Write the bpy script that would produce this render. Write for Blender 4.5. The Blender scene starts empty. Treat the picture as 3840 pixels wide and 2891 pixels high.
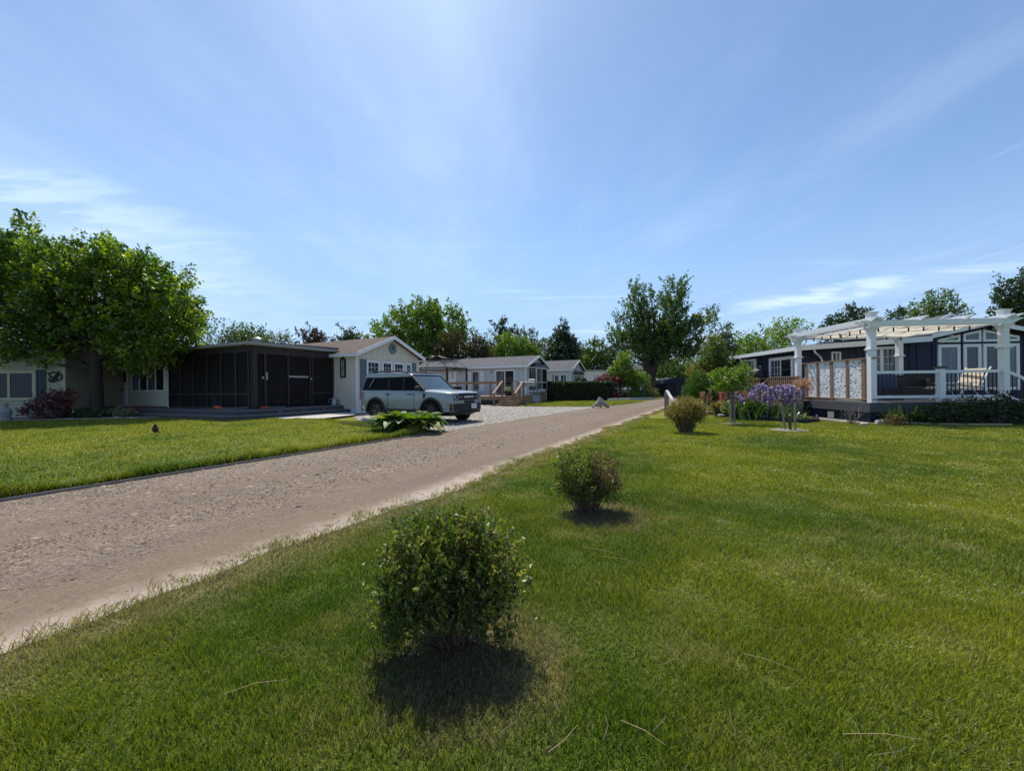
import bpy, bmesh, math, random
import numpy as np
from mathutils import Vector, Matrix
R = math.radians
rnd = random.Random(7)
scene = bpy.context.scene
COL = scene.collection

# ------------------------------------------------------------------ camera geometry (metres, camera at the origin looking along +Y)
FPX, CAMH, ROLL, HY = 1500.0, 1.25, 0.0105, 1450.0
def dirv(x, y):
    a = x - 1920.0; b = y - HY
    return (a - ROLL*b)/FPX, -(b + ROLL*a)/FPX
def at(x, y, Y):
    u, w = dirv(x, y); return Vector((u*Y, Y, CAMH + w*Y))
def gnd(x, y, z=0.0):
    u, w = dirv(x, y); Y = (z - CAMH)/w; return Vector((u*Y, Y, z))
class Frame:
    def __init__(s, O, deg):
        s.O = Vector((O[0], O[1], 0)); s.a = R(deg)
        s.ex = Vector((math.cos(s.a), math.sin(s.a), 0)); s.ey = Vector((-math.sin(s.a), math.cos(s.a), 0))
    def w(s, x, y, z=0): return s.O + s.ex*x + s.ey*y + Vector((0, 0, z))
    def l(s, P):
        d = Vector(P) - s.O; return Vector((d.dot(s.ex), d.dot(s.ey), P[2]))
    def on_y(s, px, py, c):
        u, w = dirv(px, py); d = Vector((u, 1, w))
        t = (c + s.O.dot(s.ey))/d.dot(s.ey)
        return s.l(Vector((0, 0, CAMH)) + d*t)
    def on_x(s, px, py, c):
        u, w = dirv(px, py); d = Vector((u, 1, w))
        t = (c + s.O.dot(s.ex))/d.dot(s.ex)
        return s.l(Vector((0, 0, CAMH)) + d*t)

# ------------------------------------------------------------------ objects
def tag(o, label=None, cat=None, group=None, kind=None):
    if label: o['label'] = label
    if cat: o['category'] = cat
    if group: o['group'] = group
    if kind: o['kind'] = kind
    return o
def thing(name, label, cat, loc=(0, 0, 0), rotz=0.0, group=None):
    o = bpy.data.objects.new(name, None); COL.objects.link(o)
    o.location = loc; o.rotation_euler = (0, 0, rotz); o.empty_display_size = .2
    return tag(o, label, cat, group)
def link(name, me, parent=None):
    o = bpy.data.objects.new(name, me); COL.objects.link(o)
    if parent is not None: o.parent = parent
    return o
def copy_tree(o, parent=None):
    c = o.copy(); COL.objects.link(c); c.parent = parent
    for ch in list(o.children): copy_tree(ch, c)
    return c

class MB:
    def __init__(s): s.v = []; s.f = []; s.m = []; s.mats = []
    def mi(s, mat):
        if mat not in s.mats: s.mats.append(mat)
        return s.mats.index(mat)
    def add(s, vs, fs, mat):
        b = len(s.v); k = s.mi(mat)
        s.v += [tuple(p) for p in vs]
        for f in fs: s.f.append(tuple(b + i for i in f)); s.m.append(k)
    def hexa(s, p, mat):
        s.add(p, [(0, 3, 2, 1), (4, 5, 6, 7), (0, 1, 5, 4), (1, 2, 6, 5), (2, 3, 7, 6), (3, 0, 4, 7)], mat)
    def box(s, x0, x1, y0, y1, z0, z1, mat):
        s.hexa([(x0, y0, z0), (x1, y0, z0), (x1, y1, z0), (x0, y1, z0), (x0, y0, z1), (x1, y0, z1), (x1, y1, z1), (x0, y1, z1)], mat)
    def fbox(s, f, s0, s1, t0, t1, d0, d1, mat):
        s.hexa([f(s0, t0, d0), f(s1, t0, d0), f(s1, t0, d1), f(s0, t0, d1), f(s0, t1, d0), f(s1, t1, d0), f(s1, t1, d1), f(s0, t1, d1)], mat)
    def bar(s, a, b, w, h, mat, up=(0, 0, 1)):
        a = Vector(a); b = Vector(b); d = (b - a).normalized(); up = Vector(up)
        sd = d.cross(up)
        if sd.length < 1e-4: sd = d.cross(Vector((1, 0, 0)))
        sd.normalize(); u = sd.cross(d).normalized()
        q = []
        for p in (a, b):
            q += [p - sd*w/2 - u*h/2, p + sd*w/2 - u*h/2, p + sd*w/2 + u*h/2, p - sd*w/2 + u*h/2]
        s.hexa(q, mat)
    def tube(s, pts, rad, mat, n=6, cap=True):
        pts = [Vector(p) for p in pts]; b = len(s.v); k = s.mi(mat)
        if not hasattr(rad, '__len__'): rad = [rad]*len(pts)
        up = None
        for i, p in enumerate(pts):
            d = (pts[min(i + 1, len(pts) - 1)] - pts[max(i - 1, 0)])
            if d.length < 1e-9: d = Vector((0, 0, 1))
            d.normalize()
            if up is None:
                up = d.orthogonal().normalized()
            else:
                up = (up - d*up.dot(d)); up = up.normalized() if up.length > 1e-6 else d.orthogonal().normalized()
            sd = d.cross(up)
            for j in range(n):
                a = 2*math.pi*j/n
                s.v.append(tuple(p + (up*math.cos(a) + sd*math.sin(a))*rad[i]))
        for i in range(len(pts) - 1):
            for j in range(n):
                s.f.append((b + i*n + j, b + i*n + (j + 1) % n, b + (i + 1)*n + (j + 1) % n, b + (i + 1)*n + j)); s.m.append(k)
        if cap:
            s.f.append(tuple(b + j for j in reversed(range(n)))); s.m.append(k)
            e = b + (len(pts) - 1)*n
            s.f.append(tuple(e + j for j in range(n))); s.m.append(k)
    def lathe(s, prof, c, mat, n=16, axis='z'):
        b = len(s.v); k = s.mi(mat)
        for (r, z) in prof:
            for j in range(n):
                a = 2*math.pi*j/n; x, y = r*math.cos(a), r*math.sin(a)
                p = {'z': (x, y, z), 'y': (x, z, y), 'x': (z, x, y)}[axis]
                s.v.append((c[0] + p[0], c[1] + p[1], c[2] + p[2]))
        for i in range(len(prof) - 1):
            for j in range(n):
                s.f.append((b + i*n + j, b + i*n + (j + 1) % n, b + (i + 1)*n + (j + 1) % n, b + (i + 1)*n + j)); s.m.append(k)
        s.f.append(tuple(b + j for j in range(n))); s.m.append(k)
        e = b + (len(prof) - 1)*n
        s.f.append(tuple(e + j for j in range(n))); s.m.append(k)
    def prism(s, poly, f, d0, d1, mat):      # poly [(s,t)], extruded from depth d0 to d1
        n = len(poly)
        vs = [f(a, b, d0) for a, b in poly] + [f(a, b, d1) for a, b in poly]
        fs = [tuple(range(n)), tuple(range(2*n - 1, n - 1, -1))] + [(i, i + n, (i + 1) % n + n, (i + 1) % n) for i in range(n)]
        s.add(vs, fs, mat)
    def sheet(s, poly, z, mat): s.add([(a, b, z) for a, b in poly], [tuple(range(len(poly)))], mat)
    def build(s, name, parent=None, bevel=0, smooth=False, recalc=True):
        me = bpy.data.meshes.new(name); me.from_pydata(s.v, [], s.f)
        for m in s.mats: me.materials.append(m)
        me.polygons.foreach_set('material_index', s.m)
        if recalc:
            bm = bmesh.new(); bm.from_mesh(me); bmesh.ops.recalc_face_normals(bm, faces=bm.faces); bm.to_mesh(me); bm.free()
        if smooth:
            me.polygons.foreach_set('use_smooth', [True]*len(me.polygons))
            try: me.set_sharp_from_angle(angle=R(40))
            except Exception: pass
        me.update()
        o = link(name, me, parent)
        if bevel:
            b = o.modifiers.new('bevel', 'BEVEL'); b.width = bevel; b.segments = 2; b.limit_method = 'ANGLE'; b.angle_limit = R(40)
        return o

def np_mesh(name, V, Q, mat, parent=None, tint=None, smooth=False):
    """V (n,3); Q (m,k) all faces with k corners; tint per face"""
    me = bpy.data.meshes.new(name); n = len(V); m, k = Q.shape
    me.vertices.add(n); me.vertices.foreach_set('co', np.ascontiguousarray(V, np.float32).ravel())
    me.loops.add(m*k); me.loops.foreach_set('vertex_index', np.ascontiguousarray(Q, np.int32).ravel())
    me.polygons.add(m); me.polygons.foreach_set('loop_start', np.arange(0, m*k, k, dtype=np.int32))
    try: me.polygons.foreach_set('loop_total', np.full(m, k, np.int32))
    except Exception: pass
    if tint is not None:
        a = me.attributes.new('tint', 'FLOAT', 'FACE'); a.data.foreach_set('value', np.ascontiguousarray(tint, np.float32))
    if smooth: me.polygons.foreach_set('use_smooth', np.ones(m, bool))
    me.materials.append(mat); me.update(calc_edges=True)
    return link(name, me, parent)

def text_mesh(name, body, size, mat, parent, M, depth=.004, bold=0.0, sx=1.0):
    cu = bpy.data.curves.new(name, 'FONT'); cu.body = body; cu.size = size; cu.extrude = depth; cu.offset = bold
    cu.align_x = 'CENTER'; cu.align_y = 'CENTER'; cu.resolution_u = 3
    t = bpy.data.objects.new(name + '_tmp', cu); COL.objects.link(t)
    dg = bpy.context.evaluated_depsgraph_get(); dg.update()
    me = bpy.data.meshes.new_from_object(t.evaluated_get(dg))
    bpy.data.objects.remove(t); bpy.data.curves.remove(cu)
    me.transform(Matrix.Diagonal((sx, 1, 1, 1))); me.transform(M)
    me.materials.clear(); me.materials.append(mat); me.name = name
    return link(name, me, parent)

def vnoise(x, y, seed=0):
    xi = np.floor(x).astype(np.int64); yi = np.floor(y).astype(np.int64); xf = x - xi; yf = y - yi
    def h(a, b):
        n = (a*374761393 + b*668265263 + seed*1442695041) & 0x7fffffff
        n = ((n ^ (n >> 13))*1274126177) & 0x7fffffff
        return ((n ^ (n >> 16)) & 0xffff)/65535.0
    u = xf*xf*(3 - 2*xf); v = yf*yf*(3 - 2*yf)
    return (h(xi, yi)*(1 - u) + h(xi + 1, yi)*u)*(1 - v) + (h(xi, yi + 1)*(1 - u) + h(xi + 1, yi + 1)*u)*v

# ------------------------------------------------------------------ materials
def new_mat(name):
    m = bpy.data.materials.new(name); m.use_nodes = True; m.node_tree.nodes.clear(); return m, m.node_tree
def nd(nt, typ, ins={}, **props):
    n = nt.nodes.new(typ)
    for k, v in props.items(): setattr(n, k, v)
    for k, v in ins.items():
        s = n.inputs[k]
        if isinstance(v, bpy.types.NodeSocket): nt.links.new(v, s)
        else:
            if isinstance(v, (tuple, list)) and len(v) == 3 and s.type == 'RGBA': v = (*v, 1)
            s.default_value = v
    return n
def mixc(nt, f, a, b, mode='MIX'):
    return nd(nt, 'ShaderNodeMix', {0: f, 6: a, 7: b}, data_type='RGBA', blend_type=mode).outputs[2]
def mth(nt, op, a, b=0.0, c=0.0, clamp=False):
    return nd(nt, 'ShaderNodeMath', {0: a, 1: b, 2: c}, operation=op, use_clamp=clamp).outputs[0]
def rng_(nt, v, a, b, c=0.0, d=1.0):
    return nd(nt, 'ShaderNodeMapRange', {0: v, 1: a, 2: b, 3: c, 4: d}, interpolation_type='SMOOTHSTEP').outputs[0]
def noise(nt, vec, scale, detail=3, rough=.55, out='Fac'):
    return nd(nt, 'ShaderNodeTexNoise', {'Vector': vec, 'Scale': scale, 'Detail': detail, 'Roughness': rough}).outputs[out]
def vmap(nt, vec, scale=(1, 1, 1), rot=(0, 0, 0), loc=(0, 0, 0)):
    return nd(nt, 'ShaderNodeMapping', {'Vector': vec, 'Scale': scale, 'Rotation': rot, 'Location': loc}).outputs[0]
def pos(nt): return nd(nt, 'ShaderNodeNewGeometry').outputs['Position']
def obj_co(nt): return nd(nt, 'ShaderNodeTexCoord').outputs['Object']
def bump(nt, h, strength=.3, dist=.01): return nd(nt, 'ShaderNodeBump', {'Height': h, 'Strength': strength, 'Distance': dist}).outputs[0]
def finish(nt, col, rough=.6, nrm=None, spec=.4, metal=0.0, coat=0.0):
    ins = {'Base Color': col, 'Roughness': rough, 'Metallic': metal, 'Specular IOR Level': spec, 'Coat Weight': coat, 'Coat Roughness': .05}
    if nrm is not None: ins['Normal'] = nrm
    b = nd(nt, 'ShaderNodeBsdfPrincipled', ins)
    nd(nt, 'ShaderNodeOutputMaterial', {0: b.outputs[0]})
    return b
def simple(name, col, rough=.6, var=.18, scale=6.0, bstr=.15, bdist=.004, spec=.35, metal=0.0, coat=0.0, stretch=(1, 1, 1), dirt=0.0):
    m, nt = new_mat(name); co = obj_co(nt); v = vmap(nt, co, stretch)
    n = noise(nt, v, scale, 5, .6); n2 = noise(nt, co, scale*9, 2)
    a = tuple(c*(1 - var) for c in col); b = tuple(min(1, c*(1 + var)) for c in col)
    c = mixc(nt, n, a, b)
    if dirt:
        g = noise(nt, vmap(nt, co, (1, 1, .35)), 2.2, 5, .65)
        c = mixc(nt, mth(nt, 'MULTIPLY', rng_(nt, g, .5, .75), dirt), c, tuple(x*.55 + .02 for x in col))
    finish(nt, c, rough, bump(nt, n2, bstr, bdist) if bstr else None, spec, metal, coat)
    return m
def wood(name, c1, c2, rough=.75, ax=(1, 14, 14)):
    m, nt = new_mat(name); co = obj_co(nt)
    g = noise(nt, vmap(nt, co, ax), 2.5, 6, .65); k = noise(nt, co, 1.3, 3)
    c = mixc(nt, g, c1, c2); c = mixc(nt, mth(nt, 'MULTIPLY', k, .35), c, tuple(x*.5 for x in c1))
    finish(nt, c, rough, bump(nt, g, .3, .004), .25); return m
BOOST = {'iris_petal': 1.15, 'red_petal': 1.0, 'pink_petal': .8, 'boxwood_leaf': 2.9, 'dwarf_spruce_needle': 2.3, 'bright_leaf': 1.8, 'maple_leaf': 2.1, 'green_leaf': 1.8, 'boxwood_needle': 1, 'golden_shrub_leaf': 2.2, 'hosta_leaf': 1.6, 'pale_foliage': .9, 'dried_boxwood_leaf': .62, 'rust_leaf': 1.2, 'dark_leaf': 1.35}
def leaf_mat(name, dark, mid, bright, trans=.35, gloss=.08, rough=.4, acc=None):
    m, nt = new_mat(name)
    t = nd(nt, 'ShaderNodeAttribute', attribute_name='tint').outputs['Fac']
    cr = nd(nt, 'ShaderNodeValToRGB', {0: t}); e = cr.color_ramp.elements
    e[0].position = 0; e[0].color = (*dark, 1); e[1].position = 1; e[1].color = (*bright, 1)
    k = e.new(.5); k.color = (*mid, 1)
    if acc: k = e.new(.93); k.color = (*bright, 1); e[-1].color = (*acc, 1)
    c = cr.outputs[0]
    tc = mixc(nt, 1.0, c, (1.25, 1.35, .55), 'MULTIPLY')
    k_ = BOOST.get(name, 1.5); c = mixc(nt, 1.0, c, (k_*1.04, k_, k_*.92), 'MULTIPLY'); tc = mixc(nt, 1.0, tc, (k_*1.1, k_*1.1, k_*.8), 'MULTIPLY')
    d = nd(nt, 'ShaderNodeBsdfDiffuse', {'Color': c}); tr = nd(nt, 'ShaderNodeBsdfTranslucent', {'Color': tc})
    g = nd(nt, 'ShaderNodeBsdfGlossy', {'Color': (.8, .85, .9), 'Roughness': rough})
    s = nd(nt, 'ShaderNodeMixShader', {0: trans, 1: d.outputs[0], 2: tr.outputs[0]})
    s = nd(nt, 'ShaderNodeMixShader', {0: gloss, 1: s.outputs[0], 2: g.outputs[0]})
    nd(nt, 'ShaderNodeOutputMaterial', {0: s.outputs[0]}); return m

M = {}
M['white'] = simple('white_vinyl', (.74, .75, .76), .45, .06, 3, .06, dirt=.12)
M['white_wood'] = simple('white_wood', (.68, .66, .6), .6, .08, 3, .1, dirt=.25)
M['cream'] = simple('cream_siding', (.64, .59, .5), .6, .06, 2, .12, dirt=.15)
M['taupe'] = simple('taupe_siding', (.36, .34, .265), .6, .06, 2, .12, dirt=.2)
M['olive_trim'] = simple('olive_trim', (.42, .4, .27), .55, .06, 3, .08)
M['greyblue'] = simple('greyblue_siding', (.5, .52, .55), .55, .05, 2, .1, dirt=.15)
M['greyblue2'] = simple('pale_grey_siding', (.58, .57, .56), .55, .05, 2, .1, dirt=.15)
M['navy'] = simple('navy_siding', (.02, .025, .052), .6, .2, 3, .15, spec=.25)
M['shutter'] = simple('shutter_blue', (.11, .17, .2), .55, .12, 4, .1)
M['shutter_dark'] = simple('shutter_dark', (.025, .05, .06), .55, .12, 4, .1)
M['black'] = simple('black_metal', (.012, .012, .014), .45, .2, 4, .05)
M['brown_frame'] = simple('brown_frame', (.03, .024, .024), .55, .2, 4, .1)
M['grey_trim'] = simple('grey_fascia', (.3, .29, .28), .5, .1, 4, .08)
M['grey_dark'] = simple('grey_composite', (.07, .073, .08), .7, .2, 3, .15, stretch=(1, 1, 6))
M['deck_grey'] = simple('deck_board_grey', (.16, .155, .15), .75, .2, 3, .2, stretch=(1, 8, 1))
M['cedar'] = wood('cedar_wood', (.24, .15, .09), (.36, .25, .16))
M['cedar_v'] = wood('cedar_wood_upright', (.2, .12, .07), (.32, .21, .13), ax=(14, 14, 1))
M['red_wood'] = wood('red_stained_wood', (.1, .035, .025), (.16, .06, .04))
M['grey_wood'] = wood('weathered_wood', (.17, .15, .13), (.3, .27, .24), ax=(14, 14, 1))
M['pale_wood'] = wood('bleached_wood', (.5, .46, .42), (.68, .65, .62))
M['concrete'] = simple('concrete', (.42, .39, .35), .85, .15, 2, .3, .006, .2)
M['stone'] = simple('pink_granite', (.4, .33, .29), .85, .3, 9, .6, .02, .2)
M['stone_grey'] = simple('grey_stone', (.3, .29, .28), .85, .35, 9, .6, .02, .2)
M['chrome'] = simple('chrome', (.6, .6, .6), .2, .05, 3, 0, metal=1)
M['galv'] = simple('galvanised', (.32, .34, .35), .4, .15, 5, .05, metal=.7)
M['rubber'] = simple('tyre_rubber', (.018, .017, .016), .85, .3, 14, .5, .01, .2)
M['rim'] = simple('rim_metal', (.09, .09, .1), .35, .15, 5, .05, metal=.6)
M['plastic_black'] = simple('black_plastic', (.02, .02, .021), .6, .15, 20, .2, .002)
M['roof_black'] = simple('gloss_black_roof', (.015, .018, .024), .15, .1, 4, 0, coat=.5)
M['amber'] = simple('amber_lens', (.6, .2, .02), .2, .1, 8, 0)
M['lens'] = simple('headlight_lens', (.35, .38, .4), .12, .2, 14, .1)
M['letter'] = simple('white_letter', (.55, .56, .57), .4, .03, 4, 0)
M['plate'] = simple('plate_white', (.7, .72, .75), .4, .05, 9, 0)
M['plate_ink'] = simple('plate_blue', (.08, .12, .3), .5, .1, 9, 0)
M['orange'] = simple('orange_plastic', (.65, .1, .03), .4, .1, 6, .05)
M['blue_cloth'] = simple('blue_cover', (.035, .06, .13), .8, .3, 6, .5, .03)
M['beige'] = simple('beige_sling', (.5, .42, .32), .8, .12, 12, .3)
M['canvas'] = simple('canvas_cream', (.68, .62, .5), .85, .06, 4, .15)
M['teal_grey'] = simple('teal_grey_paint', (.2, .25, .24), .6, .1, 4, .1)
M['sign_slate'] = simple('slate_sign', (.15, .22, .24), .6, .15, 7, .2)
M['sign_dark'] = simple('dark_iron', (.015, .018, .024), .5, .2, 7, .15)
M['red_paint'] = simple('red_label', (.4, .03, .02), .5, .1, 6, 0)
M['shed'] = simple('dark_shed_paint', (.012, .015, .022), .6, .25, 3, .1)
M['bark'] = wood('bark', (.035, .028, .024), (.085, .072, .06), .95, (9, 9, 2))
M['bark_pale'] = wood('bark_pale', (.16, .14, .12), (.26, .235, .2), .95, (9, 9, 2))
M['twig'] = wood('twig', (.09, .065, .05), (.19, .14, .1), .9, (9, 9, 3))
M['drift'] = wood('driftwood', (.22, .21, .2), (.52, .5, .47), .9, (5, 5, 18))
def mk_canvas():
    m, nt = new_mat('canvas_cream'); c = (.72, .66, .54, 1)
    n = noise(nt, obj_co(nt), 5, 3); c = mixc(nt, n, (.64, .58, .47), (.74, .69, .58))
    s = nd(nt, 'ShaderNodeMixShader', {0: .5, 1: nd(nt, 'ShaderNodeBsdfDiffuse', {'Color': c}).outputs[0], 2: nd(nt, 'ShaderNodeBsdfTranslucent', {'Color': c}).outputs[0]}); nd(nt, 'ShaderNodeOutputMaterial', {0: s.outputs[0]}); return m
M['canvas'] = mk_canvas()
M['mulch'] = simple('mulch', (.05, .034, .024), .95, .6, 22, 1.0, .03, .1)

def glass_mat(name, col, curtain=None, rough=.03, spec=.3, vert=True, blinds=False):
    m, nt = new_mat(name); co = obj_co(nt); c = col
    if curtain:
        n = noise(nt, vmap(nt, co, (7, 7, .25)), 2.5, 3, .5)
        c = mixc(nt, rng_(nt, n, .42, .62), col, curtain)
    if blinds:
        w = nd(nt, 'ShaderNodeTexWave', {'Vector': co, 'Scale': 4.2, 'Distortion': .0}, wave_type='BANDS', bands_direction='Z').outputs['Fac']
        c = mixc(nt, rng_(nt, w, .35, .6), col, blinds)
    finish(nt, c, rough, bump(nt, noise(nt, co, 1.1, 2), .04, .02), spec); return m
M['glass'] = glass_mat('window_glass', (.012, .016, .022))
M['glass_curtain'] = glass_mat('window_glass_curtain', (.02, .023, .03), (.2, .21, .23))
M['glass_shade'] = glass_mat('window_glass_shade', (.12, .15, .2), (.16, .19, .23))
M['glass_blind'] = glass_mat('window_glass_blind', (.015, .018, .022), blinds=(.16, .17, .18))
M['car_glass'] = glass_mat('car_glass', (.004, .005, .006), rough=.04, spec=.04)
M['windshield'] = glass_mat('windshield_glass', (.05, .075, .09), rough=.03, spec=.9)

def mk_paint():
    m, nt = new_mat('car_paint'); co = obj_co(nt)
    n = noise(nt, co, 3, 4); z = nd(nt, 'ShaderNodeSeparateXYZ', {0: co}).outputs[2]
    dust = mth(nt, 'MULTIPLY', rng_(nt, z, .75, .35), rng_(nt, n, .3, .7))
    c = mixc(nt, mth(nt, 'MULTIPLY', dust, .45), (.23, .268, .273), (.22, .195, .16))
    finish(nt, c, .32, None, .5, 0.0, .7); return m
M['paint'] = mk_paint()

def mk_shingle(name, a, b):
    m, nt = new_mat(name); co = obj_co(nt)
    s = nd(nt, 'ShaderNodeSeparateXYZ', {0: co}).outputs
    v = nd(nt, 'ShaderNodeCombineXYZ', {0: s[1], 1: s[0], 2: 0.0}).outputs[0]
    br = nd(nt, 'ShaderNodeTexBrick', {'Vector': v, 'Color1': (*a, 1), 'Color2': (*b, 1), 'Mortar': tuple(x*.35 for x in a) + (1,), 'Scale': 1.0, 'Mortar Size': .012, 'Bias': 0.0, 'Brick Width': .3, 'Row Height': .13}, offset=.4)
    n = noise(nt, co, 3.5, 4, .7); n2 = noise(nt, co, 60, 2)
    c = mixc(nt, .55, br.outputs[0], mixc(nt, n, a, b)); c = mixc(nt, mth(nt, 'MULTIPLY', n2, .35), c, tuple(x*.5 for x in a))
    finish(nt, c, .95, bump(nt, br.outputs[1], -.5, .012), .15); return m
M['shingle_brown'] = mk_shingle('shingle_brown', (.105, .078, .06), (.19, .148, .115))
M['shingle_grey'] = mk_shingle('shingle_grey', (.085, .085, .09), (.17, .17, .175))

def mk_screen():
    m, nt = new_mat('insect_screen'); t = nd(nt, 'ShaderNodeBsdfTransparent', {0: (1, 1, 1, 1)})
    d = nd(nt, 'ShaderNodeBsdfPrincipled', {'Base Color': (.006, .006, .008, 1), 'Roughness': .6, 'Specular IOR Level': .15})
    n = noise(nt, obj_co(nt), .8, 2)
    s = nd(nt, 'ShaderNodeMixShader', {0: rng_(nt, n, .2, .8, .76, .84), 1: t.outputs[0], 2: d.outputs[0]})
    nd(nt, 'ShaderNodeOutputMaterial', {0: s.outputs[0]}); return m
M['screen'] = mk_screen()

def mk_lattice():
    m, nt = new_mat('cut_out_panel'); co = obj_co(nt)
    wv = noise(nt, co, 3.0, 2, .5, 'Color')
    v = nd(nt, 'ShaderNodeVectorMath', {0: vmap(nt, co, (6.5, 6.5, 19)), 1: nd(nt, 'ShaderNodeVectorMath', {0: wv, 3: 1.1}, operation='SCALE').outputs[0]}, operation='ADD').outputs[0]
    d = nd(nt, 'ShaderNodeTexVoronoi', {'Vector': v, 'Scale': 1.0}, feature='DISTANCE_TO_EDGE').outputs['Distance']
    a = mth(nt, 'LESS_THAN', d, .235)
    b = nd(nt, 'ShaderNodeBsdfPrincipled', {'Base Color': (.72, .73, .72, 1), 'Roughness': .5})
    t = nd(nt, 'ShaderNodeBsdfTransparent')
    s = nd(nt, 'ShaderNodeMixShader', {0: a, 1: t.outputs[0], 2: b.outputs[0]})
    nd(nt, 'ShaderNodeOutputMaterial', {0: s.outputs[0]}); return m
M['lattice'] = mk_lattice()

# --- ground materials. The road's right edge runs A -> B
RA = Vector((-2.34, 1.82, 0)); RD = Vector((.475, .88, 0)).normalized(); RN = Vector((RD.y, -RD.x, 0))   # RN points to the lawn on the right
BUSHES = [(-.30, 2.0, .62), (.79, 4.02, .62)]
def grass_colour(nt):
    P = pos(nt)
    n1 = noise(nt, P, .42, 3, .55); n2 = noise(nt, P, 1.7, 4, .6); n3 = noise(nt, P, 9, 3, .6)
    st = nd(nt, 'ShaderNodeTexWave', {'Vector': vmap(nt, P, (1, 1, 1), (0, 0, R(-62))), 'Scale': .21, 'Distortion': 1.2, 'Detail': 1}, bands_direction='X').outputs['Fac']
    sx = nd(nt, 'ShaderNodeSeparateXYZ', {0: P}).outputs; lush = mth(nt, 'ADD', mth(nt, 'MULTIPLY', rng_(nt, mth(nt, 'SUBTRACT', sx[0], mth(nt, 'MULTIPLY', sx[1], .25)), -.6, 1.6, -.12, .06), rng_(nt, sx[1], 9, 4)), rng_(nt, sx[1], 3, 12, -.04, .08))
    c = mixc(nt, rng_(nt, mth(nt, 'ADD', n1, lush), .30, .70), GR['a'], GR['b'])
    c = mixc(nt, mth(nt, 'MULTIPLY', st, .4), c, GR['c'])
    dry = mth(nt, 'MULTIPLY', rng_(nt, n2, .52, .70), .68)
    c = mixc(nt, dry, c, GR['d'])
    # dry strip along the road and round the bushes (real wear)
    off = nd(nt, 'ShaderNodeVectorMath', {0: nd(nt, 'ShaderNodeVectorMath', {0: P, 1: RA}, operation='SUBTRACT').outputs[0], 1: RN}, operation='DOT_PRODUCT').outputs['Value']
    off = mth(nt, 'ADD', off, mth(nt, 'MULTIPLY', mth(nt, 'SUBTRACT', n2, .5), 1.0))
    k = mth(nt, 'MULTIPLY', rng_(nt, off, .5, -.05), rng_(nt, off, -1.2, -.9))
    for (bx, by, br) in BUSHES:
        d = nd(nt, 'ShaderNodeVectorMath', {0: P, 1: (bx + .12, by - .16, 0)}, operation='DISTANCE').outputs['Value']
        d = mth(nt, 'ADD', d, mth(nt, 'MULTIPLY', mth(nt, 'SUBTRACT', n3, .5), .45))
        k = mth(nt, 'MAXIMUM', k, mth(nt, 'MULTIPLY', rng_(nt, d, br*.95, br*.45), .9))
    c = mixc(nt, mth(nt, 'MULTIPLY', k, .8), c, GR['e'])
    for (bx, by, br) in BUSHES:  # bare soil by each bush, painted darker to deepen its cast shadow
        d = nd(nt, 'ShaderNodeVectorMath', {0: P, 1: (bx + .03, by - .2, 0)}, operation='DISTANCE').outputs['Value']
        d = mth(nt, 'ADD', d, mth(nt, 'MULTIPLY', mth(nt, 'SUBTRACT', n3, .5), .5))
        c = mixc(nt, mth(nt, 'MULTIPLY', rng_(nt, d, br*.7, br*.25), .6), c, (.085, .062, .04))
    return c, n3
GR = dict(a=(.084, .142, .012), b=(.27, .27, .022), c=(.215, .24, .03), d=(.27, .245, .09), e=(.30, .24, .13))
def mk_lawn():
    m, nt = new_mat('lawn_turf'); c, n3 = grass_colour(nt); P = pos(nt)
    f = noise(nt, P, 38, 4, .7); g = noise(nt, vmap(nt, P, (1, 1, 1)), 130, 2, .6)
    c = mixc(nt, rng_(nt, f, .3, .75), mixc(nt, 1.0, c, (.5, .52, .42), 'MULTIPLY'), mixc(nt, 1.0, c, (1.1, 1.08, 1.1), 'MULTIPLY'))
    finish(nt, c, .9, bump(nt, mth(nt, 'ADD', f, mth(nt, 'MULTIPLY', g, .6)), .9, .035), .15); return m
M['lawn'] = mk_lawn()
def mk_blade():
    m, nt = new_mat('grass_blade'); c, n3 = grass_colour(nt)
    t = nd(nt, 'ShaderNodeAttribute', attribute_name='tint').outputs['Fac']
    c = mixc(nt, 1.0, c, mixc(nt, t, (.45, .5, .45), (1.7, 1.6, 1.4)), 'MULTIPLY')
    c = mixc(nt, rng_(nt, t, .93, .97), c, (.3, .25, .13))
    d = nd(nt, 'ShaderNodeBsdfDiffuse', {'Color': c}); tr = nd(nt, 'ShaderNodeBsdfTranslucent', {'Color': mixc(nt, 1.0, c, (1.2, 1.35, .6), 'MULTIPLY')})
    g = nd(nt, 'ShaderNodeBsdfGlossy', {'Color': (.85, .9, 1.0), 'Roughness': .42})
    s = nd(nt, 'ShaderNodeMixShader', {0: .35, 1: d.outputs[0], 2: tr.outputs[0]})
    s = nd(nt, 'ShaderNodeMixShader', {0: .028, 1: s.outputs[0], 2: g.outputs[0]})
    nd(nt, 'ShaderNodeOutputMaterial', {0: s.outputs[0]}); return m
M['blade'] = mk_blade()
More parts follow.
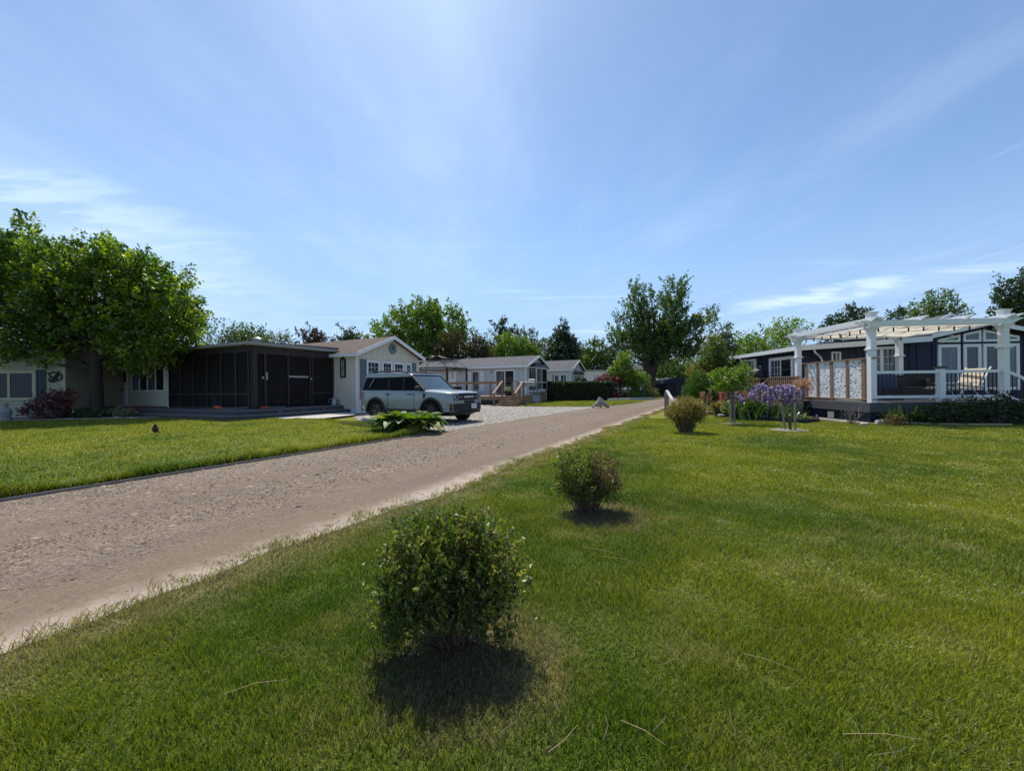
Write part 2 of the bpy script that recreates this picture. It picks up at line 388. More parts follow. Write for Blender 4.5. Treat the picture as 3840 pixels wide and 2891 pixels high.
def mk_gravel(name, pale, road):
    m, nt = new_mat(name); P = pos(nt)
    v1 = nd(nt, 'ShaderNodeTexVoronoi', {'Vector': P, 'Scale': 62.0 if road else 24.0, 'Randomness': 1.0})
    v2 = nd(nt, 'ShaderNodeTexVoronoi', {'Vector': P, 'Scale': 110.0 if road else 60.0})
    r1 = nd(nt, 'ShaderNodeSeparateColor', {0: v1.outputs['Color']}).outputs; r2 = nd(nt, 'ShaderNodeSeparateColor', {0: v2.outputs['Color']}).outputs
    n = noise(nt, P, .8, 4, .6); f = rng_(nt, noise(nt, P, 75, 5, .75), .3, .7); n6 = noise(nt, P, 5, 4, .65)
    if road:
        off = mth(nt, 'MULTIPLY', nd(nt, 'ShaderNodeVectorMath', {0: nd(nt, 'ShaderNodeVectorMath', {0: P, 1: RA}, operation='SUBTRACT').outputs[0], 1: RN}, operation='DOT_PRODUCT').outputs['Value'], -1.0)
        al = nd(nt, 'ShaderNodeVectorMath', {0: P, 1: RD}, operation='DOT_PRODUCT').outputs['Value']
        cv = nd(nt, 'ShaderNodeCombineXYZ', {0: off, 1: mth(nt, 'MULTIPLY', al, .13), 2: 0.0}).outputs[0]
        st = noise(nt, cv, 1.35, 4, .6)
        ow = mth(nt, 'ADD', off, mth(nt, 'MULTIPLY', mth(nt, 'SUBTRACT', noise(nt, cv, .6, 2), .5), 1.3))
        lane = mth(nt, 'MULTIPLY', rng_(nt, ow, .9, 1.7), mth(nt, 'SUBTRACT', 1.0, mth(nt, 'MULTIPLY', mth(nt, 'MULTIPLY', rng_(nt, ow, 2.1, 2.6), rng_(nt, ow, 3.3, 2.8)), .85)))
        stone = mth(nt, 'MULTIPLY', rng_(nt, mth(nt, 'ADD', mth(nt, 'MULTIPLY', st, .55), mth(nt, 'MULTIPLY', n6, .5)), .42, .58), mth(nt, 'ADD', .34, mth(nt, 'MULTIPLY', lane, .66)))   # loose stones gather between the wheel tracks
        base = mixc(nt, n, (.135, .093, .058), (.215, .153, .1)); base = mixc(nt, mth(nt, 'MULTIPLY', f, .7), base, (.088, .06, .04)); base = mixc(nt, rng_(nt, st, .42, .62, 0, .5), base, (.062, .047, .038))
        sc = nd(nt, 'ShaderNodeValToRGB', {0: r1[0]}); e = sc.color_ramp.elements
        e[0].color = (.035, .031, .03, 1); e[1].color = (.37, .29, .21, 1); k = e.new(.45); k.color = (.145, .105, .077, 1)
        c = mixc(nt, mth(nt, 'MULTIPLY', stone, .8), base, sc.outputs[0])
        c = mixc(nt, mth(nt, 'MULTIPLY', r2[1], .25), c, (.24, .198, .158))
        off2 = mth(nt, 'ADD', off, mth(nt, 'MULTIPLY', mth(nt, 'SUBTRACT', n6, .5), .5))
        c = mixc(nt, mth(nt, 'MULTIPLY', rng_(nt, off2, .55, .12), .8), c, (.40, .33, .265))
        h = mth(nt, 'ADD', mth(nt, 'MULTIPLY', mth(nt, 'MULTIPLY', v1.outputs[0], -1.0), stone), mth(nt, 'MULTIPLY', f, .12))
        bd = bump(nt, h, .4, .012)
    else:
        sc = nd(nt, 'ShaderNodeValToRGB', {0: r1[0]}); e = sc.color_ramp.elements
        e[0].color = (.13, .115, .10, 1); e[1].color = (.55, .5, .44, 1); k = e.new(.5); k.color = (.3, .265, .225, 1)
        c = mixc(nt, rng_(nt, n6, .45, .75, 0, .5), sc.outputs[0], (.3, .26, .2)); c = mixc(nt, rng_(nt, v1.outputs[0], .35, .75, 0, .6), c, (.12, .105, .09))
        bd = bump(nt, mth(nt, 'MULTIPLY', v1.outputs[0], -1.0), 1.0, .04)
    finish(nt, c, .92, bd, .2); return m
M['road'] = mk_gravel('road_gravel', 0, True); M['drive'] = mk_gravel('drive_gravel', 1, False)
def mk_stone_tint(name, a, b):
    m, nt = new_mat(name); t = nd(nt, 'ShaderNodeAttribute', attribute_name='tint').outputs['Fac']
    n = noise(nt, pos(nt), 60, 3)
    c = mixc(nt, t, a, b); c = mixc(nt, mth(nt, 'MULTIPLY', n, .4), c, tuple(x*.5 for x in a)); finish(nt, c, .9, None, .2); return m
M['stones_road'] = mk_stone_tint('loose_stone', (.045, .034, .028), (.42, .325, .235)); M['stones_drive'] = mk_stone_tint('pale_stone', (.16, .14, .12), (.6, .55, .48))

LM = {
 'maple': leaf_mat('maple_leaf', (.016, .034, .006), (.045, .08, .009), (.16, .19, .012), .48, .04),
 'green': leaf_mat('green_leaf', (.022, .04, .009), (.042, .072, .013), (.08, .11, .018), .38, .05),
 'bright': leaf_mat('bright_leaf', (.035, .065, .008), (.07, .115, .012), (.125, .17, .018), .42, .05),
 'dark': leaf_mat('dark_leaf', (.012, .024, .01), (.022, .042, .014), (.045, .07, .022), .3, .05),
 'grey': leaf_mat('grey_leaf', (.03, .042, .026), (.055, .07, .04), (.1, .115, .07), .35, .07),
 'olive': leaf_mat('olive_leaf', (.03, .03, .012), (.05, .046, .018), (.085, .07, .026), .25, .03),
 'rust': leaf_mat('rust_leaf', (.03, .018, .014), (.055, .032, .022), (.08, .05, .03), .25, .03),
 'tan': leaf_mat('tan_leaf', (.09, .075, .035), (.14, .115, .055), (.2, .16, .08), .35, .04),
 'purple': leaf_mat('purple_leaf', (.035, .008, .016), (.085, .018, .034), (.17, .045, .07), .35, .05),
 'box': leaf_mat('boxwood_leaf', (.016, .028, .006), (.042, .056, .009), (.11, .112, .018), .35, .05, .5, (.2, .13, .045)),
 'boxdry': leaf_mat('dried_boxwood_leaf', (.1, .06, .03), (.23, .15, .085), (.32, .22, .13), .3, .02, .6),
 'gold': leaf_mat('golden_shrub_leaf', (.045, .03, .01), (.1, .075, .018), (.19, .145, .035), .35, .05),
 'moss': leaf_mat('dwarf_spruce_needle', (.012, .03, .006), (.026, .062, .008), (.06, .11, .012), .2, .03),
 'hosta': leaf_mat('hosta_leaf', (.02, .05, .016), (.06, .1, .012), (.15, .17, .02), .4, .04, .5, (.3, .34, .12)),
 'strap': leaf_mat('strap_leaf', (.025, .055, .012), (.055, .105, .018), (.12, .175, .04), .35, .1, .35),
 'pale': leaf_mat('pale_foliage', (.07, .1, .05), (.14, .18, .1), (.3, .34, .24), .35, .1, .35),
 'iris': leaf_mat('iris_petal', (.17, .12, .43), (.29, .22, .6), (.5, .43, .8), .35, .03),
 'red': leaf_mat('red_petal', (.35, .03, .08), (.55, .07, .13), (.7, .25, .3), .35, .03),
 'pink': leaf_mat('pink_petal', (.36, .15, .16), (.5, .25, .25), (.58, .4, .36), .35, .03),
 'hedge': leaf_mat('hedge_leaf', (.010, .02, .006), (.02, .036, .009), (.05, .07, .016), .22, .05),
 'cover': leaf_mat('ground_cover_leaf', (.012, .028, .008), (.028, .055, .012), (.07, .1, .03), .3, .08),
}
# ------------------------------------------------------------------ foliage builders
def unit(a): return a/np.maximum(np.linalg.norm(a, axis=1, keepdims=True), 1e-9)
def leaves(name, C, size, r, mat, parent, tint, axis=None, asp=.62, fold=.16, upb=0.0):
    n = len(C)
    a = r.normal(size=(n, 3)); a[:, 2] *= .7
    if axis is not None: a = a*.55 + axis
    a = unit(a)
    q = r.normal(size=(n, 3)); q[:, 2] += upb
    w = unit(np.cross(a, q)); nn = np.cross(w, a)
    s = (np.full(n, size)*r.uniform(.65, 1.3, n))[:, None]
    V = np.empty((n, 4, 3))
    V[:, 0] = C - a*s*.5; V[:, 2] = C + a*s*.5
    mid = C + a*s*.02 + nn*s*fold
    V[:, 1] = mid + w*s*asp*.5; V[:, 3] = mid - w*s*asp*.5
    Q = np.arange(n*4).reshape(n, 4)
    return np_mesh(name, V.reshape(-1, 3), Q, mat, parent, tint)

def clusters(blobs, n, r, edge=.42):
    """n points in a union of ellipsoids (cx,cy,cz,rx,ry,rz), more of them near the surface; returns points and outward directions"""
    B = np.array(blobs, float); wt = (B[:, 3]*B[:, 4]*B[:, 5])**.72; wt /= wt.sum()
    k = r.choice(len(B), n, p=wt)
    d = unit(r.normal(size=(n, 3))); rr = r.uniform(0, 1, n)**edge
    return B[k, :3] + d*B[k, 3:6]*rr[:, None], d

def sprigs(P, D, m, L, rad, r, up=.5, out=.6, droop=0.0):
    """m leaves per sprig, strewn along an axis that leaves P"""
    n = len(P)
    ax = unit(D*out + np.array([0, 0, up - droop]) + r.normal(size=(n, 3))*.35)
    t = r.uniform(0, 1, (n, m)); Ls = L*r.uniform(.6, 1.3, n)[:, None]
    C = P[:, None, :] + ax[:, None, :]*(t*Ls)[:, :, None] + r.normal(size=(n, m, 3))*(rad*(1 - .6*t))[:, :, None]
    if droop: C[:, :, 2] -= droop*(t**2)*Ls
    return C.reshape(-1, 3), np.repeat(ax, m, axis=0)

def tree(name, label, base, blobs, mat, n=150, m=30, L=.8, rad=.25, leaf=.2, trunk=.22, bark='bark', up=.4, out=.6, droop=0.0, group=None, cat='tree', seed=1, limbs=24, fork=.35, ttop=None, trunks=None, axisw=.6, tvar=.5, edge=.42, skirt=False, low=None):
    r = np.random.default_rng(seed); rr = random.Random(seed)
    base = Vector(base); t = thing(name, label, cat, base, 0, group)
    B = [(b[0] - base.x, b[1] - base.y, b[2] - base.z, b[3], b[4], b[5]) for b in blobs]
    if skirt:
        zl = min(b[2] - b[5] for b in B); cx = sum(b[0] for b in B)/len(B); rx = max(b[3] for b in B)
        if zl > 1.6: B.append((cx, 0, max(1.0, zl*.55), rx*1.1, rx*1.1, zl*.6))
    P, D = clusters(B, n, r, edge)
    C, ax = sprigs(P, D, m, L, rad, r, up, out, droop)
    keep = C[:, 2] > .15; C = C[keep]; ax = ax[keep]
    cl = np.repeat(r.uniform(0, 1, n), m)[keep]
    tint = np.clip(cl*tvar + r.uniform(0, 1, len(C))*(1 - tvar), 0, 1)
    leaves('crown', C, leaf, r, LM[mat], t, tint, ax*axisw)
    mb = MB(); top = ttop if ttop else max(b[2] for b in B)*.6
    zc = min(b[2] - b[5]*.4 for b in B); z0 = max(.5, min(top*fork, zc + .5))
    bk = M[bark]
    for (dx, lean) in (trunks or [(0, 0)]):
        pts = [(dx*.3, 0, -.05), (dx*.4, 0, .25), (dx*.7 + lean*.3, 0, z0*.6), (dx + lean, 0, z0), (dx + lean*1.6 + rr.uniform(-.15, .15), rr.uniform(-.2, .2), (z0 + top)/2), (dx + lean*2 + rr.uniform(-.3, .3), rr.uniform(-.3, .3), top)]
        mb.tube(pts, [trunk*1.35, trunk*1.06, trunk*.95, trunk*.85, trunk*.5, trunk*.12], bk, 10)
    idx = r.choice(n, min(limbs, n), replace=False)
    for i in idx:
        e = Vector(P[i]); dx, lean = rr.choice(trunks or [(0, 0)])
        zs = z0 + (top - z0)*rr.uniform(0, .55); zs = min(zs, max(z0, e.z - .1))
        st = Vector((dx + lean*(1 + .5*(zs - z0)/max(top - z0, .1)), 0, zs*rr.uniform(.82, 1)))
        md = st.lerp(e, .5) + Vector((rr.uniform(-.2, .2), rr.uniform(-.2, .2), rr.uniform(-.05, .4)*(e - st).length*.4))
        k = trunk*rr.uniform(.22, .42)
        mb.tube([st, st.lerp(md, .5), md, e], [k, k*.8, k*.6, k*.15], bk, 6)
    mb.build('trunk', t, smooth=True)
    return t
def pxb(Y, lst, dscale=.85):
    """blobs whose pixel outlines were measured in the photograph -> real ellipsoids standing Y metres away"""
    o = []; g = random.Random(int(Y*10))
    for (x, y, rx, ry) in lst:
        c = at(x, y, Y); a = rx*Y/FPX; b = ry*Y/FPX
        k = 1/math.sqrt(1 + (c.x/Y)**2)
        o.append((c.x, Y + g.uniform(-.25, .25)*a, c.z, a*(.55 + .45*k), a*dscale, b))
    return o

def shrub(name, label, base, blobs, mat, n, leaf, stems=14, stemr=.008, cat='shrub', group=None, seed=1, m=14, L=.1, rad=.03, up=.5, out=.8, bark='twig', asp=.5, edge=.35, part='foliage', tvar=.4, extra=None, upb=0.0):
    r = np.random.default_rng(seed); rr = random.Random(seed); base = Vector(base)
    t = thing(name, label, cat, base, 0, group)
    P, D = clusters(blobs, n, r, edge)
    C, ax = sprigs(P, D, m, L, rad, r, up, out)
    keep = C[:, 2] > .01; C = C[keep]; ax = ax[keep]
    tint = np.clip(np.repeat(r.uniform(0, 1, n), m)[keep]*tvar + r.uniform(0, 1, len(C))*(1 - tvar), 0, 1)
    if extra is not None:                       # a dried patch: (fn -> mask, material)
        k = extra[0](C, r); leaves('dry_patch', C[k], leaf*.85, r, LM[extra[1]], t, tint[k], ax[k]*.8, asp)
        C, ax, tint = C[~k], ax[~k], tint[~k]
    leaves(part, C, leaf, r, LM[mat], t, tint, ax*.8, asp, upb=upb)
    if stems:
        mb = MB()
        for i in r.choice(n, min(stems, n), replace=False):
            e = Vector(P[i]); b0 = Vector((e.x*.3 + rr.uniform(-.05, .05), e.y*.3 + rr.uniform(-.05, .05), 0))
            md = b0.lerp(e, .5) + Vector((rr.uniform(-.1, .1), rr.uniform(-.1, .1), .04))*(e - b0).length*.7
            mb.tube([b0, b0.lerp(md, .55), md, md.lerp(e, .6), e], [stemr, stemr*.9, stemr*.75, stemr*.5, stemr*.3], M[bark], 5)
        mb.build('stems', t, smooth=True)['label'] = 'bare twiggy stems'
    return t

def straps(name, mat, parent, base_pts, dirs, Ls, Ws, rise, droop, r, seg=6, cup=.12, broad=False):
    """strap or broad leaves: arrays of base points and headings"""
    n = len(base_pts); V = np.zeros((n, seg + 1, 3, 3)); t = np.linspace(0, 1, seg + 1)
    for i in range(seg + 1):
        u = t[i]; s = Ls*u
        hor = s*np.cos(rise)*(1 + .2*u); ver = s*np.sin(rise) - droop*Ls*u**2.2
        c = base_pts + dirs*hor[:, None]; c[:, 2] += ver
        if broad: wv = Ws*(math.sin(math.pi*min(1, .08 + .92*max(0, (u - .3)/.7)))**.8 if u > .3 else .07)
        else: wv = Ws*(1 - u**3)*(.6 + .4*min(1, u*4))
        sd = np.stack([-dirs[:, 1], dirs[:, 0], np.zeros(n)], 1)
        V[:, i, 0] = c + sd*wv[:, None]*.5; V[:, i, 1] = c - np.array([0, 0, 1])*(wv*cup)[:, None]; V[:, i, 2] = c - sd*wv[:, None]*.5
    base = np.arange(n)[:, None]*(seg + 1)*3; Q = []
    for i in range(seg):
        for j in range(2):
            Q.append(np.stack([base[:, 0] + i*3 + j, base[:, 0] + i*3 + j + 1, base[:, 0] + (i + 1)*3 + j + 1, base[:, 0] + (i + 1)*3 + j], 1))
    Q = np.stack(Q, 1).reshape(-1, 4)
    tint = np.repeat(r.uniform(0, .9, n), seg*2)
    if broad:
        e = np.tile(np.array([1 if i >= seg else 0 for i in range(seg) for j in range(2)]), n)*(r.uniform(0, 1, n) > .55).repeat(seg*2)
        tint = np.where(e > 0, 1.0, tint)
    return np_mesh(name, V.reshape(-1, 3), Q, LM[mat], parent, tint, smooth=True)

def strap_plant(name, label, base, nleaf, spread, L, W, mat, seed, rise=(1.0, 1.45), droop=(.1, .5), cat='plant', group=None, broad=False, part='leaves', cup=.12):
    r = np.random.default_rng(seed); t = thing(name, label, cat, base, 0, group)
    a = r.uniform(0, 2*math.pi, nleaf); q = np.sqrt(r.uniform(0, 1, nleaf))
    bp = np.stack([np.cos(a)*q*spread[0], np.sin(a)*q*spread[1], np.zeros(nleaf)], 1)
    a2 = a + r.normal(0, .7, nleaf); d = np.stack([np.cos(a2), np.sin(a2), np.zeros(nleaf)], 1)
    ri = r.uniform(*rise, nleaf) if not broad else np.clip(1.38 - q*.3 + r.normal(0, .12, nleaf), .7, 1.5)
    straps(part, mat, t, bp, d, L*r.uniform(.65, 1.2, nleaf), W*r.uniform(.7, 1.25, nleaf), ri, r.uniform(*droop, nleaf), r, 7 if broad else 6, cup, broad)
    return t

# ------------------------------------------------------------------ the ground
def right_edge(s):                                   # lawn edge of the road, parameter in metres along it
    p = RA + RD*s; n = float(vnoise(np.array([s*.9]), np.array([.5]), 3)[0] - .5)*.34 + float(vnoise(np.array([s*3.1]), np.array([.5]), 4)[0] - .5)*.16
    bend = .0028*max(0, s - 4)**1.55 if s < 14 else .0028*10**1.55 + .0028*1.55*10**.55*(s - 14)*.72
    return p + RN*(n*min(1, .5 + .5) + bend*.55)
g = MB(); S = 900
g.sheet([(-S, -60), (S, -60), (S, S), (-S, S)], 0, M['lawn']); tag(g.build('lawn', recalc=False), kind='structure')

LEFT = [(-16, -12.6), (-9, -.85), (-5.85, 4.52), (-4.58, 6.72), (-2.21, 10.8), (.6, 15.6), (3.4, 20.6), (5.2, 23.7), (7.9, 27.0), (10.6, 31.3), (13.6, 37.5), (17.2, 45.5)]
RIGHT = [right_edge(s) for s in np.arange(-16, 38, .22)]
RIGHT = [(p.x, p.y) for p in RIGHT] + [(18.2, 41.2), (21.5, 46)]
road = MB(); lp = []
def resample(poly, n):
    d = [0]
    for a, b in zip(poly, poly[1:]): d.append(d[-1] + math.dist(a, b))
    o = []
    for i in range(n):
        q = d[-1]*i/(n - 1); k = max(j for j in range(len(d)) if d[j] <= q + 1e-9); k = min(k, len(d) - 2)
        u = (q - d[k])/(d[k + 1] - d[k]); o.append((poly[k][0] + (poly[k + 1][0] - poly[k][0])*u, poly[k][1] + (poly[k + 1][1] - poly[k][1])*u))
    return o
nr = 260; Lq = resample(LEFT, nr); Rq = resample(RIGHT, nr)
vs = [(*p, .004) for p in Lq] + [(*p, .004) for p in Rq]
road.add(vs, [(i, i + nr, i + nr + 1, i + 1) for i in range(nr - 1)], M['road']); tag(road.build('gravel_road', recalc=False), kind='structure')

HF = Frame((-7.75, 19.95), 65.0)                     # the cream park home: gable wall on y = 0, long side on x = 0
H2 = Frame((1.04, 30.0), 65.0); H3 = Frame((5.5, 37.5), 65.0)
dr = MB()
DRIVE = [(-2.0, 11.05), (-2.95, 11.6), (-4.0, 12.45), (-5.2, 14.1), (-6.7, 16.9), (-7.35, 19.0), (-5.6, 23.9), (-9.0, 29), (-12, 34), (-6, 33), (-1.6, 27.6), (-.4, 25.2), (1.3, 24.7), (3.3, 24.0), (5.2, 23.75)]
dr.sheet(DRIVE, .008, M['drive']); tag(dr.build('gravel_driveway', recalc=False), kind='structure')

# raised lawn on the left with its cut edge, and the board that holds it
lawnL = [(-60, -40), (-16.2, -12.6), (-9.1, -.75), (-5.95, 4.6), (-4.68, 6.8), (-3.4, 9.0), (-2.35, 10.85), (-3.1, 11.3), (-4.2, 12.25), (-5.7, 13.9), (-7.6, 15.3), (-9.2, 15.75), (-12.4, 16.2), (-14.6, 17.0), (-17.5, 16.6), (-22.5, 15.9), (-60, 15.2)]
lg = MB(); ZL = .07
lg.sheet(lawnL, ZL, M['lawn'])
n = len(lawnL); lg.add([(*p, ZL) for p in lawnL] + [(*p, 0) for p in lawnL], [(i, i + 1, i + 1 + n, i + n) for i in range(n - 1)], M['mulch'])
tag(lg.build('lawn_bank', recalc=True), kind='structure')
eb = MB(); ep = resample(LEFT[1:5], 40)
for a, b in zip(ep, ep[1:]): eb.bar((*a, .012), (*b, .012), .022, .055, M['grey_wood'])
tag(eb.build('lawn_edging'), 'long grey edging board between the gravel road and the left lawn', 'edging')

pw = MB()                                           # concrete path in front of the two homes on the left
pw.sheet([(-40, 17.2), (-22.4, 16.0), (-17.3, 16.75), (-14.6, 17.25), (-12.4, 16.25), (-9.2, 15.8), (-7.5, 15.7), (-6.95, 17.6), (-7.4, 19.3), (-8.2, 19.6), (-9, 18.5), (-12.5, 17.6), (-16.2, 18.6), (-22, 17.6), (-40, 18.6)], .085, M['concrete'])
tag(pw.build('concrete_path', recalc=False), kind='structure')
l2 = MB()                                           # the tongue of lawn with the stump
l2.sheet([(1.35, 24.95), (3.2, 24.15), (5.0, 23.9), (6.3, 25.2), (8.0, 27.4), (10.3, 31.0), (9.5, 32.3), (6.0, 32.6), (4.6, 33.6), (1.5, 31.5), (.8, 26.5)], .03, M['lawn']); tag(l2.build('lawn_tongue', recalc=False), kind='structure')

# grass blades
def on_road(X, Y):
    d = (X - RA.x)*RN.x + (Y - RA.y)*RN.y; s = (X - RA.x)*RD.x + (Y - RA.y)*RD.y
    e = (vnoise(s*.9, np.full_like(s, .5), 3) - .5)*.34 + (vnoise(s*3.1, np.full_like(s, .5), 4) - .5)*.16
    bend = np.where(s < 14, .0028*np.maximum(s - 4, 0)**1.55, .0028*10**1.55 + .0028*1.55*10**.55*(s - 14)*.72)*.55
    return d < e + bend
def blades(X, Y, Z, w, h, r, lean=.75):
    n = len(X); a = r.uniform(0, 2*math.pi, n)
    fl = (vnoise(X*.8, Y*.8, 11)*2 - 1)*2.0 + r.normal(0, 1.9, n)
    ld = np.stack([np.cos(fl), np.sin(fl)], 1)*(h*lean*r.uniform(.25, 1.15, n))[:, None]
    hh = h*(.5 + 1.0*vnoise(X*4.7, Y*4.7, 12))*r.uniform(.6, 1.2, n)
    px, py = np.cos(a)*w*.5, np.sin(a)*w*.5; V = np.empty((n, 5, 3))
    V[:, 0] = np.stack([X - px, Y - py, Z], 1); V[:, 1] = np.stack([X + px, Y + py, Z], 1)
    V[:, 2] = np.stack([X + px*.8 + ld[:, 0]*.4, Y + py*.8 + ld[:, 1]*.4, Z + hh*.62], 1); V[:, 3] = np.stack([X - px*.8 + ld[:, 0]*.4, Y - py*.8 + ld[:, 1]*.4, Z + hh*.62], 1)
    V[:, 4] = np.stack([X + ld[:, 0], Y + ld[:, 1], Z + hh], 1); return V
def blade_mesh(name, Vs, r):
    V = np.concatenate(Vs); n = len(V); b = (np.arange(n)*5)[:, None]
    T = np.concatenate([b + np.array([[0, 1, 2]]), b + np.array([[0, 2, 3]]), b + np.array([[3, 2, 4]])], 1).reshape(-1, 3)
    return np_mesh(name, V.reshape(-1, 3), T, M['blade'], None, np.repeat(r.uniform(0, 1, n), 3))
r = np.random.default_rng(5); Vs = []
for (y0, y1, dens, w, h) in ((.75, 2.4, 19000, .0034, .034), (2.4, 4.5, 10000, .0046, .033), (4.5, 8, 4200, .0075, .032), (8, 15, 1500, .013, .032)):
    n = int(dens*1.42*(y1*y1 - y0*y0)); Y = np.sqrt(r.uniform(y0*y0, y1*y1, n)); X = r.uniform(-1.42, 1.42, n)*Y
    k = ~on_road(X, Y)
    if y1 > 9: k &= ~((X > 10.5) & (Y > 12.2))
    dead = np.zeros(len(X))
    for (bx, by, br) in BUSHES: dead = np.maximum(dead, np.clip(1.6 - 2.4*np.hypot(X - bx, Y - by + .1)/br, 0, 1))
    k &= r.uniform(0, 1, n) > dead*.55
    e = ~on_road(X - RN.x*.25, Y - RN.y*.25); k &= e | (r.uniform(0, 1, n) > .35)
    X, Y = X[k], Y[k]; dead = dead[k]
    Vs.append(blades(X, Y, np.zeros_like(X), w*(1 + 0*X), h*(1 - .5*dead), r))
ts = r.uniform(.0, 24, 900); te = (vnoise(ts*.9, np.full_like(ts, .5), 3) - .5)*.34 + (vnoise(ts*3.1, np.full_like(ts, .5), 4) - .5)*.16 + .0028*np.maximum(np.minimum(ts, 14) - 4, 0)**1.55*.55
tof = te - np.abs(r.normal(0, .09, 900)) + .04; tx = RA.x + RD.x*ts + RN.x*tof; ty = RA.y + RD.y*ts + RN.y*tof
tn = 22; rad = np.repeat(r.uniform(.015, .07, 900), tn); X = np.repeat(tx, tn) + r.normal(0, 1, 900*tn)*rad; Y = np.repeat(ty, tn) + r.normal(0, 1, 900*tn)*rad
Vs.append(blades(X, Y, np.full_like(X, .003), .003 + .0005*Y, .042, r, 1.1))
tag(blade_mesh('grass', Vs, r), 'mown green grass with pale streaks on the near right lawn', 'grass', kind='stuff')
Vs = []
n = 150000; X = r.uniform(-24, -2.2, n); Y = r.uniform(4.6, 17, n)
def inside(X, Y, poly):
    c = np.zeros(len(X), bool); j = len(poly) - 1
    for i in range(len(poly)):
        (xi, yi), (xj, yj) = poly[i], poly[j]
        k = ((yi > Y) != (yj > Y)) & (X < (xj - xi)*(Y - yi)/(yj - yi + 1e-12) + xi); c ^= k; j = i
    return c
k = inside(X, Y, lawnL) & (np.abs(X) < 1.45*Y + 1); X, Y = X[k], Y[k]
Vs.append(blades(X, Y, np.full_like(X, ZL), .012 + 0*X, .04, r))
ed = np.array(resample([(-9.1, -.75), (-5.95, 4.6), (-4.68, 6.8), (-3.4, 9.0), (-2.35, 10.85)], 9000))
for rep in range(3):
    q = ed + r.normal(0, .05, ed.shape) + np.array([-.03, .01]); Vs.append(blades(q[:, 0], q[:, 1], np.full(len(q), ZL - .03), .008 + 0*q[:, 0], .11, r, 1.0))
q = np.array(resample([(-2.35, 10.85), (-3.1, 11.3), (-4.2, 12.25), (-5.7, 13.9), (-7.6, 15.3), (-9.2, 15.75), (-12.4, 16.2)], 5000)) + r.normal(0, .05, (5000, 2)); Vs.append(blades(q[:, 0], q[:, 1], np.full(5000, ZL - .01), .012 + 0*q[:, 0], .07, r))
tag(blade_mesh('bank_grass', Vs, r), 'grass of the raised left lawn with a long uncut fringe along the road', 'grass', kind='stuff')
n = 26000; X = r.uniform(.8, 10.4, n); Y = r.uniform(23.8, 33, n); k = inside(X, Y, [(1.35, 24.95), (3.2, 24.15), (5.0, 23.9), (6.3, 25.2), (8.0, 27.4), (10.3, 31.0), (9.5, 32.3), (6.0, 32.6), (4.6, 33.6), (1.5, 31.5), (.8, 26.5)])
tag(blade_mesh('tongue_grass', [blades(X[k], Y[k], np.full(k.sum(), .03), .022 + 0*X[k], .05, r)], r), 'small green patch of grass around the driftwood stump', 'grass', kind='stuff')

# loose stones
OCT = np.array([[1, 0, 0], [.3, .95, 0], [-.8, .6, 0], [-.8, -.6, 0], [.3, -.95, 0], [.1, .1, .7], [0, 0, -.5]])
OQ = np.array([[0, 1, 5], [1, 2, 5], [2, 3, 5], [3, 4, 5], [4, 0, 5]])
def stones(name, X, Y, s, z, mat, r, label):
    n = len(X); a = r.uniform(0, 6.28, n); V = OCT[None] * np.stack([s, s*r.uniform(.5, .9, n), s*r.uniform(.35, .7, n)], 1)[:, None, :]*(1 + r.normal(0, .12, (n, 7, 1)))
    c, sn = np.cos(a)[:, None], np.sin(a)[:, None]; x = V[:, :, 0]*c - V[:, :, 1]*sn; y = V[:, :, 0]*sn + V[:, :, 1]*c
    V = np.stack([x + X[:, None], y + Y[:, None], V[:, :, 2] + z], 2)
    Q = (np.arange(n)*7)[:, None, None] + OQ[None]
    tag(np_mesh(name, V.reshape(-1, 3), Q.reshape(-1, 3), mat, None, np.repeat(r.uniform(0, 1, n), 5)), label, 'gravel', kind='stuff')
roadpoly = [(a, b) for a, b in LEFT] + [(a, b) for a, b in reversed(RIGHT)]
Xs, Ys, Ss = [], [], []
for (y0, y1, nn, s0) in ((1.5, 5, 95000, .0062), (5, 11, 80000, .0095), (11, 24, 30000, .016)):
    Y = np.sqrt(r.uniform(y0*y0, y1*y1, nn)); X = -1.4*Y + r.uniform(0, 1, nn)*(1.4*Y + .52*Y + 1)
    k = inside(X, Y, roadpoly)
    off = -((X - RA.x)*RN.x + (Y - RA.y)*RN.y); al = X*RD.x + Y*RD.y
    dn = vnoise(off*1.9, al*.22, 21)*.65 + vnoise(off*4, al*3, 22)*.35; dn = np.clip((dn - .36)*3.2, .08, 1)*np.clip((off - .7)/.9, .08, 1)*(1 - .7*np.exp(-((off - 2.7)/.35)**2))
    k &= r.uniform(0, 1, nn) < dn
    Xs.append(X[k]); Ys.append(Y[k]); Ss.append(s0*np.exp(r.normal(0, .55, k.sum())))
stones('road_stones', np.concatenate(Xs), np.concatenate(Ys), np.concatenate(Ss), .006, M['stones_road'], r, 'loose stones strewn over the gravel road')
n = 60000; X = r.uniform(-9, 5.2, n); Y = r.uniform(11, 31, n); k = inside(X, Y, DRIVE); X, Y = X[k], Y[k]
stones('driveway_stones', X, Y, .024*np.exp(r.normal(0, .3, len(X))), .012, M['stones_drive'], r, 'pale crushed stone on the driveway around the car')
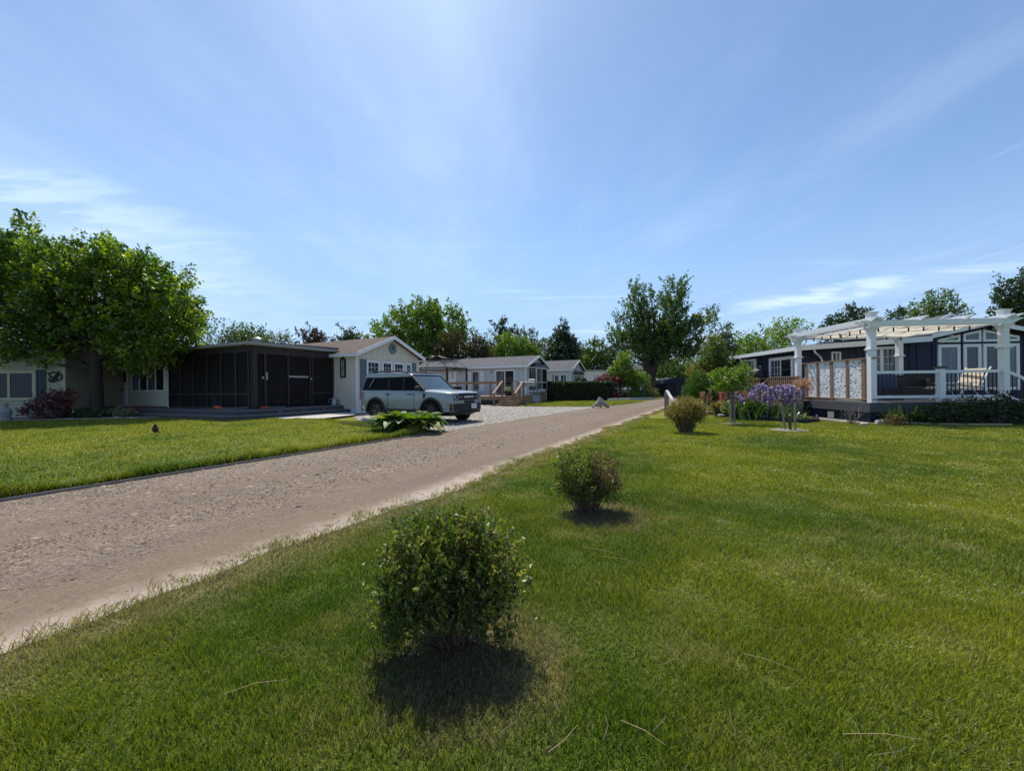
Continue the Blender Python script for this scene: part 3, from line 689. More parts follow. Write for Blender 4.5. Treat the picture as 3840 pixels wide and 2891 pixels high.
# dry stems lying on the near lawn
mb = MB(); rr = random.Random(3)
for (x, y, L, a) in [(2180, 2050, .34, -.6), (2250, 2085, .3, -.5), (1790, 2700, .28, -.9), (1875, 2745, .1, .7), (2055, 2820, .16, .75), (840, 2600, .22, .35), (2790, 2450, .2, -.6), (3230, 2770, .14, 1.3), (3160, 2750, .25, -.1), (2330, 2700, .16, -.7)] + [(rr.uniform(100, 3800), rr.uniform(1950, 2860), rr.uniform(.05, .14), rr.uniform(-1.5, 1.5)) for i in range(26)]:
    p = gnd(x, y, .035)
    if bool(on_road(np.array([p.x]), np.array([p.y]))[0]): continue
    d = Vector((math.cos(a), math.sin(a), 0)); q = p + d*L
    mb.tube([p, p.lerp(q, .5) + Vector((rr.uniform(-.02, .02), rr.uniform(-.02, .02), .012)), q], [.0012, .0011, .0006], M['twig'] if L < .15 else M['cedar'], 3)
tag(mb.build('straw_litter'), 'dry straw stems lying on the mown lawn', 'straw', kind='stuff')

# ------------------------------------------------------------------ clipped bushes beside the road
def dry1(C, r): return ((C[:, 0] > .02) & (C[:, 2] > .1) & (r.uniform(0, 1, len(C)) < .16)) | (r.uniform(0, 1, len(C)) < .05)
shrub('boxwood_bush', 'nearest clipped boxwood bush on the lawn, mostly green with sparse low twigs', (-.30, 1.98, 0),
      [(-0.1, 0, 0.423, 0.24, 0.25, 0.135), (0.1, 0.02, 0.423, 0.2, 0.22, 0.126), (-0.22, -0.05, 0.324, 0.13, 0.17, 0.117), (0.22, -0.03, 0.324, 0.12, 0.16, 0.108), (-0.13, -0.05, 0.54, 0.13, 0.16, 0.054), (0.06, 0, 0.54, 0.12, 0.14, 0.045), (-0.28, -0.12, 0.18, 0.1, 0.1, 0.072), (-0.2, -0.1, 0.225, 0.12, 0.12, 0.072), (0.2, -0.05, 0.198, 0.1, 0.12, 0.072), (0.02, 0, 0.288, 0.22, 0.2, 0.09), (0.29, 0, 0.27, 0.06, 0.08, 0.045), (-0.3, 0, 0.405, 0.06, 0.08, 0.054), (-0.25, -0.15, 0.09, 0.13, 0.1, 0.054), (0.05, -0.12, 0.144, 0.14, 0.1, 0.063), (0.2, -0.1, 0.108, 0.1, 0.1, 0.045), (-0.05, 0.1, 0.162, 0.2, 0.12, 0.072)],
      'box', 1350, .029, 120, .0034, 'bush', 'clipped boxwood bushes along the road', 11, 15, .13, .013, 1.0, .5, asp=.42, edge=.38, extra=(dry1, 'boxdry'), tvar=.72).scale = (.93, .93, .95)
def dry2(C, r): return ((C[:, 0] > .04) & (C[:, 2] > .30) & (r.uniform(0, 1, len(C)) < .85)) | ((C[:, 0] > -.02) & (C[:, 2] < .34) & (r.uniform(0, 1, len(C)) < .3))
shrub('boxwood_bush', 'boxwood bush further up the lawn with a dried brown patch on its right shoulder', (.74, 4.02, 0),
      [(-.12, 0, .42, .2, .22, .16), (.12, 0, .4, .2, .22, .15), (0, -.03, .3, .28, .26, .16), (-.17, -.05, .25, .14, .15, .12), (.18, -.02, .22, .15, .17, .12), (.02, 0, .2, .2, .2, .1)],
      'box', 1000, .024, 90, .005, 'bush', 'clipped boxwood bushes along the road', 12, 16, .085, .022, .6, .7, asp=.5, edge=.38, extra=(dry2, 'boxdry'), tvar=.5)
b3 = gnd(2572, 1622)
shrub('golden_bush', 'rounded rusty gold bush on bare twigs in front of the slanted handrail', b3,
      [(0, 0, .62, .47, .45, .27), (-.28, 0, .48, .25, .3, .2), (.26, 0, .5, .3, .3, .24), (0, 0, .42, .42, .35, .18), (.1, 0, .72, .3, .3, .18)],
      'gold', 1300, .036, 150, .009, 'bush', None, 13, 14, .14, .03, .8, .6, asp=.4, edge=.35).scale = (.93, .93, .96)

# mulch and edging of the garden bed on the right
bedR = [tuple(gnd(*p)[:2]) for p in ((2635, 1548), (2760, 1570), (2900, 1581), (3010, 1588), (3066, 1584), (3062, 1566))] + [(11.3, 16.4), (12.0, 19), (13.5, 26), (12.2, 27), (10.4, 22)]
mbed = MB(); mbed.sheet(bedR, .03, M['mulch']); tag(mbed.build('garden_soil', recalc=False), kind='structure')
mb = MB(); e = [(*p, .05) for p in bedR[:6]]
for a, b in zip(e, e[1:]): mb.bar(a, b, .05, .14, M['shed'])
tag(mb.build('bed_edging'), 'dark timber edging along the iris bed on the right lawn', 'edging')
mb = MB(); mb.sheet([(10.2, 13.1), (11.15, 12.2), (11.2, 16.3), (10.9, 16.3), (10.75, 14.4)], .02, M['drive']); mb.sheet([(11.15, 12.15), (11.9, 11.9), (20, 11.2), (20, 12.5), (11.3, 12.8)], .024, M['mulch'])
tag(mb.build('garden_gravel', recalc=False), kind='structure')
bedL = [(-2.5, 11.25), (-3.2, 11.1), (-4.5, 12.15), (-5.9, 13.6), (-6.2, 14.4), (-5.2, 14.2), (-4.0, 12.6), (-2.9, 11.75)]
mb = MB(); mb.sheet(bedL, .09, M['mulch']); tag(mb.build('hosta_soil', recalc=False), kind='structure')
# ------------------------------------------------------------------ building helpers (all in the building's own frame)
def wy(c): return lambda s, t, d: (s, c - d, t)              # wall on y = c, seen from -y
def wx(c): return lambda s, t, d: (c - d, s, t)              # wall on x = c, seen from -x
def lap(mb, f, s0, s1, t0, t1, mat, h=.115, sL=None, sR=None, d=0.0):
    n = max(1, round((t1 - t0)/h)); h = (t1 - t0)/n
    for i in range(n):
        a = t0 + i*h; b = a + h; tm = (a + b)/2
        l = sL(tm) if sL else s0; q = sR(tm) if sR else s1
        if q - l < .02: continue
        mb.add([f(l, a, d + .03), f(q, a, d + .03), f(q, b, d + .002), f(l, b, d + .002), f(l, a, d), f(q, a, d)], [(0, 1, 2, 3), (4, 5, 1, 0)], mat)
def batten(mb, f, s0, s1, t0, top, mat, step=.2, d=0.0, w=.035, th=.018):
    """board and batten: plain board with proud upright strips, top(s) gives the height"""
    n = max(1, round((s1 - s0)/step)); step = (s1 - s0)/n
    for i in range(n):
        a = s0 + i*step; b = a + step
        mb.add([f(a, t0, d), f(b, t0, d), f(b, top(b), d), f(a, top(a), d)], [(0, 1, 2, 3)], mat)
        if i: mb.add([f(a - w/2, t0, d), f(a - w/2, t0, d + th), f(a + w/2, t0, d + th), f(a + w/2, t0, d), f(a - w/2, top(a), d), f(a - w/2, top(a), d + th), f(a + w/2, top(a), d + th), f(a + w/2, top(a), d)], [(0, 1, 5, 4), (1, 2, 6, 5), (2, 3, 7, 6)], mat)
def window(root, f, s0, s1, t0, t1, mat='white', glass='glass', fw=.07, nx=1, ny=1, sashes=1, sw=.04, mun=.016, mid=None, name='window', d=.02, muns=None, topf=None):
    if s1 < s0: s0, s1 = s1, s0
    tp = topf or (lambda s: t1); m = M[mat]; mb = MB(); D = d + .045
    def quad(a, b, ta0, ta1, tb0, tb1, e): mb.hexa([f(a, ta0, 0), f(b, tb0, 0), f(b, tb0, e), f(a, ta0, e), f(a, ta1, 0), f(b, tb1, 0), f(b, tb1, e), f(a, ta1, e)], m)
    quad(s0, s0 + fw, t0, tp(s0), t0, tp(s0 + fw), D); quad(s1 - fw, s1, t0, tp(s1 - fw), t0, tp(s1), D)
    quad(s0 + fw, s1 - fw, t0, t0 + fw, t0, t0 + fw, D - .003); quad(s0 + fw, s1 - fw, tp(s0 + fw) - fw, tp(s0 + fw), tp(s1 - fw) - fw, tp(s1 - fw), D - .003)
    a0, a1, b0 = s0 + fw, s1 - fw, t0 + fw
    for i in range(1, sashes):
        c = a0 + (a1 - a0)*i/sashes; quad(c - sw/2, c + sw/2, b0, tp(c) - fw, b0, tp(c) - fw, D - .006)
    if mid: quad(a0, a1, mid - sw/2, mid + sw/2, mid - sw/2, mid + sw/2, D - .009)
    for k in range(sashes):
        if muns is not None and k not in muns: continue
        u0 = a0 + (a1 - a0)*k/sashes; u1 = a0 + (a1 - a0)*(k + 1)/sashes; b1 = tp(u0) - fw
        for i in range(1, nx): c = u0 + (u1 - u0)*i/nx; quad(c - mun/2, c + mun/2, b0, b1, b0, b1, d + .022)
        for j in range(1, ny): c = b0 + (b1 - b0)*j/ny; quad(u0, u1, c - mun/2, c + mun/2, c - mun/2, c + mun/2, d + .0205)
    o = mb.build(name, root)
    pb = MB()
    for k in range(sashes):
        g = M[glass[k] if isinstance(glass, (list, tuple)) else glass]
        u0 = a0 + (a1 - a0)*k/sashes; u1 = a0 + (a1 - a0)*(k + 1)/sashes
        pb.add([f(u0, b0, d + .012), f(u1, b0, d + .012), f(u1, tp(u1) - fw, d + .012), f(u0, tp(u0) - fw, d + .012)], [(0, 1, 2, 3)], g)
    pb.build('pane', o, recalc=False); return o
def shutter(root, f, s0, s1, t0, t1, mat):
    if s1 < s0: s0, s1 = s1, s0
    mb = MB(); m = M[mat]; mb.fbox(f, s0, s1, t0, t1, .02, .045, m)
    for a, b in ((s0, s0 + .045), (s1 - .045, s1)): mb.fbox(f, a, b, t0, t1, .045, .062, m)
    for a in (t0, (t0 + t1)/2 - .025, t1 - .05): mb.fbox(f, s0 + .045, s1 - .045, a, a + .05, .045, .06, m)
    k = int((t1 - t0)/.055)
    for i in range(k):
        z = t0 + .03 + i*(t1 - t0 - .06)/k; mb.fbox(f, s0 + .047, s1 - .047, z, z + .028, .045, .055, m)
    return mb.build('shutter', root)
def gable(root, x0, x1, y0, y1, ze, zr, mat, ov=.22, ovy=.3, th=.1, fas='white', rib=.16, fasw='x'):
    """gable roof, ridge along y; eaves at ze over x0 / x1"""
    xm = (x0 + x1)/2; sl = (zr - ze)/(xm - x0); m = M[mat]; mb = MB(); a, b = y0 - ovy, y1 + ovy
    for sg, xe in ((-1, x0 - ov), (1, x1 + ov)):
        z0 = ze - sl*ov; q = [(xe, a, z0), (xm, a, zr), (xm, b, zr), (xe, b, z0)]
        mb.hexa([(x, y, z) for x, y, z in q] + [(x, y, z + th) for x, y, z in q], m)
    roof = mb.build('roof', root)
    fb = MB(); w = M[fas]
    for xe in (x0 - ov, x1 + ov):
        z0 = ze - sl*ov; dx = .03 if xe < xm else -.03
        for y in (a - .028, b + .004):
            fb.hexa([(xe, y, z0 - .07), (xm, y, zr - .07), (xm, y + .024, zr - .07), (xe, y + .024, z0 - .07), (xe, y, z0 + rib - .07), (xm, y, zr + rib - .07), (xm, y + .024, zr + rib - .07), (xe, y + .024, z0 + rib - .07)], w)
        xx = xe - .02 if xe < xm else xe
        fb.box(xx, xx + .02, a - .004, b, z0 - .08, z0 + .09, w)
        s0, s1 = (xe + .002, x0 + .02) if xe < xm else (x1 - .02, xe - .002)
        fb.box(s0, s1, a + .003, b - .003, z0 - .035, z0 - .015, w)            # soffit
    fb.build('fascia', root)
    return roof
def downspout(root, pts, mat='white'):
    mb = MB(); mb.tube(pts, .035, M[mat], 8); return mb.build('downspout', root, smooth=True)

# ------------------------------------------------------------------ cream park home with the screened porch
W4 = 4.83
hm = thing('park_home', 'cream park home with a dark screened porch and a brown shingle roof', 'house', HF.w(0, 0, 0), HF.a)
ZE = 3.02; ZR = 3.98; slp = (ZR - ZE)/(W4/2)
topg = lambda s: ZE + slp*(W4/2 - abs(s - W4/2))
f = wy(0); mb = MB(); cm = M['cream']
batten(mb, f, 0, W4, 1.24, topg, cm, .17); lap(mb, f, 0, W4, .42, 1.24, cm, .13)
batten(mb, f, 0, W4, 0, lambda s: .42, M['white'], .3)
g = wx(0); batten(mb, g, 0, 1.62, 1.24, lambda s: ZE, cm, .17); lap(mb, g, 0, 1.62, .3, 1.24, cm, .13); batten(mb, g, 0, 1.62, 0, lambda s: .3, M['white'], .3)
mb.add([(0, 1.62, 0), (0, 14.4, 0), (0, 14.4, ZE), (0, 1.62, ZE)], [(0, 1, 2, 3)], cm)
mb.add([(0, 14.4, 0), (W4, 14.4, 0), (W4, 14.4, ZE), (W4/2, 14.4, ZR), (0, 14.4, ZE)], [(0, 1, 2, 3, 4)], cm)
mb.add([(W4, 0, 0), (W4, 14.4, 0), (W4, 14.4, ZE), (W4, 0, ZE)], [(3, 2, 1, 0)], cm)
mb.box(-.045, .03, -.045, .03, 0, ZE - .04, M['white']); mb.box(W4 - .03, W4 + .045, -.045, .03, 0, ZE - .04, M['white'])
mb.build('wall', hm)
gable(hm, 0, W4, 0, 14.4, ZE, ZR, 'shingle_brown', .28, .34, rib=.2)
wz = lambda px, py: HF.on_y(px, py, 0)
z0 = .74
for (xa, xb, ya) in ((1372, 1421, 1347), (1430, 1468, 1350), (1473, 1512, 1351.5), (1517, 1541, 1356)):
    A = wz(xa, ya); B = wz(xb, ya); window(hm, f, A[0], B[0], z0, 2.68, 'white', ['glass', 'glass'][:1], .1, 3, 7)
for (xa, xb) in ((1349, 1370), (1544, 1558)):
    shutter(hm, f, wz(xa, 1350)[0], wz(xb, 1350)[0], z0 - .05, 2.72, 'shutter')
# screened porch
PX, P0, P1, P2 = -4.13, 1.6, 8.1, 12.9; bf = M['brown_frame']; ZF = .42
pf = wy(P0); pl = wx(PX)
mb = MB(); mb.box(PX - .25, -.03, P0 - .22, P2 + .1, 3.1, 3.2, M['grey_trim'])
mb.hexa([(PX - .3, P0 - .28, 3.2), (-.02, P0 - .28, 3.22), (-.02, P2 + .15, 3.22), (PX - .3, P2 + .15, 3.2), (PX - .3, P0 - .28, 3.25), (.2, P0 - .28, 3.34), (.2, P2 + .15, 3.34), (PX - .3, P2 + .15, 3.25)], M['grey_dark'])
mb.build('porch_roof', hm)
mb = MB(); mb.box(PX - .31, .05, P0 - .36, P0 - .28, 3.12, 3.23, M['grey_trim']); mb.box(PX - .39, PX - .31, P0 - .36, P2 + .15, 3.12, 3.23, M['grey_trim']); mb.build('gutter', hm)
downspout(hm, [(PX - .34, P0 + .1, 3.12), (PX - .3, P0 + .12, 3.02), (PX - .08, P0 + .16, 2.88), (PX - .06, P0 + .16, .45)], 'brown_frame')
mb = MB(); ex = lambda px: HF.on_y(px, 1450, P0)[0]
mb.fbox(pf, PX, 0, 2.78, 3.1, -.05, .03, bf)
posts = [PX + .09, ex(994), ex(1080), ex(1162), ex(1171), -.07]
for q, w_ in zip(posts, (.09, .04, .035, .045, .03, .07)): mb.fbox(pf, q - w_, q + w_, ZF, 2.78, -.05, .035, bf)
mb.fbox(pf, ex(1171), 0, 1.0, 1.08, -.04, .03, bf)
mb.fbox(pf, ex(1082), ex(1155), 1.78, 1.86, -.035, .028, M['grey_trim'])
for q in np.linspace(P0 + .05, P1, 7): mb.fbox(pl, q - .045, q + .045, ZF, 2.85, -.05, .03, bf)
mb.fbox(pl, P0, P1, 2.85, 3.1, -.05, .034, bf); mb.fbox(pl, P0, P1, 1.02, 1.1, -.04, .026, bf); mb.fbox(pl, P0, P1, ZF, ZF + .08, -.04, .026, bf)
mb.build('porch_frame', hm)
for (a, b) in ((PX, ex(1082)), (ex(1082), ex(1160)), (ex(1160), 0)):
    sb = MB(); sb.add([pf(a, ZF, 0), pf(b, ZF, 0), pf(b, 2.8, 0), pf(a, 2.8, 0)], [(0, 1, 2, 3)], M['screen']); sb.build('screen', hm, recalc=False)
qs = np.linspace(P0 + .05, P1, 7)
for a, b in zip(qs, qs[1:]):
    sb = MB(); sb.add([pl(a, ZF, 0), pl(b, ZF, 0), pl(b, 2.88, 0), pl(a, 2.88, 0)], [(0, 1, 2, 3)], M['screen']); sb.build('screen', hm, recalc=False)
for (px, py) in ((982, 1417), (1164, 1421)):
    p = HF.on_y(px, py, P0); lb = MB(); lb.lathe([(.02, 0), (.06, -.01), (.06, -.05), (.035, -.07)], (p[0], P0 - .03, p[2]), M['galv'], 10, 'y'); lb.build('door_light', hm)
p = HF.on_y(997, 1405, P0); lb = MB(); lb.fbox(pf, p[0] - .03, p[0] + .05, p[2] - .22, p[2] + .1, .035, .06, M['grey_trim']); lb.build('door_handle', hm)
# cream end room of the porch with the long window
mb = MB(); lap(mb, pl, P1, P2, .3, 3.1, M['cream'], .13); mb.fbox(pl, P1 - .04, P1 + .06, .3, 3.1, -.02, .03, M['white'])
mb.add([(PX, P2, 0), (0, P2, 0), (0, P2, 3.1), (PX, P2, 3.1)], [(0, 1, 2, 3)], M['cream']); mb.add([(PX, P1, 0), (0, P1, 0), (0, P1, 3.1), (PX, P1, 3.1)], [(3, 2, 1, 0)], M['cream'])
mb.build('end_room_wall', hm)
ly = lambda px, py=1450: HF.on_x(px, py, PX)[1]
window(hm, pl, ly(622), ly(496), 1.2, 2.6, 'white', ['glass', 'glass_curtain', 'glass', 'glass_shade', 'glass_curtain'][:4], .07, 1, 1, 4, .06)
dz = MB(); dz.fbox(pl, ly(481), ly(466), .36, 2.5, .01, .06, M['white']); do = dz.build('door', hm); dg = MB(); dg.fbox(pl, ly(478.5), ly(469), 1.7, 2.3, .06, .066, M['glass']); dg.build('pane', do)
# inside of the porch
mb = MB(); mb.box(PX, 0, P0, P1, ZF - .08, ZF, M['deck_grey']); mb.build('porch_floor', hm)
# roof vent
vp = HF.on_x(966, 1270, PX + 1.1); mb = MB(); mb.lathe([(.2, 3.2), (.2, 3.32), (.12, 3.34), (.12, 3.5), (.2, 3.52), (.2, 3.58), (.06, 3.66)], (PX + 1.1, vp[1], 0), M['galv'], 14); mb.build('roof_vent', hm, smooth=True)
# dark steps round the porch
mb = MB(); G = M['grey_dark']
def slab(poly, z0, z1, mat, inset=0): mb.prism(poly, lambda a, b, d: (a, b, d), z0, z1, mat)
s1 = [(-.03, P0 - .72), (PX - .55, P0 - .72), (PX - .95, P0 - .3), (PX - .95, P1 + .4), (PX, P1 + .4), (PX, P0), (-.03, P0)]
s2 = [(-.03, P0 - 1.18), (PX - .8, P0 - 1.18), (PX - 1.42, P0 - .5), (PX - 1.42, P1 + .9), (PX - .95, P1 + .9), (PX - .95, P0 - .3), (PX - .55, P0 - .72), (-.03, P0 - .72)]
slab(s1, .0, .36, G); slab(s2, .0, .19, G)
s1b = [(-.03, P0 - .75), (PX - .57, P0 - .75), (PX - .99, P0 - .3), (PX - .99, P1 + .42), (PX, P1 + .42), (PX, P0 - .0), (-.03, P0)]
s2b = [(-.03, P0 - 1.22), (PX - .83, P0 - 1.22), (PX - 1.46, P0 - .5), (PX - 1.46, P1 + .92), (PX - .9, P1 + .92), (PX - .9, P0 - .3), (PX - .52, P0 - .7), (-.03, P0 - .7)]
slab(s1b, .363, .40, M['deck_grey']); slab(s2b, .193, .225, M['deck_grey'])
mb.build('porch_steps', hm)
for px in (1051, 1139.5, 1215, 1288):
    q = HF.on_y(px, 1528, P0 - .72); lb = MB(); lb.fbox(wy(P0 - .72), q[0] - .05, q[0] + .05, .22, .31, 0, .025, M['galv']); lb.fbox(wy(P0 - .72), q[0] - .03, q[0] + .03, .235, .285, .025, .03, M['black']); lb.build('step_light', hm)

# loose things at the porch
def octo(n, r): return [(r*math.cos(math.pi/8 + 2*math.pi*i/n), r*math.sin(math.pi/8 + 2*math.pi*i/n)) for i in range(n)]
q = wz(1471, 1309); t = thing('house_sign', 'octagonal slate house sign with the number 23 high in the cream gable', 'sign', HF.w(q[0], -.03, q[2]), HF.a)
mb = MB(); mb.prism(octo(8, .3), lambda a, b, d: (a, -d, b), 0, .03, M['sign_slate']); mb.build('plaque', t)
mb = MB(); o8, i8 = octo(8, .3), octo(8, .265)
for i in range(8):
    j = (i + 1) % 8; mb.add([(o8[i][0], -.032, o8[i][1]), (o8[j][0], -.032, o8[j][1]), (i8[j][0], -.036, i8[j][1]), (i8[i][0], -.036, i8[i][1])], [(0, 1, 2, 3)], M['shutter'])
mb.build('rim', t)
text_mesh('number', '23', .26, M['sign_dark'], t, Matrix.Translation((0, -.034, .03)) @ Matrix.Rotation(R(90), 4, 'X'), .004, .008)
A = HF.on_x(1288.5, 1378, 0); t = thing('wall_plaque', 'tall dark wall plaque with an arched top and two columns of pale scrollwork', 'plaque', HF.w(-.03, A[1], A[2]), HF.a)
fx = lambda s, tt, d: (-d, s, tt)
mb = MB(); hw = .19; mb.prism([(-hw, -.52), (hw, -.52), (hw, .42), (.12, .45), (.07, .53), (0, .56), (-.07, .53), (-.12, .45), (-hw, .42)], fx, 0, .025, M['sign_dark']); mb.build('board', t)
mb = MB(); rr = random.Random(4)
for c in (-.06, .06):
    z = .38
    while z > -.46:
        k = rr.choice((0, 1, 2, 3)); w_ = .035
        if k == 0: mb.tube([fx(c + w_*math.cos(a), z - .035 + .035*math.sin(a), .03) for a in np.linspace(0, 6.28, 9)], .011, M['white_wood'], 4)
        elif k == 1: mb.tube([fx(c + w_*math.cos(a), z - .035 + .035*math.sin(a), .03) for a in np.linspace(.8, 5.4, 8)], .011, M['white_wood'], 4)
        elif k == 2: mb.tube([fx(c - w_, z, .03), fx(c + w_, z - .07, .03)], .011, M['white_wood'], 4); mb.tube([fx(c, z, .03), fx(c, z - .075, .03)], .011, M['white_wood'], 4)
        else: mb.tube([fx(c + w_*math.sin(a*1.5), z - .075*a/3, .03) for a in np.linspace(0, 3, 7)], .012, M['white_wood'], 4)
        z -= .095
mb.build('scrollwork', t)
# watering can
q = HF.on_y(1257, 1500, P0 - .45); t = thing('watering_can', 'grey metal watering can on the top porch step against the cream wall', 'watering can', HF.w(-.28, P0 - .35, .40), HF.a - .6)
mb = MB(); mb.lathe([(.15, 0), (.155, .03), (.125, .3), (.12, .33), (.11, .33)], (0, 0, 0), M['galv'], 18); mb.build('body', t, smooth=True)
mb = MB(); mb.tube([(.12, 0, .08), (.26, 0, .2), (.4, 0, .3)], [.028, .022, .018], M['galv'], 10); mb.lathe([(.02, 0), (.06, .06), (.055, .07)], (.4, 0, .28), M['galv'], 12); mb.build('spout', t, smooth=True)
mb = MB(); mb.tube([(-.13, 0, .08), (-.26, 0, .16), (-.26, 0, .3), (-.12, 0, .34)], .012, M['galv'], 6); mb.tube([(-.1, 0, .33), (-.03, 0, .43), (.08, 0, .4), (.11, 0, .33)], .011, M['galv'], 6); mb.build('handle', t, smooth=True)
# string trimmer lying on the step
A = HF.on_x(925, 1519, PX - .5); B0 = HF.on_y(1025, 1523, P0 - .5)
t = thing('string_trimmer', 'orange string trimmer lying along the edge of the porch steps', 'trimmer', HF.w(PX - .25, P0 - .42, .42), HF.a)
pa, pb = Vector((-.55, 1.25, .03)), Vector((1.35, -.12, .05))
mb = MB(); mb.tube([pa, pa.lerp(pb, .5) + Vector((0, 0, .03)), pb], .014, M['galv'], 8); mb.build('shaft', t, smooth=True)
mb = MB(); mb.tube([pb + (pa - pb)*.5, pb + (pa - pb)*.44, pb + (pa - pb)*.3, pb + (pa - pb)*.27], [.02, .035, .038, .015], M['orange'], 10); mb.build('grip', t, smooth=True)
mb = MB(); mb.tube([pa + Vector((.02, -.05, .02)), pa + Vector((0, .02, .06)), pa + Vector((-.1, .12, .1)), pa + Vector((-.16, .2, .07))], [.03, .05, .055, .02], M['orange'], 10); mb.build('trimmer_head', t, smooth=True)
mb = MB(); mb.tube([pa + Vector((-.14, .18, .09)), pa + Vector((-.16, .2, .2))], [.045, .04], M['black'], 10); mb.build('motor_cap', t, smooth=True)
# furniture seen through the screens
def porch_chair(x, y, rz, label, mat):
    t = thing('porch_chair', label, 'chair', HF.w(x, y, ZF), HF.a + rz, 'chairs inside the screened porch'); m = M[mat]
    mb = MB(); mb.box(-.26, .26, -.26, .26, .38, .44, m); mb.build('seat', t, .01)
    mb = MB(); mb.hexa([(-.26, .22, .44), (.26, .22, .44), (.26, .27, .44), (-.26, .27, .44), (-.24, .36, 1.02), (.24, .36, 1.02), (.24, .4, 1.02), (-.24, .4, 1.02)], m); mb.build('backrest', t, .01)
    for sx in (-.23, .23):
        for sy in (-.23, .23):
            mb = MB(); mb.tube([(sx, sy, .4), (sx*1.1, sy*1.15, 0)], .022, m, 8); mb.build('leg', t)
        mb = MB(); mb.box(sx - .035, sx + .035, -.26, .3, .62, .65, m); mb.tube([(sx, -.22, .4), (sx, -.22, .63)], .02, m, 6); mb.build('armrest', t)
porch_chair(-3.2, 3.1, 2.4, 'white armchair behind the screen left of the porch door', 'white')
porch_chair(-1.0, 3.4, 3.4, 'brown wooden armchair behind the right hand screen of the porch', 'cedar')
t = thing('porch_table', 'white topped table standing inside the screened porch', 'table', HF.w(-2.3, 3.6, ZF), HF.a)
mb = MB(); mb.lathe([(.45, .7), (.46, .72), (.45, .74)], (0, 0, 0), M['white'], 20); mb.build('tabletop', t); mb = MB(); mb.tube([(0, 0, 0), (0, 0, .7)], [.2, .05], M['white'], 10); mb.build('pedestal', t)
for i, (x, y, l) in enumerate(((PX + .25, 7.55, 'white wicker box low behind the far left screen'), (PX + .25, 4.6, 'pale stacked basket low behind the middle left screen'))):
    t = thing('storage_basket', l, 'basket', HF.w(x, y, ZF), HF.a, 'baskets inside the porch'); mb = MB()
    for k in range(6): mb.box(-.14, .14, -.16, .16, .03 + k*.095, .11 + k*.095, M['white_wood'])
    mb.build('weave', t, .01); mb = MB(); mb.box(-.12, .12, -.14, .14, 0, .6, M['brown_frame']); mb.build('liner', t)

# ------------------------------------------------------------------ neighbour on the far left
LF = Frame((-20.05, 17.95), 12.0)
ln = thing('park_home', 'taupe sided park home behind the big maple, cut by the left edge of the photo', 'house', LF.w(0, 0, 0), LF.a)
fl = wy(0); mb = MB(); tm = M['taupe']
lap(mb, fl, -9, 0, .12, 3.0, tm, .155); mb.fbox(fl, -.09, .03, .05, 3.0, -.03, .035, M['olive_trim'])
mb.add([(0, 0, 0), (0, 9, 0), (0, 9, 3), (0, 0, 3)], [(0, 1, 2, 3)], tm); mb.add([(-9, 0, 0), (-9, 9, 0), (-9, 9, 3), (-9, 0, 3)], [(3, 2, 1, 0)], tm); mb.add([(-9, 9, 0), (0, 9, 0), (0, 9, 3), (-9, 9, 3)], [(3, 2, 1, 0)], tm); mb.box(-9, 0, -.0, .02, 0, .12, M['shed'])
mb.build('wall', ln)
mb = MB()
for (ya, yb, za, zb) in ((-.4, 4.5, 2.98, 3.9), (9.4, 4.5, 2.98, 3.9)): mb.hexa([(-9.3, ya, za), (.3, ya, za), (.3, yb, zb), (-9.3, yb, zb), (-9.3, ya, za + .1), (.3, ya, za + .1), (.3, yb, zb + .1), (-9.3, yb, zb + .1)], M['shingle_brown'])
mb.add([(0, 0, 3), (0, 9, 3), (0, 4.5, 3.88)], [(0, 1, 2)], tm); mb.build('roof', ln)
lx = lambda px, py=1450: LF.on_y(px, py, 0)
window(ln, fl, lx(-160)[0], lx(139)[0], lx(70, 1502)[2], lx(70, 1389)[2], 'olive_trim', ['glass', 'glass', 'glass'], .13, 1, 1, 3, .09)
shutter(ln, fl, lx(140)[0], lx(174)[0], lx(155, 1502)[2], lx(155, 1387)[2], 'shutter_dark')
q = lx(213, 1415); t = thing('wall_ornament', 'dark metal butterfly shaped ornament on the taupe wall beside the shutter', 'ornament', LF.w(q[0], -.03, q[2]), LF.a)
mb = MB()
for (a0, cx, cz, rx, rz) in ((.3, -.07, .12, .17, .12), (2.2, .1, .02, .14, .15), (.9, -.1, -.1, .15, .1)): mb.tube([(cx + rx*math.cos(a + a0), -.03, cz + rz*math.sin(a + a0)) for a in np.linspace(0, 6.28, 12)], .028, M['brown_frame'], 5)
mb.build('wings', t); mb = MB(); mb.tube([(-.2, -.03, -.22), (0, -.05, 0), (.12, -.03, .27)], [.02, .05, .02], M['brown_frame'], 6); mb.build('body', t)
# stone garden figure
q = gnd(22, 1578, .08); t = thing('garden_statue', 'weathered grey stone figure standing against the taupe wall', 'statue', q, 0); t.scale = (.72, .72, .72)
mb = MB(); mb.lathe([(.26, 0), (.27, .1), (.2, .13), (.22, .3), (.26, .45), (.2, .62), (.13, .74), (.1, .79)], (0, 0, 0), M['stone_grey'], 14); mb.build('robe', t, smooth=True)
mb = MB(); mb.lathe([(.04, .78), (.1, .83), (.115, .91), (.085, 1.0), (.03, 1.03)], (0, 0, 0), M['stone_grey'], 14); mb.build('head', t, smooth=True)
mb = MB()
for s in (-1, 1): mb.tube([(s*.17, 0, .68), (s*.27, -.06, .52), (s*.1, -.2, .5)], [.06, .055, .045], M['stone_grey'], 8)
mb.build('arms', t, smooth=True)
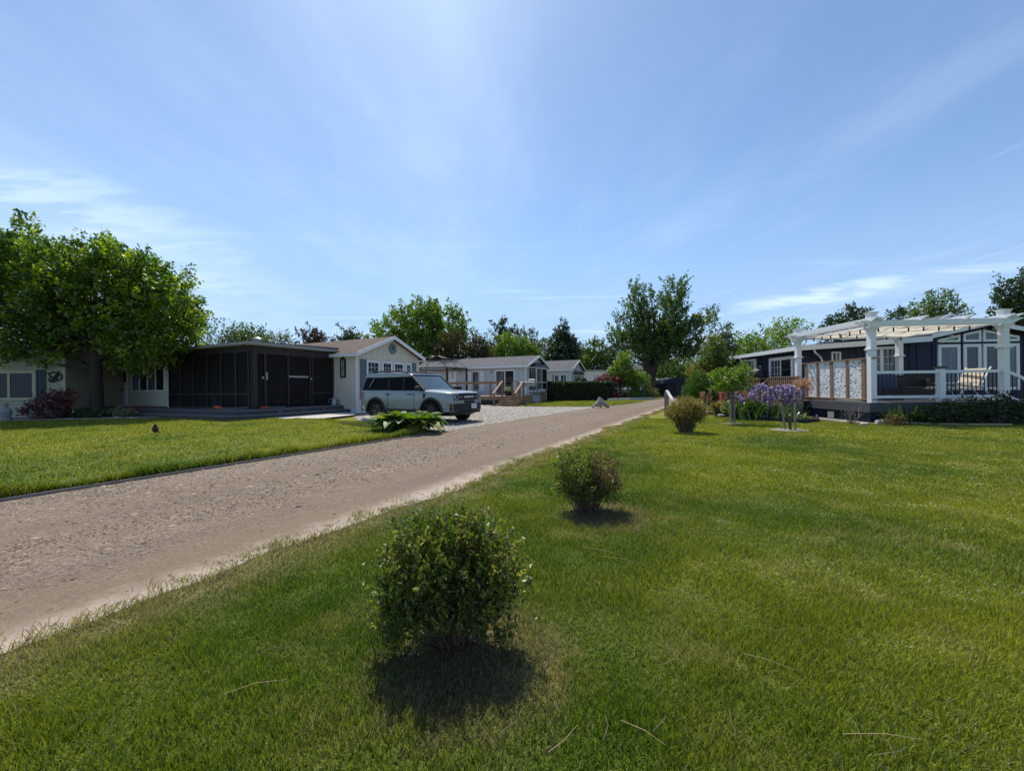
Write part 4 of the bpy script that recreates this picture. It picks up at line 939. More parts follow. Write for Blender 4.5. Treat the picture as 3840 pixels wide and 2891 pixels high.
# pale cottage seen between the two homes, with its planter and dark deck
CF = Frame((-21.4, 23.4), 20.0)
t = thing('cottage', 'pale blue white sunroom cottage glimpsed between the maple and the taupe home', 'house', CF.w(0, 0, 0), CF.a)
fc = wy(0); c0 = lambda px, py=1450: CF.on_y(px, py, 0)
mb = MB(); lap(mb, fc, c0(190)[0], c0(325)[0], .3, 3.2, M['greyblue2'], .16); xa, xb = c0(190)[0], c0(325)[0]; mb.box(xa, xb, .02, 5, 0, 3.2, M['greyblue2']); mb.build('wall', t)
mb = MB(); xm = (xa + xb)/2; mb.prism([(xa - .3, 3.1), (xm, 4.0), (xb + .3, 3.1), (xb + .3, 3.2), (xm, 4.1), (xa - .3, 3.2)], lambda a, b, d: (a, -.3 + d, b), 0, 5.6, M['shingle_grey']); mb.build('roof', t)
window(t, fc, c0(246)[0], c0(270)[0], .95, 2.75, 'white', 'glass_shade', .06, 1, 1); window(t, fc, c0(294)[0], c0(316)[0], .7, 2.6, 'white', 'glass', .08, 1, 4); 
t = thing('timber_deck', 'low dark timber deck with a rail behind the maple trunk', 'deck', (-21.6, 21.6, 0), R(14))
mb = MB(); mb.box(-1.2, 2.4, 0, 3, .1, .5, M['shed']); mb.build('platform', t); mb = MB()
for i in range(7): mb.box(-1.2 + i*.55, -1.15 + i*.55, 0, .05, .5, 1.45, M['shed'])
mb.box(-1.2, 2.4, -.02, .07, 1.45, 1.52, M['shed'])
for k in range(4): mb.box(-1.2, 2.4, .052, .075, .6 + k*.21, .72 + k*.21, M['shutter_dark'])
mb.build('rail', t)
t = thing('planter_box', 'teal grey wooden planter box in front of the cottage deck', 'planter', (-20.5, 19.7, 0), R(10)); mb = MB(); mb.box(-.7, .7, -.25, .25, .08, .42, M['teal_grey']); mb.build('box', t, .01); mb = MB(); mb.box(-.65, .65, -.2, .2, .42, .44, M['mulch']); mb.build('soil', t)
t = thing('wooden_step', 'reddish timber deck and step beside the maple trunk', 'deck', (-18.2, 19.3, 0), R(16)); mb = MB(); mb.box(-2.2, 1.9, 0, 1.4, .1, .46, M['red_wood']); mb.build('platform', t); mb = MB(); mb.box(-2.6, -1.2, -.35, 0, .05, .26, M['cedar']); mb.build('step', t)

# ------------------------------------------------------------------ grey blue park home behind the car
h2 = thing('park_home', 'grey blue park home with white trim and a bay window, behind the car', 'house', H2.w(0, 0, 0), H2.a)
ZE2, ZR2, WW, LL = 2.86, 3.62, 4.3, 10.6; sl2 = (ZR2 - ZE2)/(WW/2); tg2 = lambda s: ZE2 + sl2*(WW/2 - abs(s - WW/2))
f2, g2 = wy(0), wx(0)
def home_shell(root, W_, L_, ze, zr, mat, base='greyblue2'):
    s_ = (zr - ze)/(W_/2); f, g = wy(0), wx(0); mb = MB()
    lap(mb, f, 0, W_, .35, ze, M[mat], .12); lap(mb, f, 0, W_, ze, zr, M[mat], .12, lambda t: (t - ze)/s_, lambda t: W_ - (t - ze)/s_)
    lap(mb, g, 0, L_, .35, ze, M[mat], .12)
    mb.add([(0, L_, 0), (W_, L_, 0), (W_, L_, ze), (W_/2, L_, zr), (0, L_, ze)], [(0, 1, 2, 3, 4)], M[mat]); mb.add([(W_, 0, 0), (W_, L_, 0), (W_, L_, ze), (W_, 0, ze)], [(0, 1, 2, 3)], M[mat])
    mb.fbox(f, 0, W_, 0, .35, -.02, .005, M[base]); mb.fbox(g, 0, L_, 0, .35, -.02, .005, M[base])
    for a in (-.03, W_ - .06): mb.box(a, a + .09, -.04, .05, .1, ze - .02, M['white'])
    mb.build('wall', root)
home_shell(h2, WW, LL, ZE2, ZR2, 'greyblue')
gable(h2, 0, WW, 0, LL, ZE2, ZR2, 'shingle_grey', .25, .3)
X2 = lambda px, py=1450: H2.on_x(px, py, 0)
for (xa, xb, ta, tb, gl, sa) in ((1858, 1932, .55, 2.55, ['glass', 'glass_curtain'], 2),):
    window(h2, g2, X2(xa)[1], X2(xb)[1], ta, tb, 'white', gl, .1, 1, 1, sa, .07, name='sliding_door')
window(h2, g2, X2(1771)[1], X2(1799)[1], .95, 2.5, 'white', 'glass_curtain', .06, 1, 1, 1, mid=1.65)
shutter(h2, g2, X2(1753)[1], X2(1769)[1], .95, 2.5, 'white'); shutter(h2, g2, X2(1801)[1], X2(1816)[1], .95, 2.5, 'white')
mb = MB(); mb.fbox(g2, X2(1686)[1], X2(1713)[1], .5, 2.5, .01, .06, M['white']); dd = mb.build('door', h2)
c_ = X2(1698, 1410); mb = MB()
for a, b in (((0, .26), (.16, 0)), ((.16, 0), (0, -.26)), ((0, -.26), (-.16, 0)), ((-.16, 0), (0, .26))): mb.bar((-.068, c_[1] + a[0], c_[2] + a[1]), (-.068, c_[1] + b[0], c_[2] + b[1]), .04, .02, M['glass'])
mb.build('diamond_pane', dd)
for px in (1727, 1843):
    q = X2(px, 1394); mb = MB(); mb.lathe([(.04, 0), (.13, -.02), (.13, -.05), (.06, -.07)], (-.0, q[1], q[2]), M['galv'], 12, 'x'); mb.build('wall_lamp', h2)
q = X2(1955)[1]; downspout(h2, [(-.22, q, ZE2 - .1), (-.18, q - .02, ZE2 - .2), (-.06, q - .1, ZE2 - .35), (-.05, q - .1, .3)])
# bay window in the gable
A, B = H2.on_y(1985, 1420, 0)[0], H2.on_y(2037, 1420, 0)[0]; t0, t1 = H2.on_y(2010, 1462, 0)[2], H2.on_y(2010, 1379, 0)[2]
mb = MB(); zt = t1 + .02
mb.prism([(A - .1, 0), (A + .3, -.42), (B - .3, -.42), (B + .1, 0)], lambda a, b, d: (a, b, d), t0 - .16, t0, M['greyblue']); bay = mb.build('bay_window', h2); mb = MB(); mb.prism([(A - .1, 0), (A + .3, -.42), (B - .3, -.42), (B + .1, 0)], lambda a, b, d: (a, b, d), zt - .08, zt, M['white']); mb.build('bay_head', bay)
fb = wy(-.42); wb = window(bay, fb, A + .3, B - .3, t0, t1 - .06, 'white', ['glass_curtain', 'glass'], .05, 1, 1, 2, .05, mid=t0 + .62*(t1 - t0)*.55, name='frame')
for (p, q_) in (((A - .1, 0), (A + .3, -.42)), ((B - .3, -.42), (B + .1, 0))): mb = MB(); mb.add([(p[0], p[1], t0), (q_[0], q_[1], t0), (q_[0], q_[1], t1 - .06), (p[0], p[1], t1 - .06)], [(0, 1, 2, 3)], M['glass_curtain']); mb.build('side_pane', bay)
mb = MB(); mb.add([(A - .2, 0, zt), (A + .25, -.55, zt), (B - .25, -.55, zt), (B + .2, 0, zt), (A + .2, 0, zt + .34), (A + .45, -.2, zt + .34), (B - .45, -.2, zt + .34), (B - .2, 0, zt + .34)], [(0, 1, 5, 4), (1, 2, 6, 5), (2, 3, 7, 6), (4, 5, 6, 7)], M['black']); mb.build('bay_roof', h2)
# its timber deck
def deck2():
    t = thing('timber_deck', 'cedar deck with steps and rails in front of the grey blue home', 'deck', H2.w(0, 0, 0), H2.a)
    Xd = lambda px, py, c: H2.on_x(px, py, c)
    c = -3.4; y0, y1 = -.55, 9.8; zf = .62; C = M['cedar']
    mb = MB()
    for k in range(24):
        xa = c + k*(3.36)/24; mb.box(xa, xa + .132, y0, y1, zf - .04, zf, C)
    mb.build('deck_floor', t)
    mb = MB(); mb.box(c - .03, c - .002, y0, y1, zf - .26, zf - .002, C); mb.box(c - .02, c, y0 + .1, y1, .03, zf - .27, M['shed']); mb.box(c, -.1, y0 - .03, y0 - .002, .05, zf, C)
    for k in range(4): mb.box(c - .034, c - .021, 4.1, y1, .04 + k*.09, .115 + k*.09, M['grey_wood'])
    mb.build('skirt', t)
    sA, sB = Xd(1963, 1500, c)[1], Xd(1884, 1500, c)[1]
    for k in range(4):
        mb = MB(); z = zf - .155*(k + 1) + .0; mb.box(c - .3*(k + 1), c - .3*k, sA, sB, z - .045, z, C); mb.box(c - .3*(k + 1) + .02, c - .3*(k + 1) + .04, sA, sB, max(0, z - .155), z - .046, C); mb.build('step', t)
    for s in (sA, sB):
        mb = MB(); mb.box(c - .06, c + .04, s - .05, s + .05, 0, zf + .98, M['cedar_v']); mb.build('rail_post', t); mb = MB(); mb.box(c - 1.28, c - 1.18, s - .05, s + .05, 0, .82, M['cedar_v']); mb.build('rail_post', t)
        mb = MB(); mb.bar((c - .02, s, zf + 1.0), (c - 1.34, s, .82), .14, .045, C); mb.build('handrail', t)
    for a, b in ((sB, y1), (y0, sA - 1.9)) if False else ((sB, y1),):
        mb = MB(); mb.box(c - .08, c + .07, a, b, zf + .96, zf + 1.005, C); mb.box(c - .02, c + .02, a, b, zf + .84, zf + .955, C); mb.build('handrail', t)
        for q in np.arange(a + .9, b + .1, 1.35): mb = MB(); mb.box(c - .05, c + .05, q - .05, q + .05, zf, zf + .955, M['cedar_v']); mb.build('rail_post', t)
    mb = MB(); mb.box(c - .08, c + .07, y0, sA - .05, zf + .96, zf + 1.005, C); mb.build('handrail', t)
    for q in (y0 + .06, (y0 + sA)/2): mb = MB(); mb.box(c - .05, c + .05, q - .05, q + .05, 0, zf + .955, M['cedar_v']); mb.build('rail_post', t)
    return zf
zf2 = deck2()
# gazebo frame on the deck
gz = thing('gazebo_frame', 'bare black metal gazebo frame with arched ribs on the cedar deck', 'gazebo', H2.w(-1.95, 6.75, zf2), H2.a)
q = []; hx, hy, hh = 1.35, 1.95, 2.08; bk = M['black']
for sx in (-1, 1):
    for sy in (-1, 1): mb = MB(); mb.box(sx*hx - .055, sx*hx + .055, sy*hy - .055, sy*hy + .055, 0, hh, bk); mb.build('post', gz)
mb = MB()
for sy in (-1, 1): mb.bar((-hx, sy*hy, hh), (hx, sy*hy, hh), .05, .09, bk); mb.bar((-hx, sy*hy, hh - .16), (hx, sy*hy, hh - .16), .025, .03, bk)
for sx in (-1, 1): mb.bar((sx*hx, -hy, hh + .002), (sx*hx, hy, hh + .002), .05, .09, bk); mb.bar((sx*hx, -hy, hh - .16), (sx*hx, hy, hh - .16), .025, .03, bk)
mb.build('top_frame', gz)
for (ex_, ey_) in ((-hx, -hy), (hx, -hy), (-hx, hy), (hx, hy), (0, -hy), (0, hy), (-hx, 0), (hx, 0)):
    mb = MB(); mb.tube([(ex_*(1.14 if abs(ex_) and abs(ey_) else 1), ey_*(1.14 if abs(ex_) and abs(ey_) else 1), hh - .08), (ex_, ey_, hh + .02), (ex_*.8, ey_*.8, hh + .42), (ex_*.5, ey_*.5, hh + .78), (ex_*.15, ey_*.15, hh + .98), (0, 0, hh + 1.0)], .016, bk, 6); mb.build('roof_rib', gz)
# things on and before that deck
t = thing('glass_planter', 'dark planter tub with a small white flower at the top of the deck steps', 'planter', H2.w(-2.6, H2.on_x(1911, 1470, -2.6)[1], zf2), H2.a); mb = MB(); mb.lathe([(.3, 0), (.42, .28), (.42, .34)], (0, 0, 0), M['plastic_black'], 14); mb.build('tub', t, smooth=True)
r_ = np.random.default_rng(77); C_ = r_.normal(size=(220, 3))*np.array([.16, .16, .1]) + np.array([0, 0, .44]); leaves('flowers', C_, .07, r_, LM['pale'], t, r_.uniform(0, 1, 220))
t = thing('barbecue', 'covered grey barbecue with a pale lid at the right end of the cedar deck', 'barbecue', H2.w(-2.4, H2.on_x(1990, 1440, -2.4)[1], zf2), H2.a)
mb = MB(); mb.box(-.3, .3, -.4, .75, .62, .95, M['galv']); mb.build('cabinet', t, .02); mb = MB(); mb.tube([(0, -.36, .97), (0, -.3, 1.0), (0, .1, 1.0), (0, .16, .97)], [.08, .13, .13, .08], M['grey_trim'], 12); mb.build('lid', t, smooth=True)
for sx in (-.25, .25):
    for sy in (-.35, .68): mb = MB(); mb.tube([(sx, sy, 0), (sx, sy, .64)], .025, M['black'], 6); mb.build('leg', t)
t = thing('deck_chest', 'black chest under the cedar rail behind the car', 'chest', H2.w(-2.9, 4.9, zf2), H2.a); mb = MB(); mb.box(-.3, .3, -.9, .9, .03, .62, M['plastic_black']); mb.build('body', t, .03); mb = MB(); mb.box(-.33, .33, -.93, .93, .62, .7, M['plastic_black']); mb.build('lid', t, .02)
t = thing('rubbish_bin', 'black bin standing on the gravel beside the deck steps', 'bin', H2.w(-3.75, 3.55, .01), H2.a); mb = MB(); mb.lathe([(.24, 0), (.3, .55), (.32, .58), (.3, .62)], (0, 0, 0), M['plastic_black'], 14); mb.build('body', t, smooth=True); mb = MB(); mb.lathe([(.33, .62), (.3, .68), (.1, .72)], (0, 0, 0), M['plastic_black'], 14); mb.build('lid', t, smooth=True)

# ------------------------------------------------------------------ second grey home, trailer and the homes at the end of the road
h3 = thing('park_home', 'pale grey park home with a bay window behind the clipped hedge', 'house', H3.w(0, 0, 0), H3.a)
home_shell(h3, 4.3, 9, 2.86, 3.72, 'greyblue2'); gable(h3, 0, 4.3, 0, 9, 2.86, 3.72, 'shingle_grey', .25, .3)
g3 = wx(0); X3 = lambda px: H3.on_x(px, 1450, 0)[1]
window(h3, g3, X3(2079), X3(2098), .9, 2.35, 'white', 'glass_curtain', .07, 1, 1, 1, mid=1.6); shutter(h3, g3, X3(2073), X3(2078), .9, 2.35, 'shutter'); window(h3, g3, X3(2101), X3(2127), .5, 2.4, 'white', ['glass_curtain', 'glass'], .09, 1, 1, 2, name='sliding_door'); window(h3, g3, X3(2052), X3(2056), .9, 2.35, 'white', 'glass', .05)
A, B = H3.on_y(2150, 1420, 0)[0], H3.on_y(2185, 1420, 0)[0]
window(h3, wy(0), A, B, .6, 2.35, 'white', ['glass_shade', 'glass', 'glass_curtain'], .09, 1, 1, 3, .1, name='bay_window')
mb = MB(); mb.add([(A - .1, 0, 2.4), (A + .2, -.4, 2.4), (B - .2, -.4, 2.4), (B + .1, 0, 2.4), (A + .25, 0, 2.72), (B - .25, 0, 2.72)], [(0, 1, 4), (1, 2, 5, 4), (2, 3, 5), (0, 3, 2, 1)], M['shingle_grey']); mb.build('bay_roof', h3)
p = at(2262, 1450, 47); t = thing('mobile_home', 'long flat roofed white mobile home behind the purple shrub', 'house', (p.x, 47, 0), R(4))
mb = MB(); lap(mb, wy(0), -2.3, 5.2, .4, 2.95, M['white_wood'], .3); mb.box(-2.3, 5.2, .02, 4, 0, 2.95, M['white_wood']); mb.build('wall', t); mb = MB(); mb.box(-2.45, 5.35, -.15, 4.2, 2.95, 3.12, M['grey_trim']); mb.build('roof', t); mb = MB(); mb.lathe([(.1, 0), (.1, .25), (.16, .3), (.05, .38)], (1.2, 1, 3.1), M['galv'], 8); mb.build('roof_vent', t)
window(t, wy(0), 2.2, 3.4, 1.2, 2.2, 'white', 'glass', .06)
E1 = Frame((15.9, 62.0), 64.0); t = thing('park_home', 'grey home with a low gable half hidden by the big roadside tree', 'house', E1.w(0, 0, 0), E1.a); home_shell(t, 4.4, 9, 3.0, 3.9, 'greyblue2'); gable(t, 0, 4.4, 0, 9, 3.0, 3.9, 'shingle_grey', .25, .3)
window(t, wx(0), 1.0, 2.4, 1.0, 2.4, 'white', 'glass', .08); window(t, wx(0), 4.0, 5.6, .6, 2.4, 'white', 'glass', .08, name='sliding_door'); window(t, wy(0), 1.4, 3.0, .9, 2.4, 'white', 'glass', .08)
E2 = Frame((20.6, 58.5), 66.0); t = thing('park_home', 'narrow pale gabled home right of the big tree at the end of the road', 'house', E2.w(0, 0, 0), E2.a); home_shell(t, 4.0, 6, 3.1, 4.3, 'greyblue2'); gable(t, 0, 4.0, 0, 6, 3.1, 4.3, 'shingle_grey', .2, .25); window(t, wy(0), 1.2, 2.4, 1.0, 2.6, 'white', 'glass', .08); window(t, wx(0), 1.2, 2.2, 1.0, 2.4, 'white', 'glass', .08)
p = at(2545, 1487, 46.5); t = thing('garden_shed', 'dark low shed with a gambrel roof at the end of the gravel road', 'shed', (p.x, 46.5, 0), R(10))
mb = MB(); batten(mb, wy(0), -1.6, 1.55, 0, lambda s: 1.45, M['shed'], .3); mb.box(-1.6, 1.55, .01, 2.4, 0, 1.45, M['shed']); mb.build('wall', t); mb = MB(); mb.prism([(-1.75, 1.4), (-1.5, 1.85), (-.6, 2.12), (1.1, 2.12), (1.7, 1.85), (1.75, 1.4)], lambda a, b, d: (a, -.15 + d, b), 0, 2.7, M['shed']); mb.build('roof', t); mb = MB(); mb.fbox(wy(0), -.4, .6, .05, 1.4, .02, .05, M['sign_dark']); mb.build('door', t)
p = at(2462, 1470, 50); t = thing('porch_deck', 'dark red railed porch with a pale awning at the end of the road', 'porch', (p.x, 50, 0), R(8))
mb = MB(); mb.box(-1.5, 1.5, 0, 2, 0, .75, M['teal_grey']); mb.build('base', t); mb = MB()
for i in range(16): mb.box(-1.5 + i*.195, -1.42 + i*.195, -.03, .03, .78, 1.75, M['red_wood'])
mb.box(-1.55, 1.55, -.05, .05, 1.75, 1.84, M['red_wood']); mb.build('rail', t); mb = MB(); mb.hexa([(-1.6, -.4, 2.4), (.4, -.4, 1.95), (.4, 1.4, 1.95), (-1.6, 1.4, 2.4), (-1.6, -.4, 2.46), (.4, -.4, 2.01), (.4, 1.4, 2.01), (-1.6, 1.4, 2.46)], M['canvas']); mb.build('awning', t)
for sx in (-1.45, .3): mb = MB(); mb.tube([(sx, -.3, .75), (sx, -.3, 2.1)], .04, M['red_wood'], 6); mb.build('post', t)
p = at(2404, 1450, 50); t = thing('railing_fence', 'black slatted rail left of the big tree trunk', 'railing', (p.x, 50, 0), R(6)); mb = MB()
for i in range(18): mb.box(-1.3 + i*.14, -1.23 + i*.14, 0, .05, .75, 1.75, M['black'])
mb.box(-1.35, 1.25, -.02, .07, 1.75, 1.85, M['black']); mb.build('slats', t); mb = MB(); mb.box(-1.35, 1.25, 0, .06, 0, .75, M['black']); mb.build('panel', t)
p = at(2335, 1475, 43); t = thing('boat_cover', 'white shrink wrapped boat hull parked behind the flower bed', 'boat', (p.x, 43, 0), R(5))
mb = MB(); mb.add([(-1.4, 0, .3), (1.4, 0, .3), (1.5, 0, .8), (1.3, .2, 1.02), (-.9, .2, 1.05), (-1.7, 0, .85), (-1.4, 1.5, .3), (1.4, 1.5, .3), (1.5, 1.6, .8), (1.3, 1.3, 1.02), (-.9, 1.3, 1.05), (-1.7, 1.5, .85)], [(0, 1, 2, 5), (5, 2, 3, 4), (6, 7, 8, 11), (11, 8, 9, 10), (4, 3, 9, 10), (1, 7, 8, 2), (2, 8, 9, 3), (0, 6, 11, 5), (5, 11, 10, 4)], M['white']); mb.build('hull', t)
for s in (-.8, .9): mb = MB(); mb.box(s - .1, s + .1, .2, 1.2, 0, .3, M['black']); mb.build('support_block', t)
# ------------------------------------------------------------------ navy home on the right, its deck and pergola
N0 = at(3270, 1510, 12.63); NF = Frame((N0.x, N0.y), -4.0); ZD = .63
NY = 4.45                                            # the wall facing the camera
Y = lambda px, py: NF.on_y(px, py, NY)
XC = Y(3018, 1400)[0]
X_ = lambda px, py=1450: NF.on_x(px, py, XC)
nv = thing('park_home', 'navy board and batten home with white trim behind the pergola', 'house', NF.w(0, 0, 0), NF.a)
fn, gn = wy(NY), wx(XC)
eL = Y(3017, 1304); eR = Y(3467, 1276); GXL = eR[0]; GXP = Y(3681, 1215)[0]; GXR = 2*GXP - GXL
zr0 = eR[2] + .12; gs = .215; zpk = zr0 + gs*(GXP - GXL)
lt = lambda s: eL[2] + (eR[2] - eL[2])*(s - XC)/(GXL - XC)
gt = lambda s: zpk - gs*abs(s - GXP)
nm = M['navy']; mb = MB()
batten(mb, fn, XC, GXL, 0, lt, nm, .3, 0, .045, .022); batten(mb, fn, GXL, GXR, 0, gt, nm, .3, 0, .045, .022)
LB = X_(2700, 1400)[1]
batten(mb, gn, NY, LB, 0, lambda s: eL[2] - .02, nm, .3, 0, .045, .022)
mb.add([(XC, LB, 0), (GXR, LB, 0), (GXR, LB, zr0), (GXP, LB, zpk), (GXL, LB, zr0), (XC, LB, eL[2])], [(0, 1, 2, 3, 4, 5)], nm); mb.add([(GXR, NY, 0), (GXR, LB, 0), (GXR, LB, zr0), (GXR, NY, zr0)], [(0, 1, 2, 3)], nm)
mb.build('wall', nv)
mb = MB(); rm = M['shingle_grey']; a, b = NY - .32, LB + .3
def rslab(x0, z0, x1, z1, th=.09): mb.hexa([(x0, a, z0), (x1, a, z1), (x1, b, z1), (x0, b, z0), (x0, a, z0 + th), (x1, a, z1 + th), (x1, b, z1 + th), (x0, b, z0 + th)], rm)
rslab(XC - .35, eL[2] - .02, GXL, eR[2] + .06); rslab(GXL - .02, zr0 + .02, GXP, zpk + .04); rslab(GXP + .001, zpk + .04, GXR + .3, zr0 - .03)
mb.hexa([(XC - .2, NY + 1.2, eL[2] + .06), (GXP, NY + 1.2, zpk + .06), (GXP, b - .1, zpk + .06), (XC - .2, b - .1, eL[2] + .06), (XC - .2, NY + 1.2, eL[2] + .1), (GXP, NY + 1.2, zpk + .12), (GXP, b - .1, zpk + .12), (XC - .2, b - .1, eL[2] + .1)], rm)
# the small raised gable further back
mb.prism([(GXP - .9, zpk + .05), (GXP + .35, zpk + .72), (GXP + 1.6, zpk + .05)], lambda s, t_, d: (s, NY + 1.6 + d, t_), 0, 5, rm); mb.build('roof', nv)
mb = MB(); w = M['white']
def fas(x0, z0, x1, z1, h=.14): mb.hexa([(x0, a - .03, z0 - h), (x1, a - .03, z1 - h), (x1, a - .003, z1 - h), (x0, a - .003, z0 - h), (x0, a - .03, z0 + .07), (x1, a - .03, z1 + .07), (x1, a - .003, z1 + .07), (x0, a - .003, z0 + .07)], w)
fas(XC - .36, eL[2], GXL, eR[2] + .06); fas(GXL, zr0 + .02, GXP, zpk + .04, .1); fas(GXP, zpk + .04, GXR + .3, zr0 - .03, .1)
mb.box(XC - .46, XC - .36, a - .03, b, eL[2] - .12, eL[2] + .05, w); mb.box(XC - .36, XC, a, b, eL[2] - .1, eL[2] - .08, w)
mb.prism([(GXP - 1.0, zpk + .06), (GXP + .35, zpk + .77), (GXP + 1.7, zpk + .06), (GXP + 1.4, zpk + .06), (GXP + .35, zpk + .64), (GXP - .7, zpk + .06)], lambda s, t_, d: (s, NY + 1.55 + d, t_), 0, .04, w)
mb.build('fascia', nv)
downspout(nv, [(XC + .2, a + .02, lt(XC) - .1), (XC + .22, a + .02, lt(XC) - .22), (XC + .6, NY - .06, lt(XC) - .42), (XC + .66, NY - .06, lt(XC) - .55), (XC + .66, NY - .06, .1)])
# gable windows
wt = Y(3560, 1292)[2]; wb_ = Y(3560, 1464)[2]; ut = Y(3560, 1284)[2]
for (xa, xb, gl) in ((3514, 3597, 'glass_shade'), (3609, 3675, 'glass_blind'), (3683, 3749, 'glass_blind'), (3757, 3818, 'glass_shade')):
    s0, s1 = Y(xa, 1400)[0], Y(xb, 1400)[0]
    window(nv, fn, s0, s1, wb_, wt, 'white', gl, .12)
    window(nv, fn, s0, s1, ut, 0, 'white', 'glass_shade', .09, topf=lambda s: gt(s) - .2)
A, B = Y(3244, 1400)[0], Y(3362, 1400)[0]; window(nv, fn, A, B, ZD + .05, Y(3300, 1301)[2], 'white', ['glass_shade', 'glass_curtain'], .1, 2, 6, 2, .12, name='patio_door')
A, B = Y(3116, 1340)[0], Y(3150, 1340)[0]; window(nv, fn, A, B, Y(3130, 1375)[2], Y(3130, 1320)[2], 'white', ['glass', 'glass_shade'], .05, 1, 1, 2, .03)
for px in (3550, 3722):
    q = Y(px, 1245); mb = MB(); mb.tube([(q[0], NY - .02, gt(q[0]) - .1), (q[0], NY - .12, gt(q[0]) - .12), (q[0] + .03, NY - .2, gt(q[0]) - .18)], [.05, .035, .06], M['white'], 8); mb.build('floodlight', nv, smooth=True)
# long side: sliding door, windows
d0, d1 = X_(2979)[1], X_(2889)[1]; window(nv, gn, d0, d1, ZD + .02, X_(2950, 1337)[2], 'white', ['glass', 'glass_curtain'], .14, 3, 5, 2, .06, muns=(1,), name='sliding_door')
q0, q1 = X_(2838)[1], X_(2781)[1]; zt_, zb_ = X_(2800, 1349)[2], X_(2800, 1412)[2]; window(nv, gn, q0, q1, zb_, zt_, 'white', ['glass_curtain', 'glass'], .12, 2, 3, 2, .08)
window(nv, gn, X_(2770)[1], X_(2735)[1], zb_, zt_, 'white', ['glass', 'glass'], .1, 2, 3, 2, .05)
mb = MB(); mb.hexa([(XC - .01, q1 + .1, zb_), (XC - .5, q1 + .35, zb_), (XC - .5, q1 + .4, zb_), (XC - .01, q1 + .15, zb_), (XC - .01, q1 + .1, zt_), (XC - .5, q1 + .35, zt_), (XC - .5, q1 + .4, zt_), (XC - .01, q1 + .15, zt_)], M['glass']); mb.build('casement_sash', nv)
s = X_(2823)[1]; downspout(nv, [(XC - .42, s + .5, eL[2] - .1), (XC - .4, s + .4, eL[2] - .24), (XC - .06, s - .3, eL[2] - .34), (XC - .05, s - .35, .5)])

# deck
dk = thing('house_deck', 'raised deck with grey fascia and navy skirting in front of the navy home', 'deck', NF.w(0, 0, 0), NF.a)
DX0, DX1, DY0, DY1 = -.17, 4.15, -.14, NY - .02
mb = MB(); k = 32
for i in range(k):
    ya = DY0 + i*(DY1 - DY0)/k; mb.box(DX0, DX1 + 2.2 if ya > 1.6 else DX1, ya, ya + (DY1 - DY0)/k - .006, ZD - .035, ZD, M['deck_grey'])
mb.build('deck_floor', dk)
mb = MB(); mb.box(DX0 - .03, DX1 + .03, DY0 - .03, DY0 - .004, ZD - .3, ZD - .004, M['grey_dark']); mb.box(DX0 - .03, DX0 - .004, DY0 - .003, DY1, ZD - .3, ZD - .004, M['grey_dark']); mb.box(DX1 + .004, DX1 + .03, DY0 - .003, 1.6, ZD - .3, ZD - .004, M['grey_dark']); mb.build('fascia_board', dk)
mb = MB(); batten(mb, wy(DY0 + .06), DX0 + .05, DX1 - .05, 0, lambda s: ZD - .04, nm, .2); batten(mb, wx(DX0 + .06), DY0 + .06, DY1, 0, lambda s: ZD - .04, nm, .2); mb.box(DX1 - .06, DX1 - .04, DY0 + .06, DY1, 0, ZD - .04, nm); mb.build('skirting', dk)
for i in range(3):
    mb = MB(); x = DX1 + .03 + i*.3; z = ZD - .17*(i + 1) + .0; mb.box(x, x + .32, .05, 1.5, z - .05, z, M['deck_grey']); mb.box(x + .27, x + .3, .05, 1.5, max(0, z - .17), z - .052, M['grey_dark']); mb.build('step', dk)
mb = MB(); q = NF.on_x(3122, 1562, DX0 + .05); mb.fbox(wx(DX0 + .05), q[1] - .14, q[1] + .16, .03, .27, .03, .06, M['grey_trim']); mb.build('vent_cover', dk)
# pergola
pg = thing('pergola', 'white pergola with square columns and a cream canopy over the deck', 'pergola', NF.w(0, 0, ZD), NF.a)
PW, PD, PH = 3.85, 3.6, 2.4; C = .085
for cx in (0, PW):
    for cy_ in (0, PD):
        mb = MB(); mb.box(cx - C, cx + C, cy_ - C, cy_ + C, 0, PH - .001, w)
        for (z, h, e) in ((1.66, .03, .045), (1.69, .05, .02), (PH - .14, .05, .02), (PH - .09, .05, .045), (PH - .04, .035, .075)): mb.box(cx - C - e, cx + C + e, cy_ - C - e, cy_ + C + e, z, z + h, w)
        mb.build('column', pg)
        mb = MB(); mb.box(cx - .1, cx + .1, cy_ - .1, cy_ + .1, PH + .2, PH + .385, w); mb.hexa([(cx - .11, cy_ - .11, PH + .385), (cx + .11, cy_ - .11, PH + .385), (cx + .11, cy_ + .11, PH + .385), (cx - .11, cy_ + .11, PH + .385), (cx - .145, cy_ - .145, PH + .44), (cx + .145, cy_ - .145, PH + .44), (cx + .145, cy_ + .145, PH + .44), (cx - .145, cy_ + .145, PH + .44)], w); mb.build('post_cap', pg)
def ogee(L0, L1, z0, h):
    o = [(L0, z0 + h), (L0, z0 + h*.8)]
    for i in range(1, 7): u = i/6; o.append((L0 + .34*u, z0 + h*.8 - h*.8*(u*u*(3 - 2*u))))
    e = [(L1 - (p[0] - L0), p[1]) for p in reversed(o)]
    return o + e
for cy_ in (0, PD):
    for e in (-.1 - .045, .1):
        mb = MB(); mb.prism(ogee(-.42, PW + .42, PH, .17), lambda s, t_, d: (s, cy_ + e + d, t_), 0, .045, w); mb.build('beam', pg)
for cx in (-.145, .1, 1.28, 2.57, PW - .145, PW + .1):
    mb = MB(); mb.prism(ogee(-.42, PD + .42, PH + .09, .17), lambda s, t_, d: (cx + d, s, t_), 0, .045, w); mb.build('rafter', pg)
mb = MB(); V = []; nx, ny = 14, 26
